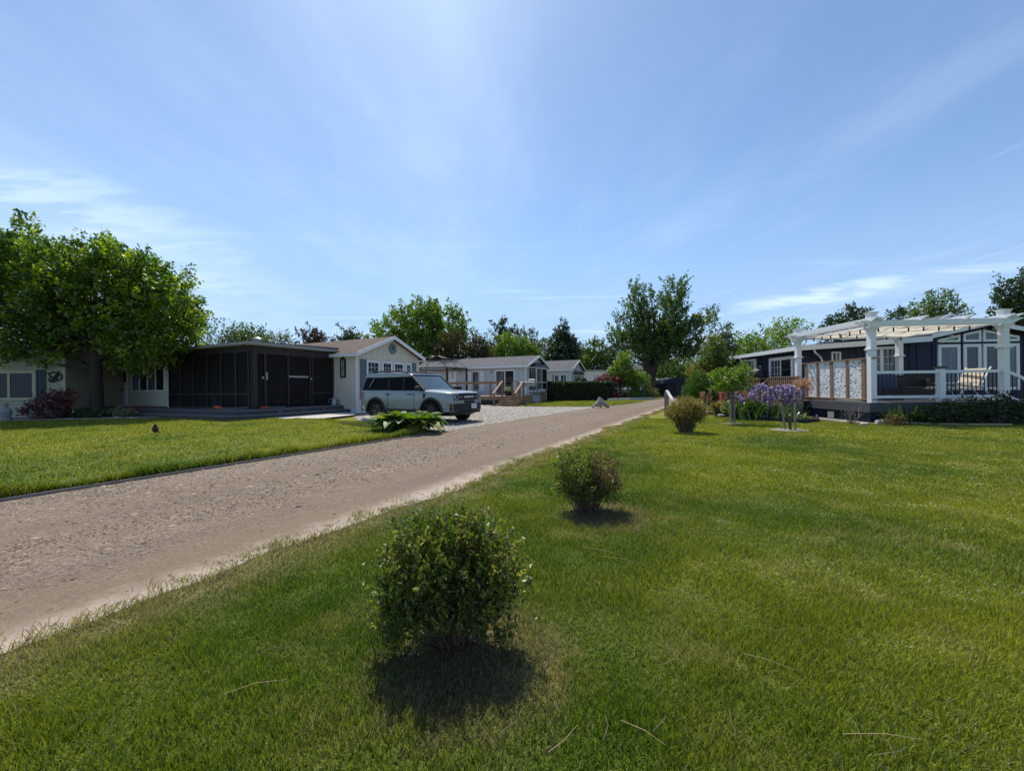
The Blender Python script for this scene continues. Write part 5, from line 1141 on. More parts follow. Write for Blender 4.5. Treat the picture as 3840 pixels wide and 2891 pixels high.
for i in range(nx + 1):
    for j in range(ny + 1):
        x = .16 + (PW - .32)*i/nx; y = .18 + (PD - .36)*j/ny; V.append((x, y, PH + .03 - .055*abs(math.sin(math.pi*j/ny*4)) ** .7 + .02))
mb.add(V, [(i*(ny + 1) + j, (i + 1)*(ny + 1) + j, (i + 1)*(ny + 1) + j + 1, i*(ny + 1) + j + 1) for i in range(nx) for j in range(ny)], M['canvas']); mb.build('canopy', pg, recalc=False)
# string lights: one wire and its bulbs
sl = thing('string_lights', 'dark bulbs on a wire strung under the pergola beams', 'string lights', NF.w(0, 0, ZD), NF.a)
pts = []; bulbs = []
for k in range(8): bulbs.append((.16, PD - .25 - k*(PD - .45)/7, PH - .07))
for k in range(8): bulbs.append((.35 + k*(PW - .7)/7, .17, PH - .07))
for k in range(5): bulbs.append((.6 + k*.75, 2.1 + k*.28, PH - .05))
for p, q in zip(bulbs, bulbs[1:]):
    p, q = Vector(p), Vector(q); pts += [p + Vector((0, 0, .05)), p.lerp(q, .5) + Vector((0, 0, .012))]
mb = MB(); mb.tube(pts + [Vector(bulbs[-1])], .008, M['black'], 4); mb.build('wire', sl)
mb = MB(); mb.lathe([(.014, .05), (.02, .02), (.02, -.02), (.026, -.05), (.018, -.075), (.004, -.085)], (0, 0, 0), M['sign_dark'], 8)
for i, p in enumerate(bulbs):
    if i == 0: o = mb.build('bulb', sl); o.location = p
    else: c = o.copy(); COL.objects.link(c); c.parent = sl; c.location = p
# white railing along the front
rl = thing('deck_railing', 'white deck railing with thin black balusters along the front of the deck', 'railing', NF.w(0, 0, ZD), NF.a)
XM = NF.on_y(3527, 1450, 0)[0]
for (xa, xb) in ((C + .002, XM - .08), (XM + .08, PW - C - .002)):
    for (z, n_) in ((.905, 'top_rail'), (.13, 'bottom_rail')): mb = MB(); mb.box(xa, xb, -.035, .035, z, z + .085, w); mb.build(n_, rl)
    k = int((xb - xa)/.115)
    for i in range(1, k): mb = MB(); x = xa + (xb - xa)*i/k; mb.box(x - .009, x + .009, -.009, .009, .216, .904, M['black']); mb.build('baluster', rl)
mb = MB(); mb.box(XM - .079, XM + .079, -.079, .079, 0, 1.03, w); mb.build('newel_post', rl)
mb = MB(); mb.hexa([(XM - .09, -.09, 1.03), (XM + .09, -.09, 1.03), (XM + .09, .09, 1.03), (XM - .09, .09, 1.03), (XM - .14, -.14, 1.09), (XM + .14, -.14, 1.09), (XM + .14, .14, 1.09), (XM - .14, .14, 1.09)], M['bark_pale']); mb.box(XM - .1, XM + .1, -.1, .1, 1.09, 1.115, M['black']); mb.build('post_light', rl)
for z in (.93, .16): mb = MB(); mb.bar((PW + C + .002, 0, z), (PW + 1.35, -.02, z - .62), .07, .09, w); mb.build('stair_rail', rl)
for i in range(8): mb = MB(); x = PW + .22 + i*.13; z = .93 - .62*(x - PW - C)/1.25; mb.box(x - .009, x + .009, -.03, -.012, z - .72, z - .03, M['black']); mb.build('baluster', rl)
mb = MB(); mb.box(PW + 1.35, PW + 1.5, -.09, .06, -ZD, .45, w); mb.build('newel_post', rl)
# privacy screen on the left edge
ps = thing('privacy_screen', 'cedar framed privacy screen of four white cut out panels on the deck edge', 'screen', NF.w(0, 0, ZD), NF.a)
SX = 0.0; S_ = lambda px, py=1400: NF.on_x(px, py, SX)
zt_ = S_(3121, 1357)[2] - ZD; zb_ = S_(3121, 1490)[2] - ZD
ys = [S_(px)[1] for px in (3026, 3069, 3121, 3180, 3241)]
for i, y in enumerate(ys): mb = MB(); wd = .05 if i in (1, 3) else .065; mb.box(-.045, .045, y - wd, y + wd, 0 if i in (0, 2, 4) else zb_, zt_, M['cedar_v']); mb.build('post', ps)
mb = MB(); mb.box(-.07, .07, ys[-1] - .45, ys[0] + .2, zt_ + .001, zt_ + .04, M['cedar']); mb.build('top_rail', ps); mb = MB(); mb.box(-.06, .06, ys[-1] - .4, ys[0] + .1, zb_ - .04, zb_ - .001, M['cedar']); mb.build('bottom_rail', ps)
for a_, b_ in zip(ys, ys[1:]):
    mb = MB(); mb.add([(-.012, b_ + .07, zb_), (-.012, a_ - .07, zb_), (-.012, a_ - .07, zt_), (-.012, b_ + .07, zt_)], [(0, 1, 2, 3)], M['lattice'])
    for (u0, u1, z0_, z1_) in ((b_ + .065, a_ - .065, zb_, zb_ + .035), (b_ + .065, a_ - .065, zt_ - .035, zt_), (b_ + .065, b_ + .09, zb_, zt_), (a_ - .09, a_ - .065, zb_, zt_)): mb.add([(-.014, u0, z0_), (-.014, u1, z0_), (-.014, u1, z1_), (-.014, u0, z1_)], [(0, 1, 2, 3)], w)
    o = mb.build('cut_out_panel', ps, recalc=False); so_ = o.modifiers.new('s', 'SOLIDIFY'); so_.thickness = .008
# cedar stair and landing by the sliding door
sd_ = thing('cedar_landing', 'cedar landing with slatted rail and stair at the sliding door of the navy home', 'landing', NF.w(0, 0, 0), NF.a)
lx0 = -.55; y0_, y1_ = NF.on_x(3000, 1450, lx0)[1], NF.on_x(2893, 1450, lx0)[1]
mb = MB(); mb.box(lx0, XC - .03, y0_, y1_ + .6, ZD - .06, ZD, M['cedar']); mb.build('floor', sd_)
zt_ = NF.on_x(2940, 1412, lx0)[2]
mb = MB(); mb.box(lx0 - .07, lx0 + .07, y0_, y1_, zt_ - .04, zt_, M['cedar']); mb.build('handrail', sd_); mb = MB(); mb.box(lx0 - .02, lx0 + .02, y0_ + .02, y1_, zt_ - .14, zt_ - .041, M['cedar']); mb.build('rail_board', sd_)
k = int((y1_ - y0_)/.14)
for i in range(k + 1):
    y = y0_ + .03 + (y1_ - y0_ - .06)*i/k; mb = MB(); mb.box(lx0 - .055, lx0 - .021, y - .035, y + .035, .1, zt_ - .042, M['cedar_v']); mb.build('slat', sd_)
mb = MB(); mb.bar((lx0, y1_, zt_ - .02), (lx0 - .15, y1_ + 2.0, zt_ - 1.0), .13, .045, M['cedar']); mb.build('stair_rail', sd_)
for i in range(9):
    u = i/8; mb = MB(); y = y1_ + .15 + u*1.8; z = zt_ - .07 - u*.92; mb.box(lx0 - .06 - .13*u, lx0 - .03 - .13*u, y - .035, y + .035, max(0, z - .9), z, M['cedar_v']); mb.build('slat', sd_)
mb = MB(); yy = (y0_*.35 + y1_*.65)
for i in range(5): mb.box(lx0 - .09, lx0 - .06, yy - .3, yy + .3, 1.0 + i*.1 - .25, 1.025 + i*.1 - .25, M['cedar'])
for i in range(5): mb.box(lx0 - .105, lx0 - .091, yy - .3 + i*.14, yy - .27 + i*.14, .7, 1.24, M['cedar'])
mb.build('trellis', sd_)
l2_ = thing('cedar_railing', 'cedar slatted railing around the grill landing left of the stair', 'railing', NF.w(0, 0, 0), NF.a)
rx = -.3; ya, yb = NF.on_x(2852, 1450, rx)[1], NF.on_x(2779, 1450, rx)[1]; zt_ = NF.on_x(2815, 1419, rx)[2]
mb = MB(); mb.box(rx - .08, rx + .08, ya, yb, zt_ - .04, zt_, M['cedar']); mb.build('top_rail', l2_); mb = MB(); mb.box(rx, XC - .05, ya, ya + .05, zt_ - .04, zt_, M['cedar']); mb.box(rx, XC - .04, ya - .02, yb, ZD - .1, ZD, M['cedar']); mb.build('floor', l2_)
k = int((yb - ya)/.2)
for i in range(k + 1): mb = MB(); y = ya + .04 + (yb - ya - .08)*i/k; mb.box(rx - .05, rx - .015, y - .045, y + .045, .1, zt_ - .041, M['cedar_v']); mb.build('slat', l2_)
p = NF.on_x(2838, 1408, rx + .35); t = thing('grill', 'black kettle grill with a shiny side shelf behind the cedar slats', 'grill', NF.w(rx + .4, p[1], ZD), NF.a)
mb = MB(); mb.tube([(0, -.42, .95), (0, -.36, 1.08), (0, .36, 1.08), (0, .42, .95)], [.14, .26, .26, .14], M['black'], 12); mb.build('lid', t, smooth=True); mb = MB(); mb.box(-.25, .25, -.5, .5, .05, .95, M['black']); mb.build('cart', t); mb = MB(); mb.box(-.22, .22, .52, 1.05, .9, .94, M['galv']); mb.build('side_shelf', t)

# furniture on the deck
lc = thing('lounge_chair', 'white lounge chair with beige sling seat behind the deck railing', 'chair', NF.w(NF.on_y(3612, 1450, 1.35)[0], 1.35, ZD), NF.a + R(8))
mb = MB(); mb.hexa([(-.95, -.3, .40), (.1, -.3, .34), (.1, .3, .34), (-.95, .3, .40), (-.95, -.3, .46), (.1, -.3, .40), (.1, .3, .40), (-.95, .3, .46)], M['beige']); mb.tube([(-1.0, -.3, .42), (-1.0, .3, .42)], .05, M['beige'], 8); mb.build('seat', lc)
mb = MB(); mb.hexa([(.08, -.3, .36), (.13, -.3, .36), (.13, .3, .36), (.08, .3, .36), (.5, -.28, 1.08), (.55, -.28, 1.06), (.55, .28, 1.06), (.5, .28, 1.08)], M['beige']); mb.build('backrest', lc)
for s in (-.34, .34):
    mb = MB(); mb.tube([(-1.0, s, .42), (.12, s, .36), (.58, s, 1.12)], .024, w, 8); mb.build('side_frame', lc)
    for (p, q) in (((-.35, s*1.02, .42), (-.85, s*1.05, 0)), ((-.2, s*1.02, .58), (.18, s*1.05, 0)), ((.2, s*1.02, .55), (.6, s*1.05, 0))): mb = MB(); mb.tube([p, q], .022, w, 8); mb.build('leg', lc)
    mb = MB(); mb.box(-.62, .3, s - .035, s + .035, .58, .61, w); mb.build('armrest', lc)
p = NF.on_y(3418, 1450, 3.0); t = thing('wicker_sofa', 'large dark wicker sofa block in the shade below the rear column', 'sofa', NF.w(p[0], 3.0, ZD), NF.a)
mb = MB(); mb.box(-.75, .75, -.4, .4, .04, .46, M['plastic_black']); mb.build('base', t, .03); mb = MB(); mb.box(-.75, .75, .22, .42, .46, .92, M['plastic_black']); mb.build('backrest', t, .03)
for s in (-.68, .68): mb = MB(); mb.box(s - .1, s + .1, -.42, .2, .46, .74, M['plastic_black']); mb.build('armrest', t, .03)
p = NF.on_y(3325, 1450, 2.2); t = thing('covered_heater', 'blue cloth cover draped over a patio item beside the near column', 'cover', NF.w(p[0], 2.2, ZD), NF.a)
mb = MB(); mb.lathe([(.33, .0), (.34, .35), (.3, .7), (.26, .88), (.2, .95), (.05, .98)], (0, 0, 0), M['blue_cloth'], 14); mb.build('cloth', t, smooth=True); mb = MB(); mb.box(-.36, .36, -.3, .3, -.0, .03, M['black']); mb.box(-.4, .2, -.42, -.345, .0, .42, M['plastic_black']); mb.build('stand', t)
t = thing('folded_slats', 'bundle of dark wooden slats leaning against the wicker sofa', 'slats', NF.w(1.62, 2.3, ZD), NF.a)
mb = MB()
for i in range(4): mb.bar((-.05 + i*.07, -.25 + i*.03, 0), (-.22 + i*.08, .1, .66), .045, .02, M['brown_frame'])
mb.build('slats', t)

# slanted handrail by the road, and the small landing post
P0_ = gnd(2500, 1562); hr = thing('slanted_handrail', 'weathered post carrying a slanted bleached handrail at the edge of the road', 'handrail', (P0_.x, P0_.y, 0), R(-32))
Yh = P0_.y; zt_ = at(2502, 1466, Yh).z
mb = MB(); mb.box(-.07, .07, -.07, .07, 0, zt_ - .02, M['grey_wood']); mb.build('post', hr)
mb = MB(); e = at(2527, 1508, Yh - .9); e = Matrix.Rotation(R(32), 4, 'Z') @ (e - Vector((P0_.x, P0_.y, 0))); mb.bar((0, .08, zt_ + .01), (e.x, e.y, e.z), .1, .04, M['pale_wood']); mb.build('rail', hr)
mb = MB(); q = Vector((0, .08, zt_ + .01)).lerp(e, .92); mb.box(q.x - .06, q.x + .06, q.y - .06, q.y + .06, 0, q.z - .03, M['grey_wood']); mb.build('lower_post', hr)

# small stones, stump, bird, hose
def rock(name, label, p, s, mat, cat='rock', group=None, seed=1):
    rr = random.Random(seed); bm = bmesh.new(); bmesh.ops.create_icosphere(bm, subdivisions=3, radius=1)
    for v in bm.verts:
        d = v.co.normalized(); k = 1 + .16*math.sin(d.x*3.1 + seed)*math.cos(d.y*2.7 - seed) + .1*math.sin(d.z*5 + d.x*4) + rr.uniform(-.03, .03)
        v.co = Vector((d.x*s[0]*k, d.y*s[1]*k, max(-.02, d.z*s[2]*k + s[2]*.6)))
    me = bpy.data.meshes.new(name); bm.to_mesh(me); bm.free(); me.materials.append(mat); me.polygons.foreach_set('use_smooth', [True]*len(me.polygons))
    o = link(name, me); o.location = p; return tag(o, label, cat, group)
rock('boulder', 'rounded pink boulder at the left end of the hosta bed', gnd(1385, 1588, .07), (.27, .2, .17), M['stone'], seed=2)
for i, (x, y, s, l) in enumerate(((1990, 1508, .2, 'pale rock nearest the cedar deck corner'), (2040, 1503, .16, 'flat grey rock in front of the hedge end'), (2078, 1501, .22, 'pale slab rock at the foot of the hedge'), (2016, 1512, .13, 'small grey rock at the lawn edge by the deck'))):
    rock('garden_rock', l, gnd(x, y, .03), (s*1.5, s, s*.6), M['stone_grey'] if i % 2 else M['concrete'], group='rocks edging the lawn by the hedge', seed=5 + i)
for i, (x, y, s, l) in enumerate(((2620, 1553, .09, 'pale round stone under the dwarf spruce edge'), (2858, 1572, .09, 'pale stone in front of the iris leaves'), (2705, 1562, .1, 'grey stone at the corner of the dark bed edging'), (3240, 1594, .07, 'pale stone below the deck corner'), (2660, 1551, .12, 'flat stone slab between spruce and bed edging'))):
    rock('edge_stone', l, gnd(x, y, .03), (s*1.5, s, s*.7), M['concrete'], group='stones along the iris bed', seed=15 + i)
sp = gnd(2250, 1527, .03); t = thing('driftwood_stump', 'bleached driftwood stump with splayed roots on the lawn tip', 'stump', sp, 0); t.scale = (.64, .64, .72)
mb = MB(); mb.tube([(.02, 0, .8), (.0, 0, .66), (-.03, 0, .5), (-.25, -.05, .25), (-.75, -.15, .02)], [.12, .19, .2, .17, .05], M['drift'], 10); mb.tube([(.0, 0, .7), (.1, 0, .5), (.35, -.05, .28), (.7, -.1, .06), (.8, -.12, .0)], [.12, .2, .18, .14, .06], M['drift'], 10); mb.tube([(0, .02, .6), (.05, .2, .3), (.1, .45, .0)], [.15, .14, .05], M['drift'], 8); mb.tube([(0, 0, .55), (.03, -.08, .25), (.05, -.1, .0)], [.12, .09, .07], M['drift'], 8); mb.build('stump', t, smooth=True)
bp = gnd(583, 1627, ZL); bd = thing('robin', 'robin with a rusty breast standing upright on the left lawn', 'bird', (bp.x, bp.y, ZL), R(200))
mb = MB(); prof = [(.012, .035), (.045, .05), (.066, .09), (.07, .13), (.058, .175), (.04, .2), (.036, .215), (.04, .232), (.034, .255), (.016, .27)]
b0 = len(mb.v); mb.lathe(prof, (0, 0, 0), simple('robin_brown', (.045, .03, .022), .8, .2, 30), 14); mb.build('body', bd, smooth=True)
mb = MB(); mb.tube([(.03, 0, .07), (.052, 0, .12), (.046, 0, .17), (.03, 0, .2)], [.02, .034, .03, .012], simple('robin_rust', (.3, .085, .02), .8, .2, 30), 8); mb.build('breast', bd, smooth=True)
mb = MB(); mb.tube([(.035, 0, .236), (.062, 0, .23)], [.01, .002], M['amber'], 6); mb.build('beak', bd)
mb = MB(); mb.tube([(-.04, 0, .08), (-.1, 0, .03), (-.13, 0, .012)], [.02, .015, .008], M['brown_frame'], 6); mb.build('tail', bd)
for s in (-.02, .02): mb = MB(); mb.tube([(0, s, .05), (.005, s, 0)], .004, M['amber'], 5); mb.build('leg', bd)
q = gnd(3285, 1592); t = thing('garden_pipe', 'beige pipe lying along the foot of the deck shrubs', 'pipe', (q.x, q.y, 0), 0)
mb = MB(); mb.tube([(0, 0, .07), (.18, -.03, .07)], .065, M['pale_wood'], 12); mb.build('end_cap', t, smooth=True); mb = MB(); mb.tube([(.15, -.02, .09), (.6, -.1, .06), (1.3, -.3, .04), (2.1, -.55, .04), (3.2, -.7, .04)], [.05, .03, .022, .02, .018], M['beige'], 8); mb.build('tube', t, smooth=True)

# ------------------------------------------------------------------ the car
car = thing('suv', 'pale grey green off road SUV with black trim parked on the gravel driveway', 'car', (-3.52, 15.3, .012), R(-30)); car.scale = (1.025, 1.025, 1.025)
P_, BK, GL = M['paint'], M['plastic_black'], M['car_glass']
xs = sorted(set([round(v, 3) for v in np.linspace(-2.19, 2.18, 60)] + [round(c + d, 3) for c in (-1.335, 1.335) for d in np.linspace(-.45, .45, 31)]))
def zb(x):
    b = .37 + (.03 if abs(x) > 1.9 else 0)
    for c in (-1.335, 1.335):
        d = abs(x - c)
        if d < .455: b = max(b, .37 + math.sqrt(.455**2 - d*d)*.98)
    return b
def top(x):
    if x < .78: return 1.125 + .01*(x < -.5) - .006*x
    if x < 1.85: return 1.12 - .065*((x - .78)/1.07)**1.4
    return 1.055 - .075*((x - 1.85)/.33)**2
def hw_(x):
    k = 1.0
    if x > 1.7: k = 1 - .11*((x - 1.7)/.48)**2.2
    if x < -1.85: k = 1 - .07*((-1.85 - x)/.34)**2
    return k
secs = []
for x in xs:
    z0_, zt_, k = zb(x), top(x), hw_(x); z1 = max(z0_ + .03, .56); z2 = max(z1 + .03, .84); z3 = zt_ - .085; z2 = min(z2, z3 - .01)
    cr = .035 if x > .8 else 0
    pts = [(.90*k, z0_), (.925*k, z1), (.93*k, z2), (.915*k, z3), (.885*k, zt_ - .03), (.82*k, zt_), (.45*k, zt_ + cr*.8), (0, zt_ + cr)]
    secs.append([(x, -y, z) for y, z in pts] + [(x, y, z) for y, z in reversed(pts[:-1])])
n_ = len(secs[0]); mb = MB(); V = [p for s in secs for p in s]; F_ = []
for i in range(len(secs) - 1):
    for j in range(n_): F_.append((i*n_ + j, i*n_ + (j + 1) % n_, (i + 1)*n_ + (j + 1) % n_, (i + 1)*n_ + j))
F_.append(tuple(range(n_))); F_.append(tuple((len(secs) - 1)*n_ + j for j in reversed(range(n_))))
mb.add(V, F_, P_); body = mb.build('body', car, smooth=True)
# greenhouse
def gprism(bx0, bx1, bw, bz, tx0, tx1, tw, tz, mat, name, bev=.02):
    mb = MB(); mb.hexa([(bx0, -bw, bz), (bx1, -bw, bz), (bx1, bw, bz), (bx0, bw, bz), (tx0, -tw, tz), (tx1, -tw, tz), (tx1, tw, tz), (tx0, tw, tz)], mat); return mb.build(name, car, bev)
gprism(-2.13, .92, .865, 1.10, -1.99, .30, .755, 1.63, GL, 'side_windows', .025)
mb = MB()
rp = [(-2.06, 1.60), (-2.04, 1.72), (-1.9, 1.755), (-.75, 1.765), (-.62, 1.74), (.1, 1.725), (.3, 1.69), (.36, 1.655), (.34, 1.61)]
nn = len(rp); cs = [(-.785, -.03), (-.765, .0), (-.66, .012), (0, .03), (.66, .012), (.765, .0), (.785, -.03)]
V = []
for (x, z) in rp:
    for (y, dz) in cs: V.append((x, y*(1 if x > -1.8 else .96), z + dz*(1 if z > 1.66 else .3)))
m_ = len(cs); F_ = [(i*m_ + j, i*m_ + j + 1, (i + 1)*m_ + j + 1, (i + 1)*m_ + j) for i in range(nn - 1) for j in range(m_ - 1)] + [tuple(i*m_ for i in range(nn)), tuple(i*m_ + m_ - 1 for i in reversed(range(nn))), tuple(range(m_)) + tuple((nn - 1)*m_ + j for j in reversed(range(m_)))]
mb.add(V, F_, P_); ro = mb.build('roof', car, smooth=True); ro.data.materials.append(M['roof_black'])
for p_ in ro.data.polygons:
    if p_.center.x > -.68 and abs(p_.center.y) < .74 and p_.center.z > 1.6: p_.material_index = 1
mb = MB()
def wsp(u, v): x = .935 - .605*v + .02; y = u*(.80 - .09*v); return (x + .02 + .05*(1 - u*u), y, 1.12 + .5*v)
V = [wsp(-1 + 2*i/10, j/6) for j in range(7) for i in range(11)]; mb.add(V, [(j*11 + i, j*11 + i + 1, (j + 1)*11 + i + 1, (j + 1)*11 + i) for j in range(6) for i in range(10)], M['windshield']); mb.build('windshield', car, smooth=True, recalc=False)
for s in (-1, 1):
    mb = MB(); mb.bar((.99, s*.85, 1.10), (.33, s*.755, 1.63), .075, .07, BK); mb.build('windshield_pillar', car, .01)
    mb = MB(); mb.bar((-1.72, s*.872, 1.22), (-1.52, s*.792, 1.58), .035, .02, M['galv']); mb.build('pillar_trim', car)
    mb = MB()
    for xx in (-.72, .02): mb.bar((xx, s*.868, 1.12), (xx - .06, s*.766, 1.62), .05, .012, BK)
    mb.build('window_frame', car)
    mb = MB(); mb.tube([(-1.75, s*.66, 1.77), (-1.6, s*.66, 1.83), (-.3, s*.66, 1.815), (.05, s*.66, 1.755)], .03, BK, 8); mb.build('roof_rail', car)
    mb = MB(); mb.box(.80, .94, min(s*.98, s*1.16), max(s*.98, s*1.16), 1.1, 1.26, BK); mb.build('mirror', car, .04); mb = MB(); mb.box(.82, .88, min(s*.86, s*.985), max(s*.86, s*.985), 1.1, 1.14, BK); mb.build('mirror_arm', car, .01)
    for xx in (-.78, .30): mb = MB(); mb.box(xx - .02, xx + .19, min(s*.925, s*.965), max(s*.925, s*.965), .965, .995, BK); mb.build('door_handle', car, .008)
    mb = MB(); mb.hexa([(1.0, s*.915, .84), (1.06, s*.915, .84), (1.1, s*.91, 1.0), (1.03, s*.91, 1.0), (1.0, s*.938, .84), (1.06, s*.938, .84), (1.1, s*.93, 1.0), (1.03, s*.93, 1.0)], BK); mb.build('fender_vent', car)
    mb = MB()
    for xx in (-.70, .32, 1.0): mb.box(xx + (.25 if xx == .32 else 0) - .004, xx + (.25 if xx == .32 else 0) + .004, min(s*.9, s*.934), max(s*.9, s*.934), .46, 1.03, M['black'])
    mb.build('door_seam', car)
    mb = MB(); mb.hexa([(-.93, s*.86, .30), (.93, s*.86, .30), (.93, s*.945, .33), (-.93, s*.945, .33), (-.93, s*.86, .47), (.93, s*.86, .47), (.93, s*.945, .455), (-.93, s*.945, .455)], BK); mb.build('sill', car)
    for c in (-1.335, 1.335):
        mb = MB(); k = 22; V = []
        for i in range(k + 1):
            a_ = math.pi*(-.06 + 1.12*i/k)
            for (r_, y_) in ((.435, .87), (.435, .955), (.5, .957), (.515, .92)): V.append((c + r_*math.cos(a_), s*y_, max(.3, .37 + r_*math.sin(a_)*.985)))
        F_ = [(i*4 + j, i*4 + (j + 1) % 4, (i + 1)*4 + (j + 1) % 4, (i + 1)*4 + j) for i in range(k) for j in range(4)]; mb.add(V, F_, BK); mb.build('wheel_arch', car, smooth=True)
mb = MB(); mb.box(-2.0, 1.95, -.66, .66, .24, .95, M['black']); mb.build('underbody', car)
# nose
def nose(z0_, z1_, x, wd, mat, mbx, dx=.05, n=10):
    V = []
    for i in range(n + 1):
        y = -wd + 2*wd*i/n; xx = x - dx*(y/wd)**2 - (.05*max(0, abs(y/wd) - .8)/.2)
        V += [(xx, y, z0_), (xx, y, z1_)]
    mbx.add(V + [(p[0] - .06, p[1], p[2]) for p in V], [(2*i, 2*i + 2, 2*i + 3, 2*i + 1) for i in range(n)] + [(2*i + 1, 2*i + 3, 2*i + 3 + 2*n + 2, 2*i + 1 + 2*n + 2) for i in range(n)] + [(2*i, 2*i + 2 + 0, 2*i + 2 + 2*n + 2, 2*i + 2*n + 2) for i in range(n)] + [(0, 1, 2*n + 3, 2*n + 2), (2*n, 2*n + 1, 4*n + 3, 4*n + 2)], mat)
mb = MB(); nose(.765, 1.0, 2.235, .81, BK, mb); mb.build('grille', car)
mb = MB(); nose(.865, .89, 2.243, .42, M['grey_dark'], mb, .014); nose(.815, .835, 2.243, .42, M['black'], mb, .014); nose(.93, .955, 2.243, .42, M['black'], mb, .014); mb.build('grille_bar', car)
tm_ = text_mesh('badge_text', 'BRONCO', .09, M['letter'], car, Matrix.Translation((2.252, .0, .878)) @ Matrix.Rotation(R(90), 4, 'Z') @ Matrix.Rotation(R(90), 4, 'X'), .006, .006, 1.35)
for s in (-1, 1):
    hl = MB(); y = s*.63
    hl.lathe([(.088, 0), (.088, .03), (.066, .035), (.06, .012)], (2.185, y, .88), M['lens'], 20, 'x'); hl.lathe([(.05, 0), (.035, .03), (.005, .04)], (2.19, y, .88), M['glass'], 14, 'x')
    hl.box(2.19, 2.222, min(s*.43, s*.56), max(s*.43, s*.56), .868, .892, M['lens']); o = hl.build('headlight', car, smooth=True)
    hb = MB(); hb.bar((2.215, s*.55, .88), (2.245, s*.36, .88), .02, .022, M['lens']); hb.bar((2.205, s*.55, .935), (2.235, s*.40, .935), .02, .012, M['grey_dark']); hb.bar((2.205, s*.55, .83), (2.235, s*.40, .83), .02, .012, M['grey_dark']); hb.build('running_light', o)
    mb = MB(); mb.box(2.02, 2.13, min(s*.84, s*.9), max(s*.84, s*.9), .565, .615, M['amber']); mb.build('side_marker', car, .01); 
    mb = MB(); mb.lathe([(.035, 0), (.03, .02)], (2.2, s*.62, .52), M['lens'], 10, 'x'); mb.build('fog_light', car)
mb = MB(); nose(.66, .775, 2.27, .83, P_, mb); mb.build('bumper', car, .01)
mb = MB(); nose(.42, .66, 2.28, .86, BK, mb, .08); nose(.30, .42, 2.22, .78, BK, mb, .1); nose(.668, .765, 2.277, .36, M['black'], mb, .012); mb.box(1.85, 2.16, -.8, .8, .31, .655, BK); mb.build('bumper_cladding', car, .008)
mb = MB(); mb.tube([(2.1, -.3, .34), (2.25, -.25, .33), (2.25, .25, .33), (2.1, .3, .34)], .03, M['grey_dark'], 8); mb.build('skid_bar', car)
pl_ = MB(); pl_.box(2.285, 2.297, .24 - .155, .24 + .155, .475, .635, M['plate']); plo = pl_.build('licence_plate', car, .004)
mb = MB()
for i, yy in enumerate((-.105, -.07, -.035, .0, .045, .08, .115)):
    if i == 3: continue
    mb.box(2.2975, 2.299, .24 + yy - .011, .24 + yy - .003, .515, .59, M['plate_ink']); mb.box(2.2975, 2.299, .24 + yy - .003, .24 + yy + .012, .515 + .02*(i % 3), .53 + .02*(i % 3), M['plate_ink']); mb.box(2.2975, 2.299, .24 + yy - .003, .24 + yy + .012, .577, .59, M['plate_ink'])
mb.build('plate_marks', plo)
mb = MB(); nose(.36, .7, -2.13, .86, BK, mb, -.04); mb.build('rear_bumper', car)
for s in (-1, 1): mb = MB(); mb.box(-2.2, -2.1, min(s*.72, s*.87), max(s*.72, s*.87), .8, 1.06, M['red_paint']); mb.build('tail_light', car, .01)
# wheels
def wheel(x, y, steer):
    wr = bpy.data.objects.new('wheel', None); COL.objects.link(wr); wr.parent = car; wr.location = (x, y, .365); wr.rotation_euler = (0, 0, R(steer)); s = 1 if y > 0 else -1
    mb = MB(); pr = [(.225, -.11), (.30, -.125), (.345, -.115), (.365, -.085), (.367, 0), (.365, .085), (.345, .115), (.30, .125), (.225, .11)]
    mb.lathe(pr, (0, 0, 0), M['rubber'], 40, 'y')
    for i in range(40):
        a_ = 2*math.pi*i/40
        for sy in (-.1, .1): mb.bar((.352*math.cos(a_), sy - .03, .352*math.sin(a_)), (.352*math.cos(a_ + .03), sy + .03, .352*math.sin(a_ + .03)), .03, .04, M['rubber'], up=(math.cos(a_), 0, math.sin(a_)))
    mb.build('tyre', wr)
    mb = MB(); yo = s*.095; mb.lathe([(.225, 0), (.225, .02), (.205, .025), (.2, -.0)], (0, yo, 0), M['rim'], 32, 'y') if s > 0 else mb.lathe([(.2, 0), (.205, -.025), (.225, -.02), (.225, 0)], (0, yo, 0), M['rim'], 32, 'y')
    mb.lathe([(.2, -.05), (.2, .05)], (0, 0, 0), M['black'], 24, 'y')
    for i in range(6):
        a_ = 2*math.pi*i/6
        for da in (-.13, .13): mb.bar((.04*math.cos(a_), yo + s*.012, .04*math.sin(a_)), (.212*math.cos(a_ + da), yo + s*.012, .212*math.sin(a_ + da)), .028, .03, M['rim'], up=(0, 1, 0))
    mb.lathe([(.055, 0), (.05, s*.03), (.01, s*.035)] if s > 0 else [(.01, -.035), (.05, -.03), (.055, 0)], (0, yo, 0), M['rim'], 16, 'y'); mb.build('rim', wr)
for x in (-1.335, 1.335):
    for s in (-1, 1): wheel(x, s*.815, -12 if x > 0 else 0)
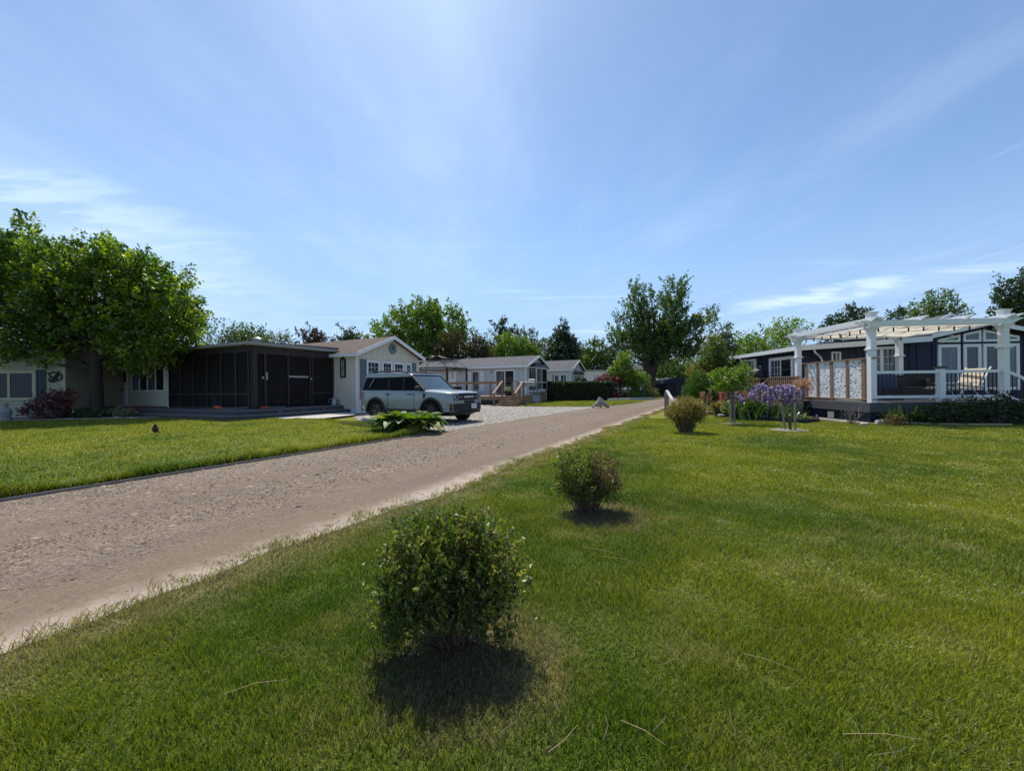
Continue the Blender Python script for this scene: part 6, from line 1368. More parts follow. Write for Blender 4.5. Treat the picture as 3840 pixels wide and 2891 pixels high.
# inside: seats seen through the glass are left dark behind tinted panes
# ------------------------------------------------------------------ trees
def gx(x, Y): u, _ = dirv(x, 1450); return (u*Y, Y, 0)
BG = 'trees behind the homes'
maple = tree('maple_tree', 'broad spreading maple in full leaf on the left lawn', gx(362, 17.9),
     pxb(17.9, [(330, 1130, 270, 190), (90, 1145, 170, 205), (560, 1175, 165, 165), (680, 1215, 75, 95), (250, 985, 150, 70), (470, 1035, 130, 85), (40, 985, 100, 90), (-150, 1140, 150, 190), (200, 1310, 180, 50), (560, 1320, 130, 55), (725, 1285, 35, 40), (110, 850, 25, 25), (80, 890, 40, 30), (720, 1040, 22, 30), (380, 955, 70, 40), (-60, 1000, 80, 70)], .8),
     'maple', 1950, 30, .6, .16, .17, .23, 'bark', .35, .75, seed=3, limbs=75, fork=.4, ttop=6.4, tvar=.72, edge=.34)
tree('birch_tree', 'weeping birch with thin hanging strands behind the porch roof', gx(835, 42), pxb(42, [(835, 1235, 60, 48), (800, 1275, 60, 45), (880, 1275, 55, 40), (790, 1330, 70, 60), (860, 1335, 55, 50)]), 'grey', 170, 22, 1.6, .1, .2, .16, 'bark_pale', .2, .5, .9, BG, seed=5)
tree('leafy_tree', 'dull green tree between the birch and the roof vent', gx(945, 44), pxb(44, [(930, 1275, 55, 42), (965, 1320, 60, 45), (900, 1300, 40, 40)]), 'green', 130, 30, 1.0, .35, .26, .16, group=BG, seed=6)
tree('leafy_tree', 'thin grey leaved tree right of the roof vent', gx(1040, 46), pxb(46, [(1035, 1275, 55, 26), (1010, 1290, 40, 30), (1065, 1300, 40, 35), (1040, 1350, 60, 40)]), 'grey', 90, 24, 1.0, .35, .24, .15, 'bark_pale', group=BG, seed=7)
tree('pine_tree', 'rusty brown pine with ragged top above the brown shingle roof', gx(1165, 40), pxb(40, [(1137, 1245, 14, 20), (1160, 1275, 45, 24), (1200, 1258, 20, 18), (1190, 1290, 45, 25), (1165, 1330, 65, 40)]), 'rust', 110, 26, .8, .16, .2, .15, up=.7, group=BG, seed=8)
tree('leafy_tree', 'dark pointed tree right of the rusty pine', gx(1300, 43), pxb(43, [(1300, 1250, 18, 18), (1300, 1275, 36, 24), (1330, 1290, 30, 20), (1290, 1320, 60, 40)]), 'dark', 100, 30, .9, .3, .25, .16, group=BG, seed=9)
tree('locust_tree', 'large yellow green tree with windswept tops behind the cream gable', gx(1600, 41),
     pxb(41, [(1570, 1225, 100, 70), (1475, 1250, 80, 50), (1670, 1245, 75, 65), (1590, 1175, 60, 32), (1715, 1225, 35, 45), (1420, 1258, 35, 22), (1540, 1310, 110, 70), (1640, 1320, 100, 70), (1690, 1170, 25, 22), (1740, 1260, 30, 40)]), 'bright', 800, 30, 1.2, .22, .27, .24, 'bark', .7, .55, .1, BG, seed=10, limbs=40, tvar=.55, skirt=True)
for i, (x, pb, l) in enumerate(((1690, [(1690, 1300, 52, 48), (1665, 1340, 50, 50), (1700, 1370, 60, 50)], 'brownish round juniper left of the bare tree'), (1785, [(1785, 1305, 45, 50), (1800, 1350, 50, 50), (1755, 1350, 45, 50)], 'brownish green juniper with a pointed top beside the bare tree'))):
    tree('juniper_tree', l, gx(x, 37 + i), pxb(37 + i, pb), 'olive', 260, 34, .6, .24, .19, .14, up=.7, group=BG, seed=20 + i, skirt=True)
tree('bare_tree', 'leafless tree with fine twigs against the sky', gx(1845, 52), pxb(52, [(1845, 1275, 42, 35), (1830, 1300, 40, 30)]), 'grey', 110, 1, .3, .1, .1, .16, 'bark_pale', .8, .4, group=BG, seed=22, limbs=110, fork=.3)
tree('poplar_tree', 'tall narrow dark poplar left of the bright green trees', gx(1885, 53), pxb(53, [(1885, 1235, 28, 32), (1890, 1275, 34, 38), (1880, 1330, 45, 50)]), 'dark', 190, 30, 1.0, .3, .28, .2, up=.8, group=BG, seed=23, skirt=True)
tree('poplar_tree', 'thin dark poplar spike just right of the tall narrow one', gx(1944, 54), pxb(54, [(1945, 1250, 15, 26), (1945, 1295, 24, 36)]), 'grey', 90, 28, .9, .25, .27, .16, up=.8, group=BG, seed=24, skirt=True)
tree('leafy_tree', 'bright yellow green tree behind the bay window home', gx(1910, 45), pxb(45, [(1905, 1300, 48, 40), (1900, 1275, 24, 18), (1925, 1345, 60, 45), (1870, 1345, 35, 40)]), 'bright', 230, 32, .8, .28, .26, .18, group=BG, seed=25, skirt=True)
tree('leafy_tree', 'bright green smaller tree right of the yellow green one', gx(1975, 46), pxb(46, [(1970, 1315, 38, 35), (1995, 1340, 30, 35), (1960, 1350, 45, 40)]), 'bright', 150, 32, .8, .28, .26, .16, group=BG, seed=26, skirt=True)
tree('leafy_tree', 'blue green tree top between the bright tree and the dark spruce', gx(1990, 56), pxb(56, [(1988, 1275, 24, 24), (2000, 1310, 36, 30), (2040, 1300, 22, 28)]), 'grey', 110, 30, .9, .3, .3, .16, group=BG, seed=27, skirt=True)
tree('spruce_tree', 'dark conical tree standing behind the pale grey home', gx(2113, 50), pxb(50, [(2112, 1225, 16, 22), (2112, 1255, 34, 30), (2112, 1290, 55, 35), (2112, 1330, 75, 45), (2112, 1375, 80, 45)]), 'dark', 800, 30, .5, .2, .22, .2, up=.6, out=.7, group=BG, seed=28, skirt=True)
for i, (x, pb, l, m_) in enumerate(((2235, [(2235, 1325, 50, 38), (2240, 1370, 60, 40)], 'hazy green tree between the dark spruce and the roadside tree', 'green'), (2295, [(2295, 1318, 42, 36), (2300, 1370, 55, 45)], 'darker round tree just left of the roadside tree', 'dark'), (2190, [(2185, 1335, 30, 35), (2190, 1375, 40, 35)], 'olive tree at the right foot of the dark spruce', 'green'), (2750, [(2750, 1330, 45, 40), (2790, 1350, 50, 40), (2740, 1370, 60, 40)], 'green thicket tree left of the navy roof end', 'green'))):
    tree('leafy_tree', l, gx(x, 64 + i), pxb(64 + i, pb), m_, 160, 30, 1.1, .4, .36, .2, group=BG, seed=30 + i, skirt=True)
tree('silver_maple', 'tall ragged roadside tree with upright spiky shoots and a dark trunk', gx(2437, 46),
     pxb(46, [(2400, 1170, 60, 75), (2530, 1150, 55, 80), (2450, 1265, 120, 70), (2560, 1265, 90, 75), (2640, 1215, 45, 25), (2340, 1275, 60, 45), (2470, 1335, 140, 48), (2330, 1215, 25, 32), (2670, 1195, 22, 15), (2545, 1085, 18, 22), (2388, 1095, 22, 20), (2300, 1290, 25, 22), (2610, 1330, 50, 35)]), 'green', 1000, 28, 1.5, .17, .25, .5, 'bark', .95, .4, group=None, seed=40, limbs=70, fork=.42, trunks=[(0, -.3), (0, .7)], ttop=9.5, axisw=.5, tvar=.6, edge=.5)
tree('young_tree', 'small bright green tree beside the purple shrub by the road', gx(2325, 36.5), pxb(36.5, [(2340, 1385, 42, 40), (2345, 1345, 25, 20), (2355, 1430, 65, 30), (2310, 1410, 30, 35), (2385, 1420, 40, 25)]), 'bright', 330, 30, .5, .16, .15, .09, seed=41, limbs=30)
tree('tall_tree', 'airy pale tree rising left of the navy roof', gx(2722, 62), pxb(62, [(2720, 1255, 30, 24), (2735, 1290, 32, 30), (2710, 1300, 28, 35), (2720, 1340, 40, 35)]), 'grey', 120, 26, 1.3, .4, .33, .22, 'bark_pale', group=BG, seed=42)
tree('tan_tree', 'tan leaved tree at the right flank of the roadside tree', gx(2655, 52), pxb(52, [(2668, 1295, 32, 36), (2640, 1335, 34, 30), (2665, 1370, 45, 35)]), 'tan', 150, 28, .9, .3, .26, .16, group=BG, seed=43, skirt=True)
tree('lilac_tree', 'glossy dark green shrub tree behind the dwarf spruce', gx(2690, 22.5), pxb(22.5, [(2688, 1340, 32, 45), (2655, 1385, 36, 35), (2720, 1390, 42, 45), (2690, 1305, 18, 16), (2690, 1430, 60, 40)]), 'green', 320, 26, .42, .14, .13, .07, up=.6, seed=44, skirt=True)
tree('ash_tree', 'wide yellow green tree behind the navy roof', gx(2900, 46), pxb(46, [(2890, 1275, 95, 36), (2960, 1245, 60, 32), (3022, 1235, 32, 28), (2810, 1305, 48, 32), (2900, 1330, 120, 40)]), 'bright', 330, 28, 1.0, .3, .27, .24, group=BG, seed=45, skirt=True)
tree('oak_tree', 'dark green tree showing above the pergola beam', gx(3170, 41), pxb(41, [(3170, 1200, 62, 34), (3110, 1228, 34, 20), (3225, 1195, 30, 25), (3190, 1175, 28, 16), (3160, 1250, 80, 40)]), 'dark', 260, 28, .8, .25, .23, .22, group=BG, seed=46, skirt=True)
tree('leafy_tree', 'bright crowned tree above the middle of the front pergola beam', gx(3500, 43), pxb(43, [(3500, 1140, 52, 38), (3560, 1165, 42, 24), (3450, 1165, 35, 26), (3510, 1105, 20, 16), (3500, 1210, 80, 40)]), 'green', 280, 28, .9, .28, .24, .22, group=BG, seed=47, skirt=True)
tree('leafy_tree', 'low dark tree above the front pergola beam near its left column', gx(3360, 47), pxb(47, [(3360, 1185, 42, 20), (3400, 1180, 25, 18), (3370, 1230, 70, 35)]), 'dark', 150, 28, .9, .28, .25, .2, group=BG, seed=48, skirt=True)
tree('oak_tree', 'dark branching tree at the right edge of the photo above the navy roof', gx(3830, 38), pxb(38, [(3815, 1095, 45, 40), (3780, 1130, 45, 25), (3760, 1070, 14, 18), (3860, 1060, 40, 40), (3840, 1170, 80, 45)]), 'dark', 230, 28, .8, .22, .22, .25, group=BG, seed=49, limbs=40)
# further trees of the belt behind everything
LB_ = ['round tree low on the skyline', 'loose tree low on the skyline', 'dense tree low on the skyline']
spots = [(60, 62, 1370, 'left of the maple trunk'), (330, 66, 1375, 'behind the maple crown'), (620, 64, 1365, 'behind the left end of the porch'), (760, 70, 1370, 'behind the birch'), (1400, 72, 1395, 'between the pointed tree and the locust'), (1840, 70, 1390, 'under the bare tree'), (2030, 74, 1375, 'between the grey homes'), (2380, 80, 1400, 'left of the far grey home'), (2520, 78, 1390, 'behind the dark shed'), (2600, 76, 1385, 'between the shed and the tan tree'), (2480, 90, 1395, 'behind the narrow pale home')]
for i, (x, Yt, yt, wh) in enumerate(spots):
    g_ = random.Random(i); h_ = at(x, yt - 30, Yt).z
    tree('leafy_tree', LB_[i % 3] + ' ' + wh, gx(x, Yt), [(gx(x, Yt)[0], Yt, h_*.55, h_*.75, h_*.6, h_*.5), (gx(x, Yt)[0] + g_.uniform(-2, 2), Yt, h_*.75, h_*.45, h_*.4, h_*.32), (gx(x, Yt)[0] + g_.uniform(-3, 3), Yt, h_*.35, h_*.8, h_*.6, h_*.33)], ('green', 'dark', 'green')[i % 3], 200, 28, 1.1, .42, .38, .22, group=BG, seed=60 + i)
# stretches of wood beyond, one mass
r = np.random.default_rng(99); n = 9000; a = r.uniform(-2.3, 2.3, n); Yw = r.uniform(95, 125, n)
C = np.stack([a*Yw*.8, Yw, r.uniform(0, 1, n)**.8*(4.5 + 3.5*vnoise(a*14, a*0 + .5, 8))], 1); C = np.repeat(C, 4, 0) + r.normal(0, .7, (n*4, 3)); C[:, 2] = np.abs(C[:, 2])
o = leaves('woodland', C, .95, r, LM['green'], None, r.uniform(0, .8, len(C))); tag(o, 'distant belt of mixed woodland on the horizon', 'woodland', kind='stuff')

# ------------------------------------------------------------------ shrubs and flowers
def hedge(A, B, h, w_, name, label, cat, mat, n, leaf, seed):
    r = np.random.default_rng(seed); A = Vector(A); B = Vector(B); t = thing(name, label, cat, A); d = (B - A); L = d.length; d.normalize(); s = Vector((-d.y, d.x, 0))
    u = r.uniform(0, L, n); k = r.integers(0, 10, n); v = np.where(k < 5, -w_/2, r.uniform(-w_/2, w_/2, n)); z = np.where(k < 5, r.uniform(.05, h, n), np.where(k < 9, h, r.uniform(.05, h, n))); v = np.where(k == 9, w_/2, v)
    u = np.where(r.uniform(0, 1, n) < .06, np.where(r.uniform(0, 1, n) < .5, 0, L), u)
    C = np.outer(u, d) + np.outer(v, s) + np.outer(z, (0, 0, 1)) + r.normal(0, .045, (n, 3)); C[:, 2] = np.maximum(C[:, 2], .03)
    leaves('foliage', C, leaf, r, LM[mat], t, np.clip(r.uniform(0, 1, n)*.7 + .3*vnoise(u*2, z*3, 2), 0, 1))
    mb = MB(); c = A + d*.06
    f = lambda a, b, e: tuple(d*a + s*e + Vector((0, 0, b)))
    mb.fbox(f, .05, L - .05, .0, h - .06, -w_/2 + .06, w_/2 - .06, M['mulch']); mb.build('branches', t); return t
ha, hb = at(2055, 1450, 33), at(2288, 1450, 34.5)
hedge((ha.x, ha.y, 0), (hb.x, hb.y, 0), 1.55, 1.0, 'clipped_hedge', 'dark clipped hedge with a flat top beyond the lawn tip', 'hedge', 'hedge', 15000, .1, 71)
for i, (x, l) in enumerate(((2167, 'left ball of the two clipped dark balls above the hedge'), (2191, 'right ball of the two clipped dark balls above the hedge'))):
    p = at(x, 1430, 36.2); shrub('topiary_ball', l, (p.x, 36.2, 0), [(0, 0, p.z, .26, .26, .26)], 'hedge', 120, .07, 6, .02, 'topiary', 'clipped balls behind the hedge', 72 + i, 14, .06, .04, tvar=.4)
p = gx(2278, 35.8); shrub('purple_shrub', 'rounded purple leaved shrub at the right end of the hedge', p, [(0, 0, 1.6, 1.15, .9, .55), (-.4, 0, 1.3, .9, .8, .5), (.5, 0, 1.4, .8, .8, .5), (0, 0, .8, .8, .8, .5)], 'purple', 330, .13, 20, .02, 'shrub', None, 74, 16, .35, .1)
# flower bed across the road
P1_ = gnd(2290, 1499); fb_ = MB(); a, b, c_, d_ = gnd(2283, 1503), gnd(2440, 1497), gnd(2450, 1488), gnd(2290, 1489)
fb_.sheet([(q.x, q.y) for q in (a, b, c_, d_)], .05, M['mulch']); tag(fb_.build('flower_bed_soil', recalc=False), kind='structure')
mb = MB()
for q0, q1 in ((gnd(2281, 1504), gnd(2400, 1499)), (gnd(2400, 1499), gnd(2448, 1498))): mb.bar((q0.x, q0.y, .1), (q1.x, q1.y, .1), .16, .2, M['pale_wood'])
tag(mb.build('timber_edging'), 'long bleached timber edging in front of the roadside flower bed', 'edging')
for i, (x, y, h_, w_, m_, l) in enumerate(((2300, 1498, .5, .5, 'purple', 'low reddish plant at the left end of the roadside bed'), (2325, 1497, .6, .5, 'pale', 'pale green plant left of centre in the roadside bed'), (2352, 1497, .75, .6, 'tan', 'pinkish brown plant in the middle of the roadside bed'), (2368, 1497, .6, .5, 'bright', 'lime green mound in the roadside bed'), (2405, 1496, 1.15, .85, 'green', 'largest dark green bush of the roadside bed'), (2428, 1495, .9, .6, 'tan', 'bush with tan flowers beside the largest green bush'), (2448, 1494, .85, .55, 'green', 'bush at the right end of the roadside bed'), (2382, 1494, 1.0, .5, 'strap', 'tall grassy clump behind the roadside bed'), (2432, 1490, 1.9, .5, 'olive', 'slender brownish shrub below the roadside tree'), (2385, 1490, 2.0, .35, 'tan', 'thin ornamental tree with bare pale stems behind the roadside bed'))):
    q = gnd(x, y, .05); shrub('garden_plant', l, q, [(0, 0, h_*.6, w_, w_*.8, h_*.42), (w_*.3, 0, h_*.4, w_*.6, w_*.6, h_*.35)], m_, 100, .11, 12, .012, 'plant', 'plants of the roadside flower bed', 80 + i, 10, .22, .07)
# dwarf spruce, standard trees
p = Vector(gx(2618, 19.0)); shrub('dwarf_spruce', 'dense rounded cone of a dwarf spruce beside the road', p, [(0, 0, .55, .78, .8, .55), (0, 0, 1.0, .66, .7, .45), (.02, 0, 1.4, .48, .5, .36), (.0, 0, 1.68, .26, .26, .25), (.3, -.1, .55, .75, .75, .45), (.55, .2, .4, .65, .65, .4)], 'moss', 1700, .045, 0, .01, 'spruce', None, 91, 34, .15, .04, .5, .9, edge=.22, asp=.35, tvar=.5)
shrub('golden_shrub', 'orange tipped golden shrub peeping out behind the dwarf spruce', gx(2632, 22.3), [(0, 0, 1.7, .6, .5, .6), (-.2, 0, 2.0, .4, .4, .4), (.1, 0, 1.0, .8, .7, .8)], 'gold', 200, .1, 16, .015, 'shrub', None, 92, 16, .4, .08)
def standard(name, label, base, blobs, mat, n, leaf, seed, stakes, h, lean=0, cat='tree', group=None, m=14, flow=None):
    t = shrub(name, label, base, blobs, mat, n, leaf, 0, .01, cat, group, seed, m, .22, .05, .5, .8, tvar=.5, part='crown')
    mb = MB(); mb.tube([(0, 0, 0), (lean*.4, .02, h*.35), (lean*.7, -.02, h*.7), (lean, 0, h)], [.035, .03, .028, .02], M['bark_pale'], 8); rr = random.Random(seed)
    for i in range(14): b_ = rr.choice(blobs); mb.tube([(lean*.8, 0, h*.82), (lean*.4 + b_[0]*.5 + rr.uniform(-.2, .2), b_[1]*.5, h + (b_[2] - h)*.4), (b_[0] + rr.uniform(-.3, .3)*b_[3], b_[1] + rr.uniform(-.5, .5)*b_[4], b_[2] + rr.uniform(-.3, .5)*b_[5])], [.02, .014, .005], M['bark_pale'], 5)
    mb.build('trunk', t, smooth=True)
    return t
b_ = gnd(2739, 1588)
standard('patio_tree', 'small yellow green standard tree tied between two grey stakes', b_, [(-.1, 0, 1.42, .5, .45, .26), (.3, 0, 1.6, .4, .4, .24), (-.35, 0, 1.3, .35, .35, .22), (.1, 0, 1.2, .5, .4, .2), (.45, 0, 1.35, .3, .3, .25)], 'bright', 190, .085, 93, 2, 1.2, .1)
sk = bpy.data.objects
for i, dx in enumerate((-.02, .09)):
    t = thing('support_stake', ('left', 'right')[i] + ' grey wooden stake of the pair under the yellow green standard tree', 'stake', (b_.x + dx, b_.y - .06, 0), 0, 'grey stakes supporting young trees'); mb = MB(); mb.box(-.022, .022, -.022, .022, 0, 1.12, M['grey_wood']); mb.build('shaft', t); mb = MB(); mb.box(-.026, .026, -.026, .026, .8, .84, M['black']); mb.build('tie', t)
b_ = gnd(2965, 1612); t = thing('young_sapling', 'thin sapling with a few bare stems between two grey stakes', 'sapling', b_)
mb = MB(); rr = random.Random(8)
for i in range(6): a_ = rr.uniform(-.25, .25); mb.tube([(rr.uniform(-.03, .03), 0, 0), (a_*.6, rr.uniform(-.05, .05), .25), (a_*1.3 - .05, rr.uniform(-.1, .1), .5 + rr.uniform(0, .35))], [.014, .01, .004], M['twig'], 5)
mb.build('stems', t)
r = np.random.default_rng(94); leaves('leaves', r.normal(size=(60, 3))*np.array([.14, .1, .2]) + np.array([0, 0, .5]), .06, r, LM['green'], t, r.uniform(0, 1, 60))
for i, (x, l) in enumerate(((2944, 'leaning left stake of the pair beside the thin sapling'), (2982, 'upright right stake of the pair beside the thin sapling'))):
    q = gnd(x, 1612 + 3*i); t = thing('support_stake', l, 'stake', (q.x, q.y, 0), 0, 'grey stakes supporting young trees'); mb = MB(); lean = -.13 if i == 0 else .0; z = 1.05; e_ = .019; mb.hexa([(-e_, -e_, 0), (e_, -e_, 0), (e_, e_, 0), (-e_, e_, 0), (-e_ + lean, -e_, z), (e_ + lean, -e_, z), (e_ + lean, e_, z), (-e_ + lean, e_, z)], M['grey_wood']); mb.build('shaft', t); mb = MB(); mb.box(lean*.75 - .026, lean*.75 + .026, -.026, .026, .78, .82, M['black']); mb.build('tie', t)
for (x, y, rx, ry, l) in ((2739, 1590, .35, .12, 'grass'), (2960, 1615, .55, .2, 'w')):
    q = gnd(x, y); mb = MB(); mb.sheet([(q.x + rx*math.cos(a)*(1 + .15*math.sin(a*3)), q.y + ry*2*math.sin(a)*(1 + .2*math.cos(a*4))) for a in np.linspace(0, 6.28, 18)[:-1]], .02, M['drive']); tag(mb.build('gravel_ring', recalc=False), kind='structure')
q = gnd(3010, 1572); standard('rhododendron_standard', 'small standard shrub with a ball of faded pink bloom before the privacy screen', (q.x, q.y, 0), [(0, 0, 1.16, .2, .2, .16), (.12, 0, 1.2, .13, .13, .11)], 'pink', 60, .055, 95, 0, 1.1)
# iris clump: strap leaves, stems and separate blooms
q = gnd(2905, 1578); ir = thing('iris_clump', 'big clump of pale violet irises over sword shaped leaves', 'iris', (q.x, q.y + .55, .03))
r = np.random.default_rng(96); n = 300; bp = np.stack([r.uniform(-1.0, 1.1, n), r.normal(0, .3, n), np.zeros(n)], 1); a = r.uniform(0, 6.28, n)
straps('leaves', 'strap', ir, bp, np.stack([np.cos(a), np.sin(a), a*0], 1), r.uniform(.45, .75, n), np.full(n, .045), r.uniform(1.05, 1.5, n), r.uniform(0, .25, n), r, 5, .05)
blm = []
for k in range(3):
    rk = np.random.default_rng(200 + k); P, D = clusters([(0, 0, .05, .055, .055, .05), (0, 0, -.03, .075, .075, .035)], 46, rk, .5)
    o = leaves('bloom', P, .062, rk, LM['iris'], ir, rk.uniform(0, 1, 46), D*.8, .8); blm.append(o)
mb = MB(); rr = random.Random(9); cnt = 0
for i in range(56):
    x = rr.choice((rr.gauss(-.1, .48), rr.gauss(-.1, .48), rr.gauss(.88, .15))); x = max(-1.05, min(1.2, x)); y = rr.gauss(0, .28); h_ = rr.uniform(.62, 1.18) - .1*abs(x + .1); mb.tube([(x*.85, y, 0), (x, y, h_)], .008, M['twig'], 4)
    for dz in ((0, -.14) if rr.random() < .45 else (0,)):
        if cnt >= 98: break
        o = blm[cnt] if cnt < 3 else blm[cnt % 3].copy()
        if cnt >= 3: COL.objects.link(o); o.parent = ir
        o.location = (x + rr.uniform(-.03, .03), y, h_ + dz); o.rotation_euler = (0, 0, rr.uniform(0, 6)); s_ = rr.uniform(1.0, 1.4); o.scale = (s_, s_, s_); cnt += 1
mb.build('flower_stems', ir)
# other plants of that bed
for i, (x, y, L_, n_, sp, m_, l) in enumerate(((2790, 1573, .55, 110, (.45, .3), 'green', 'leafy dark peony mound under the patio tree'), (2840, 1574, .6, 120, (.45, .35), 'green', 'glossy leafy mound left of the iris clump'), (2716, 1562, .5, 80, (.35, .25), 'tan', 'straggly reddish shrub between dwarf spruce and patio tree'))):
    q = gnd(x, y, .03); shrub('leafy_mound', l, (q.x, q.y + .4, .03), [(0, 0, L_*.55, sp[0], sp[1], L_*.45), (.2, .1, L_*.5, sp[0]*.8, sp[1], L_*.4)], m_, 170, .1, 8, .008, 'plant', 'leafy mounds in the iris bed', 100 + i, 12, .12, .05, upb=1.0)
for i, (x, l) in enumerate(((2700, 'pink lupin group partly hidden behind the patio tree'), (2765, 'pale red lupin behind the crown of the patio tree'), (2818, 'bright red lupin left of the irises'), (2842, 'deep red lupin touching the irises'))):
    q = gnd(x, 1560, .03); t = thing('lupin', l, 'lupin', (q.x, q.y + 1.0, .03), 0, 'lupins behind the iris bed'); rr = random.Random(i + 3); mb = MB(); spk = []
    for k in range(5):
        dx, dy, h_ = rr.uniform(-.22, .22), rr.uniform(-.15, .15), rr.uniform(.75, 1.0); mb.tube([(dx*.5, dy*.5, 0), (dx, dy, h_)], .008, M['twig'], 4); spk.append((dx, dy, h_))
    mb.build('stems', t); rk = np.random.default_rng(i + 50)
    for (dx, dy, h_) in spk: z = rk.uniform(-.32, .08, 60); C = np.stack([dx + rk.normal(0, .035, 60)*(1.1 - (z + .32)*1.6), dy + rk.normal(0, .035, 60), h_ + z], 1); leaves('flower_spike', C, .045, rk, LM['red' if i != 0 else 'pink'], t, rk.uniform(0, 1, 60))
    C = rk.normal(size=(160, 3))*np.array([.2, .15, .12]) + np.array([0, 0, .3]); leaves('foliage', C, .09, rk, LM['green'], t, rk.uniform(0, 1, 160))
for i, (x, y, L_, l) in enumerate(((3020, 1580, .4, 'pale green hosta at the right end of the iris bed'), (2985, 1577, .45, 'fresh green strap leaved clump right of the irises'))):
    q = gnd(x, y, .03); strap_plant('bed_plant', l, (q.x, q.y + .3, .03), 46, (.25, .18), L_, .1 if i == 0 else .05, 'strap' if i else 'pale', 110 + i, (.7, 1.3), (.2, .6), group='clumps at the right end of the iris bed')
# shrubs in the shade before the deck
q = gnd(3195, 1592); t = thing('bare_shrub', 'almost leafless pale twigged shrub before the navy skirting', 'shrub', q); mb = MB(); rr = random.Random(12)
for i in range(11):
    a_ = rr.uniform(-1.0, 1.0); L_ = rr.uniform(.35, .75); p1 = Vector((a_*.15, rr.uniform(-.1, .1), L_*.4)); p2 = Vector((a_*.42, rr.uniform(-.15, .15), L_)); mb.tube([(a_*.05, 0, 0), p1, p2], [.014, .01, .004], M['bark_pale'], 5); mb.tube([p1, p1 + Vector((rr.uniform(-.15, .15), 0, .2))], [.008, .003], M['bark_pale'], 4)
mb.build('stems', t); rk = np.random.default_rng(13); leaves('leaves', rk.normal(size=(60, 3))*np.array([.25, .12, .1]) + np.array([0, 0, .22]), .04, rk, LM['grey'], t, rk.uniform(0, 1, 60))
q = gnd(3435, 1595); strap_plant('daylily_clump', 'arching daylily clump in the shade before the white railing', (q.x, q.y + .35, 0), 110, (.5, .25), .8, .035, 'cover', 121, (1.0, 1.45), (.15, .6))
q = gnd(3350, 1596); shrub('dried_clump', 'low brown dried clump beside the pipe end', q, [(0, 0, .12, .32, .15, .14)], 'boxdry', 60, .05, 0, cat='plant', seed=122)
for i, (x, wd, h_, l) in enumerate(((3640, .75, .7, 'leafy dark shrub below the right half of the railing'), (3790, .7, .88, 'taller leafy shrub at the foot of the white stair rail'), (3560, .45, .5, 'low leafy shrub between the daylilies and the larger shrubs'), (3905, .7, .75, 'leafy shrub cut by the right edge of the photo'))):
    q = gnd(x, 1597); shrub('deck_shrub', l, (q.x, q.y + .4, 0), [(0, 0, h_*.5, wd, .4, h_*.48), (.25, -.05, h_*.62, wd*.6, .35, h_*.38), (-.3, -.1, h_*.35, wd*.6, .35, h_*.33)], 'hedge', 80, .085, 14, .01, 'shrub', 'shrubs before the deck', 123 + i, 14, .2, .06, upb=.8)
# hosta bed by the car
q = gnd(1520, 1615, .09); strap_plant('hosta', 'large hosta with broad yellow green leaves at the corner of the driveway', (q.x, q.y + .35, .09), 270, (.5, .34), 1.0, .34, 'hosta', 131, droop=(.5, .85), broad=True, cat='hosta', cup=.16)
q = gnd(1435, 1600, .09); strap_plant('daylily_clump', 'pale narrow leaved clump between the boulder and the hosta', (q.x, q.y + .45, .09), 170, (.4, .3), .55, .03, 'pale', 132, (.8, 1.45), (.15, .7))
q = gnd(1478, 1575, .09); shrub('dried_flowers', 'spent brown flower heads behind the hosta leaves', (q.x, q.y + .25, .09), [(0, 0, .5, .75, .15, .12)], 'tan', 26, .04, 30, .005, 'plant', None, 133, 5, .05, .02)
# purple shrub and cedar by the far left home, ground cover round the maple
q = gnd(195, 1570, .08); shrub('purple_barberry', 'straggling dark purple shrub at the corner of the taupe home', (q.x, q.y - .1, .08), [(0, 0, .5, .75, .5, .42), (.45, 0, .75, .45, .4, .4), (-.45, 0, .3, .6, .4, .25), (.65, .1, 1.0, .22, .22, .3), (-.05, 0, 1.1, .1, .1, .3), (-.95, -.1, .62, .08, .08, .3), (-.8, -.1, .4, .15, .1, .2)], 'purple', 330, .075, 30, .012, 'shrub', None, 141, 14, .2, .05)
p = at(262, 1540, 20.4); shrub('pyramid_cedar', 'small dark pyramid cedar beside the pale cottage', (p.x, 20.4, .0), [(0, 0, .6, .42, .4, .6), (-.05, 0, 1.2, .3, .3, .5), (-.08, 0, 1.7, .17, .17, .3)], 'moss', 260, .07, 0, cat='cedar', seed=142, m=18, L=.12, rad=.04)
p = at(252, 1530, 19.7); shrub('red_flowering_shrub', 'pinkish red flowering shrub between the taupe home and the cedar', (p.x, 19.7, 0), [(0, 0, .9, .4, .3, .45), (.15, 0, .45, .4, .3, .35)], 'red', 60, .09, 10, .01, 'shrub', None, 143, 9, .15, .06)
q = gx(362, 17.9); shrub('ground_cover', 'dark leafy ground cover round the foot of the maple', (q[0], q[1] - .15, .05), [(-.75, 0, .18, .55, .35, .2), (0, -.2, .15, .7, .4, .18), (.6, 0, .15, .6, .4, .18), (-1.1, 0, .1, .3, .3, .15)], 'cover', 260, .08, 0, cat='plant', seed=144, m=12, upb=1.0)
p = at(455, 1550, 17.6); shrub('step_plant', 'small leafy plant with pale leaves at the left end of the porch steps', (p.x, p.y, .05), [(0, 0, .25, .45, .3, .25), (.3, 0, .18, .3, .25, .18)], 'pale', 70, .07, 8, .008, 'plant', None, 145, 10, .12, .05)
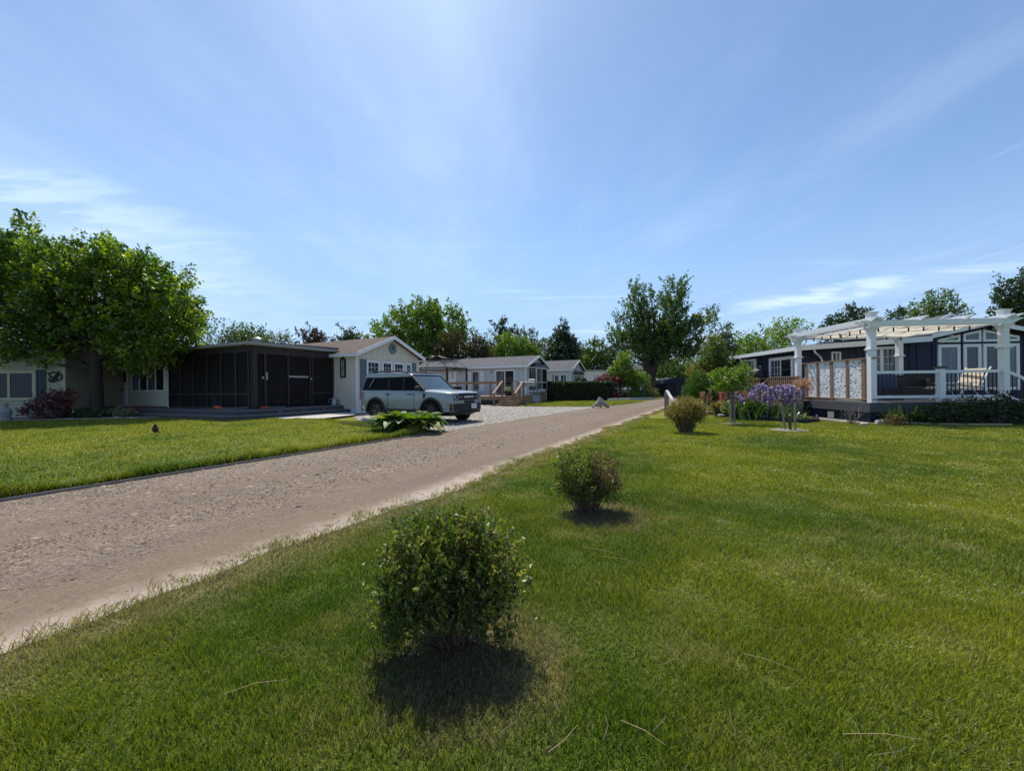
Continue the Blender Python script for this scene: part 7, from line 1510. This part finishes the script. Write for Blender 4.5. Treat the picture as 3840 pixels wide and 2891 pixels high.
for i, (x, Yt, h_, l) in enumerate(((395, 22.5, 2.6, 'dark bush behind the maple trunk on its right'), (425, 21.5, 2.0, 'leafy bush filling the gap left of the cream end room'))):
    p = gx(x, Yt); shrub('yard_bush', l, p, [(0, 0, h_*.5, .8, .6, h_*.5), (.3, 0, h_*.75, .5, .5, h_*.3)], 'green', 160, .11, 10, .015, 'bush', 'bushes behind the maple trunk', 146 + i, 14, .25, .08)
# ------------------------------------------------------------------ camera, sky, sun
SKYT = (1.08, 1.25, 1.31)
cam = bpy.data.cameras.new('camera'); co = bpy.data.objects.new('camera', cam); COL.objects.link(co)
cam.sensor_width = 36.0; cam.lens = 36.0*FPX/3840.0; cam.shift_y = (HY - 1445.5)/3840.0; cam.clip_end = 3000; cam.clip_start = .05
co.matrix_world = Matrix.Translation((0, 0, CAMH)) @ Matrix.Rotation(R(90), 4, 'X') @ Matrix.Rotation(-ROLL, 4, 'Z')
scene.camera = co
SUN_EL, SUN_AZ = R(58), R(-15)                       # azimuth from +Y towards +X
sd = Vector((math.sin(SUN_AZ)*math.cos(SUN_EL), math.cos(SUN_AZ)*math.cos(SUN_EL), math.sin(SUN_EL)))
su = bpy.data.lights.new('sun', 'SUN'); su.energy = 4.6; su.angle = R(.53); su.color = (1.0, .955, .88)
so = bpy.data.objects.new('sun', su); COL.objects.link(so); so.rotation_euler = (-sd).to_track_quat('-Z', 'Y').to_euler(); so.location = sd*80
w = bpy.data.worlds.new('World'); scene.world = w; w.use_nodes = True; nt = w.node_tree; nt.nodes.clear()
sky = nd(nt, 'ShaderNodeTexSky', sky_type='NISHITA', sun_disc=False, sun_elevation=SUN_EL, sun_rotation=SUN_AZ, altitude=200, air_density=1.0, dust_density=.5, ozone_density=2.2)
g = nd(nt, 'ShaderNodeTexCoord').outputs['Generated']
s = nd(nt, 'ShaderNodeSeparateXYZ', {0: g}).outputs
zc = mth(nt, 'MAXIMUM', s[2], .03)
pv = nd(nt, 'ShaderNodeCombineXYZ', {0: mth(nt, 'DIVIDE', s[0], zc), 1: mth(nt, 'DIVIDE', s[1], zc), 2: 0.0}).outputs[0]
n1 = noise(nt, vmap(nt, pv, (.75, .3, 1), (0, 0, R(28)), (1.3, .4, 0)), 1.1, 7, .62)
n2 = noise(nt, vmap(nt, pv, (.22, .1, 1), (0, 0, R(-20)), (4.2, 1.4, 0)), 1.0, 4, .55)
n3 = noise(nt, vmap(nt, pv, (2.8, .5, 1), (0, 0, R(40))), 1.6, 6, .6)
pk = mth(nt, 'MULTIPLY', rng_(nt, noise(nt, vmap(nt, pv, (.16, .9, 1), (0, 0, R(-8)), (2.0, 7.3, 0)), .9, 6, .6), .56, .72), rng_(nt, s[2], .40, .2))
cl = mth(nt, 'MULTIPLY', rng_(nt, mth(nt, 'ADD', mth(nt, 'MULTIPLY', n1, .62), mth(nt, 'MULTIPLY', n2, .5)), .50, .88), mth(nt, 'ADD', .5, mth(nt, 'MULTIPLY', n3, .6)))
hz = rng_(nt, s[2], .5, .0, 0.03, .10)
lf = mth(nt, 'MULTIPLY', rng_(nt, s[0], -.35, -.8, 0.0, .34), rng_(nt, s[2], .75, .35))
u_ = mth(nt, 'DIVIDE', s[0], mth(nt, 'MAXIMUM', s[1], .05)); v_ = mth(nt, 'DIVIDE', s[2], mth(nt, 'MAXIMUM', s[1], .05))
fwd = mth(nt, 'GREATER_THAN', s[1], .1)
uv = nd(nt, 'ShaderNodeCombineXYZ', {0: u_, 1: v_, 2: 0.0}).outputs[0]
def bank(u0, v0, ru, rv, slope, sc, amt):
    du = mth(nt, 'DIVIDE', mth(nt, 'SUBTRACT', u_, u0), ru)
    dv = mth(nt, 'DIVIDE', mth(nt, 'SUBTRACT', mth(nt, 'SUBTRACT', v_, v0), mth(nt, 'MULTIPLY', mth(nt, 'SUBTRACT', u_, u0), slope)), rv)
    q = mth(nt, 'SUBTRACT', 1.0, mth(nt, 'ADD', mth(nt, 'MULTIPLY', du, du), mth(nt, 'MULTIPLY', dv, dv)), 0.0, True)
    w_ = noise(nt, vmap(nt, uv, (sc, sc*6, 1), (0, 0, -math.atan(slope))), 1.0, 7, .62)
    return mth(nt, 'MULTIPLY', mth(nt, 'MULTIPLY', mth(nt, 'MULTIPLY', mth(nt, 'POWER', q, .6), rng_(nt, w_, .36, .62)), amt), fwd)
banks = mth(nt, 'MAXIMUM', mth(nt, 'MAXIMUM', bank(.80, .225, .30, .028, .15, 5, .8), bank(-1.15, .45, .75, .17, -.42, 3, .6)), mth(nt, 'MAXIMUM', bank(.42, .165, .16, .016, .05, 6, .55), mth(nt, 'MAXIMUM', bank(-.6, .13, .4, .05, .0, 5, .45), bank(-1.0, .30, .35, .05, -.2, 4, .6))))
streak = mth(nt, 'MULTIPLY', rng_(nt, noise(nt, vmap(nt, pv, (3.2, .45, 1), (0, 0, R(52)), (3, 1, 0)), 1.2, 7, .68), .5, .8), rng_(nt, noise(nt, pv, .5, 3), .42, .66))
fac = mth(nt, 'MINIMUM', mth(nt, 'MAXIMUM', mth(nt, 'MULTIPLY', streak, .5), banks), .9)
fac = mth(nt, 'MAXIMUM', fac, mth(nt, 'MINIMUM', mth(nt, 'ADD', mth(nt, 'ADD', mth(nt, 'ADD', mth(nt, 'MULTIPLY', cl, .58), mth(nt, 'MULTIPLY', pk, .5)), hz), mth(nt, 'MULTIPLY', lf, n1)), .85))
base = mixc(nt, rng_(nt, s[2], .42, .0, 0.0, .85), mixc(nt, 1.0, sky.outputs[0], SKYT, 'MULTIPLY'), (2.9, 4.55, 7.3))
c = mixc(nt, fac, base, (7.4, 9.0, 11.3))
bg = nd(nt, 'ShaderNodeBackground', {0: c, 1: .093}); nd(nt, 'ShaderNodeOutputWorld', {0: bg.outputs[0]})
vs_ = scene.view_settings; vs_.view_transform = 'Standard'; vs_.look = 'None'; vs_.gamma = 1.0; vs_.exposure = .35; vs_.use_curve_mapping = False
cy = scene.cycles; cy.max_bounces = 8; cy.diffuse_bounces = 3; cy.glossy_bounces = 3; cy.transmission_bounces = 4; cy.transparent_max_bounces = 12
cy.use_denoising = True; cy.denoiser = 'OPENIMAGEDENOISE'; cy.denoising_input_passes = 'RGB_ALBEDO_NORMAL'; cy.denoising_prefilter = 'ACCURATE'; cy.use_adaptive_sampling = False; cy.sample_clamp_indirect = 6.0
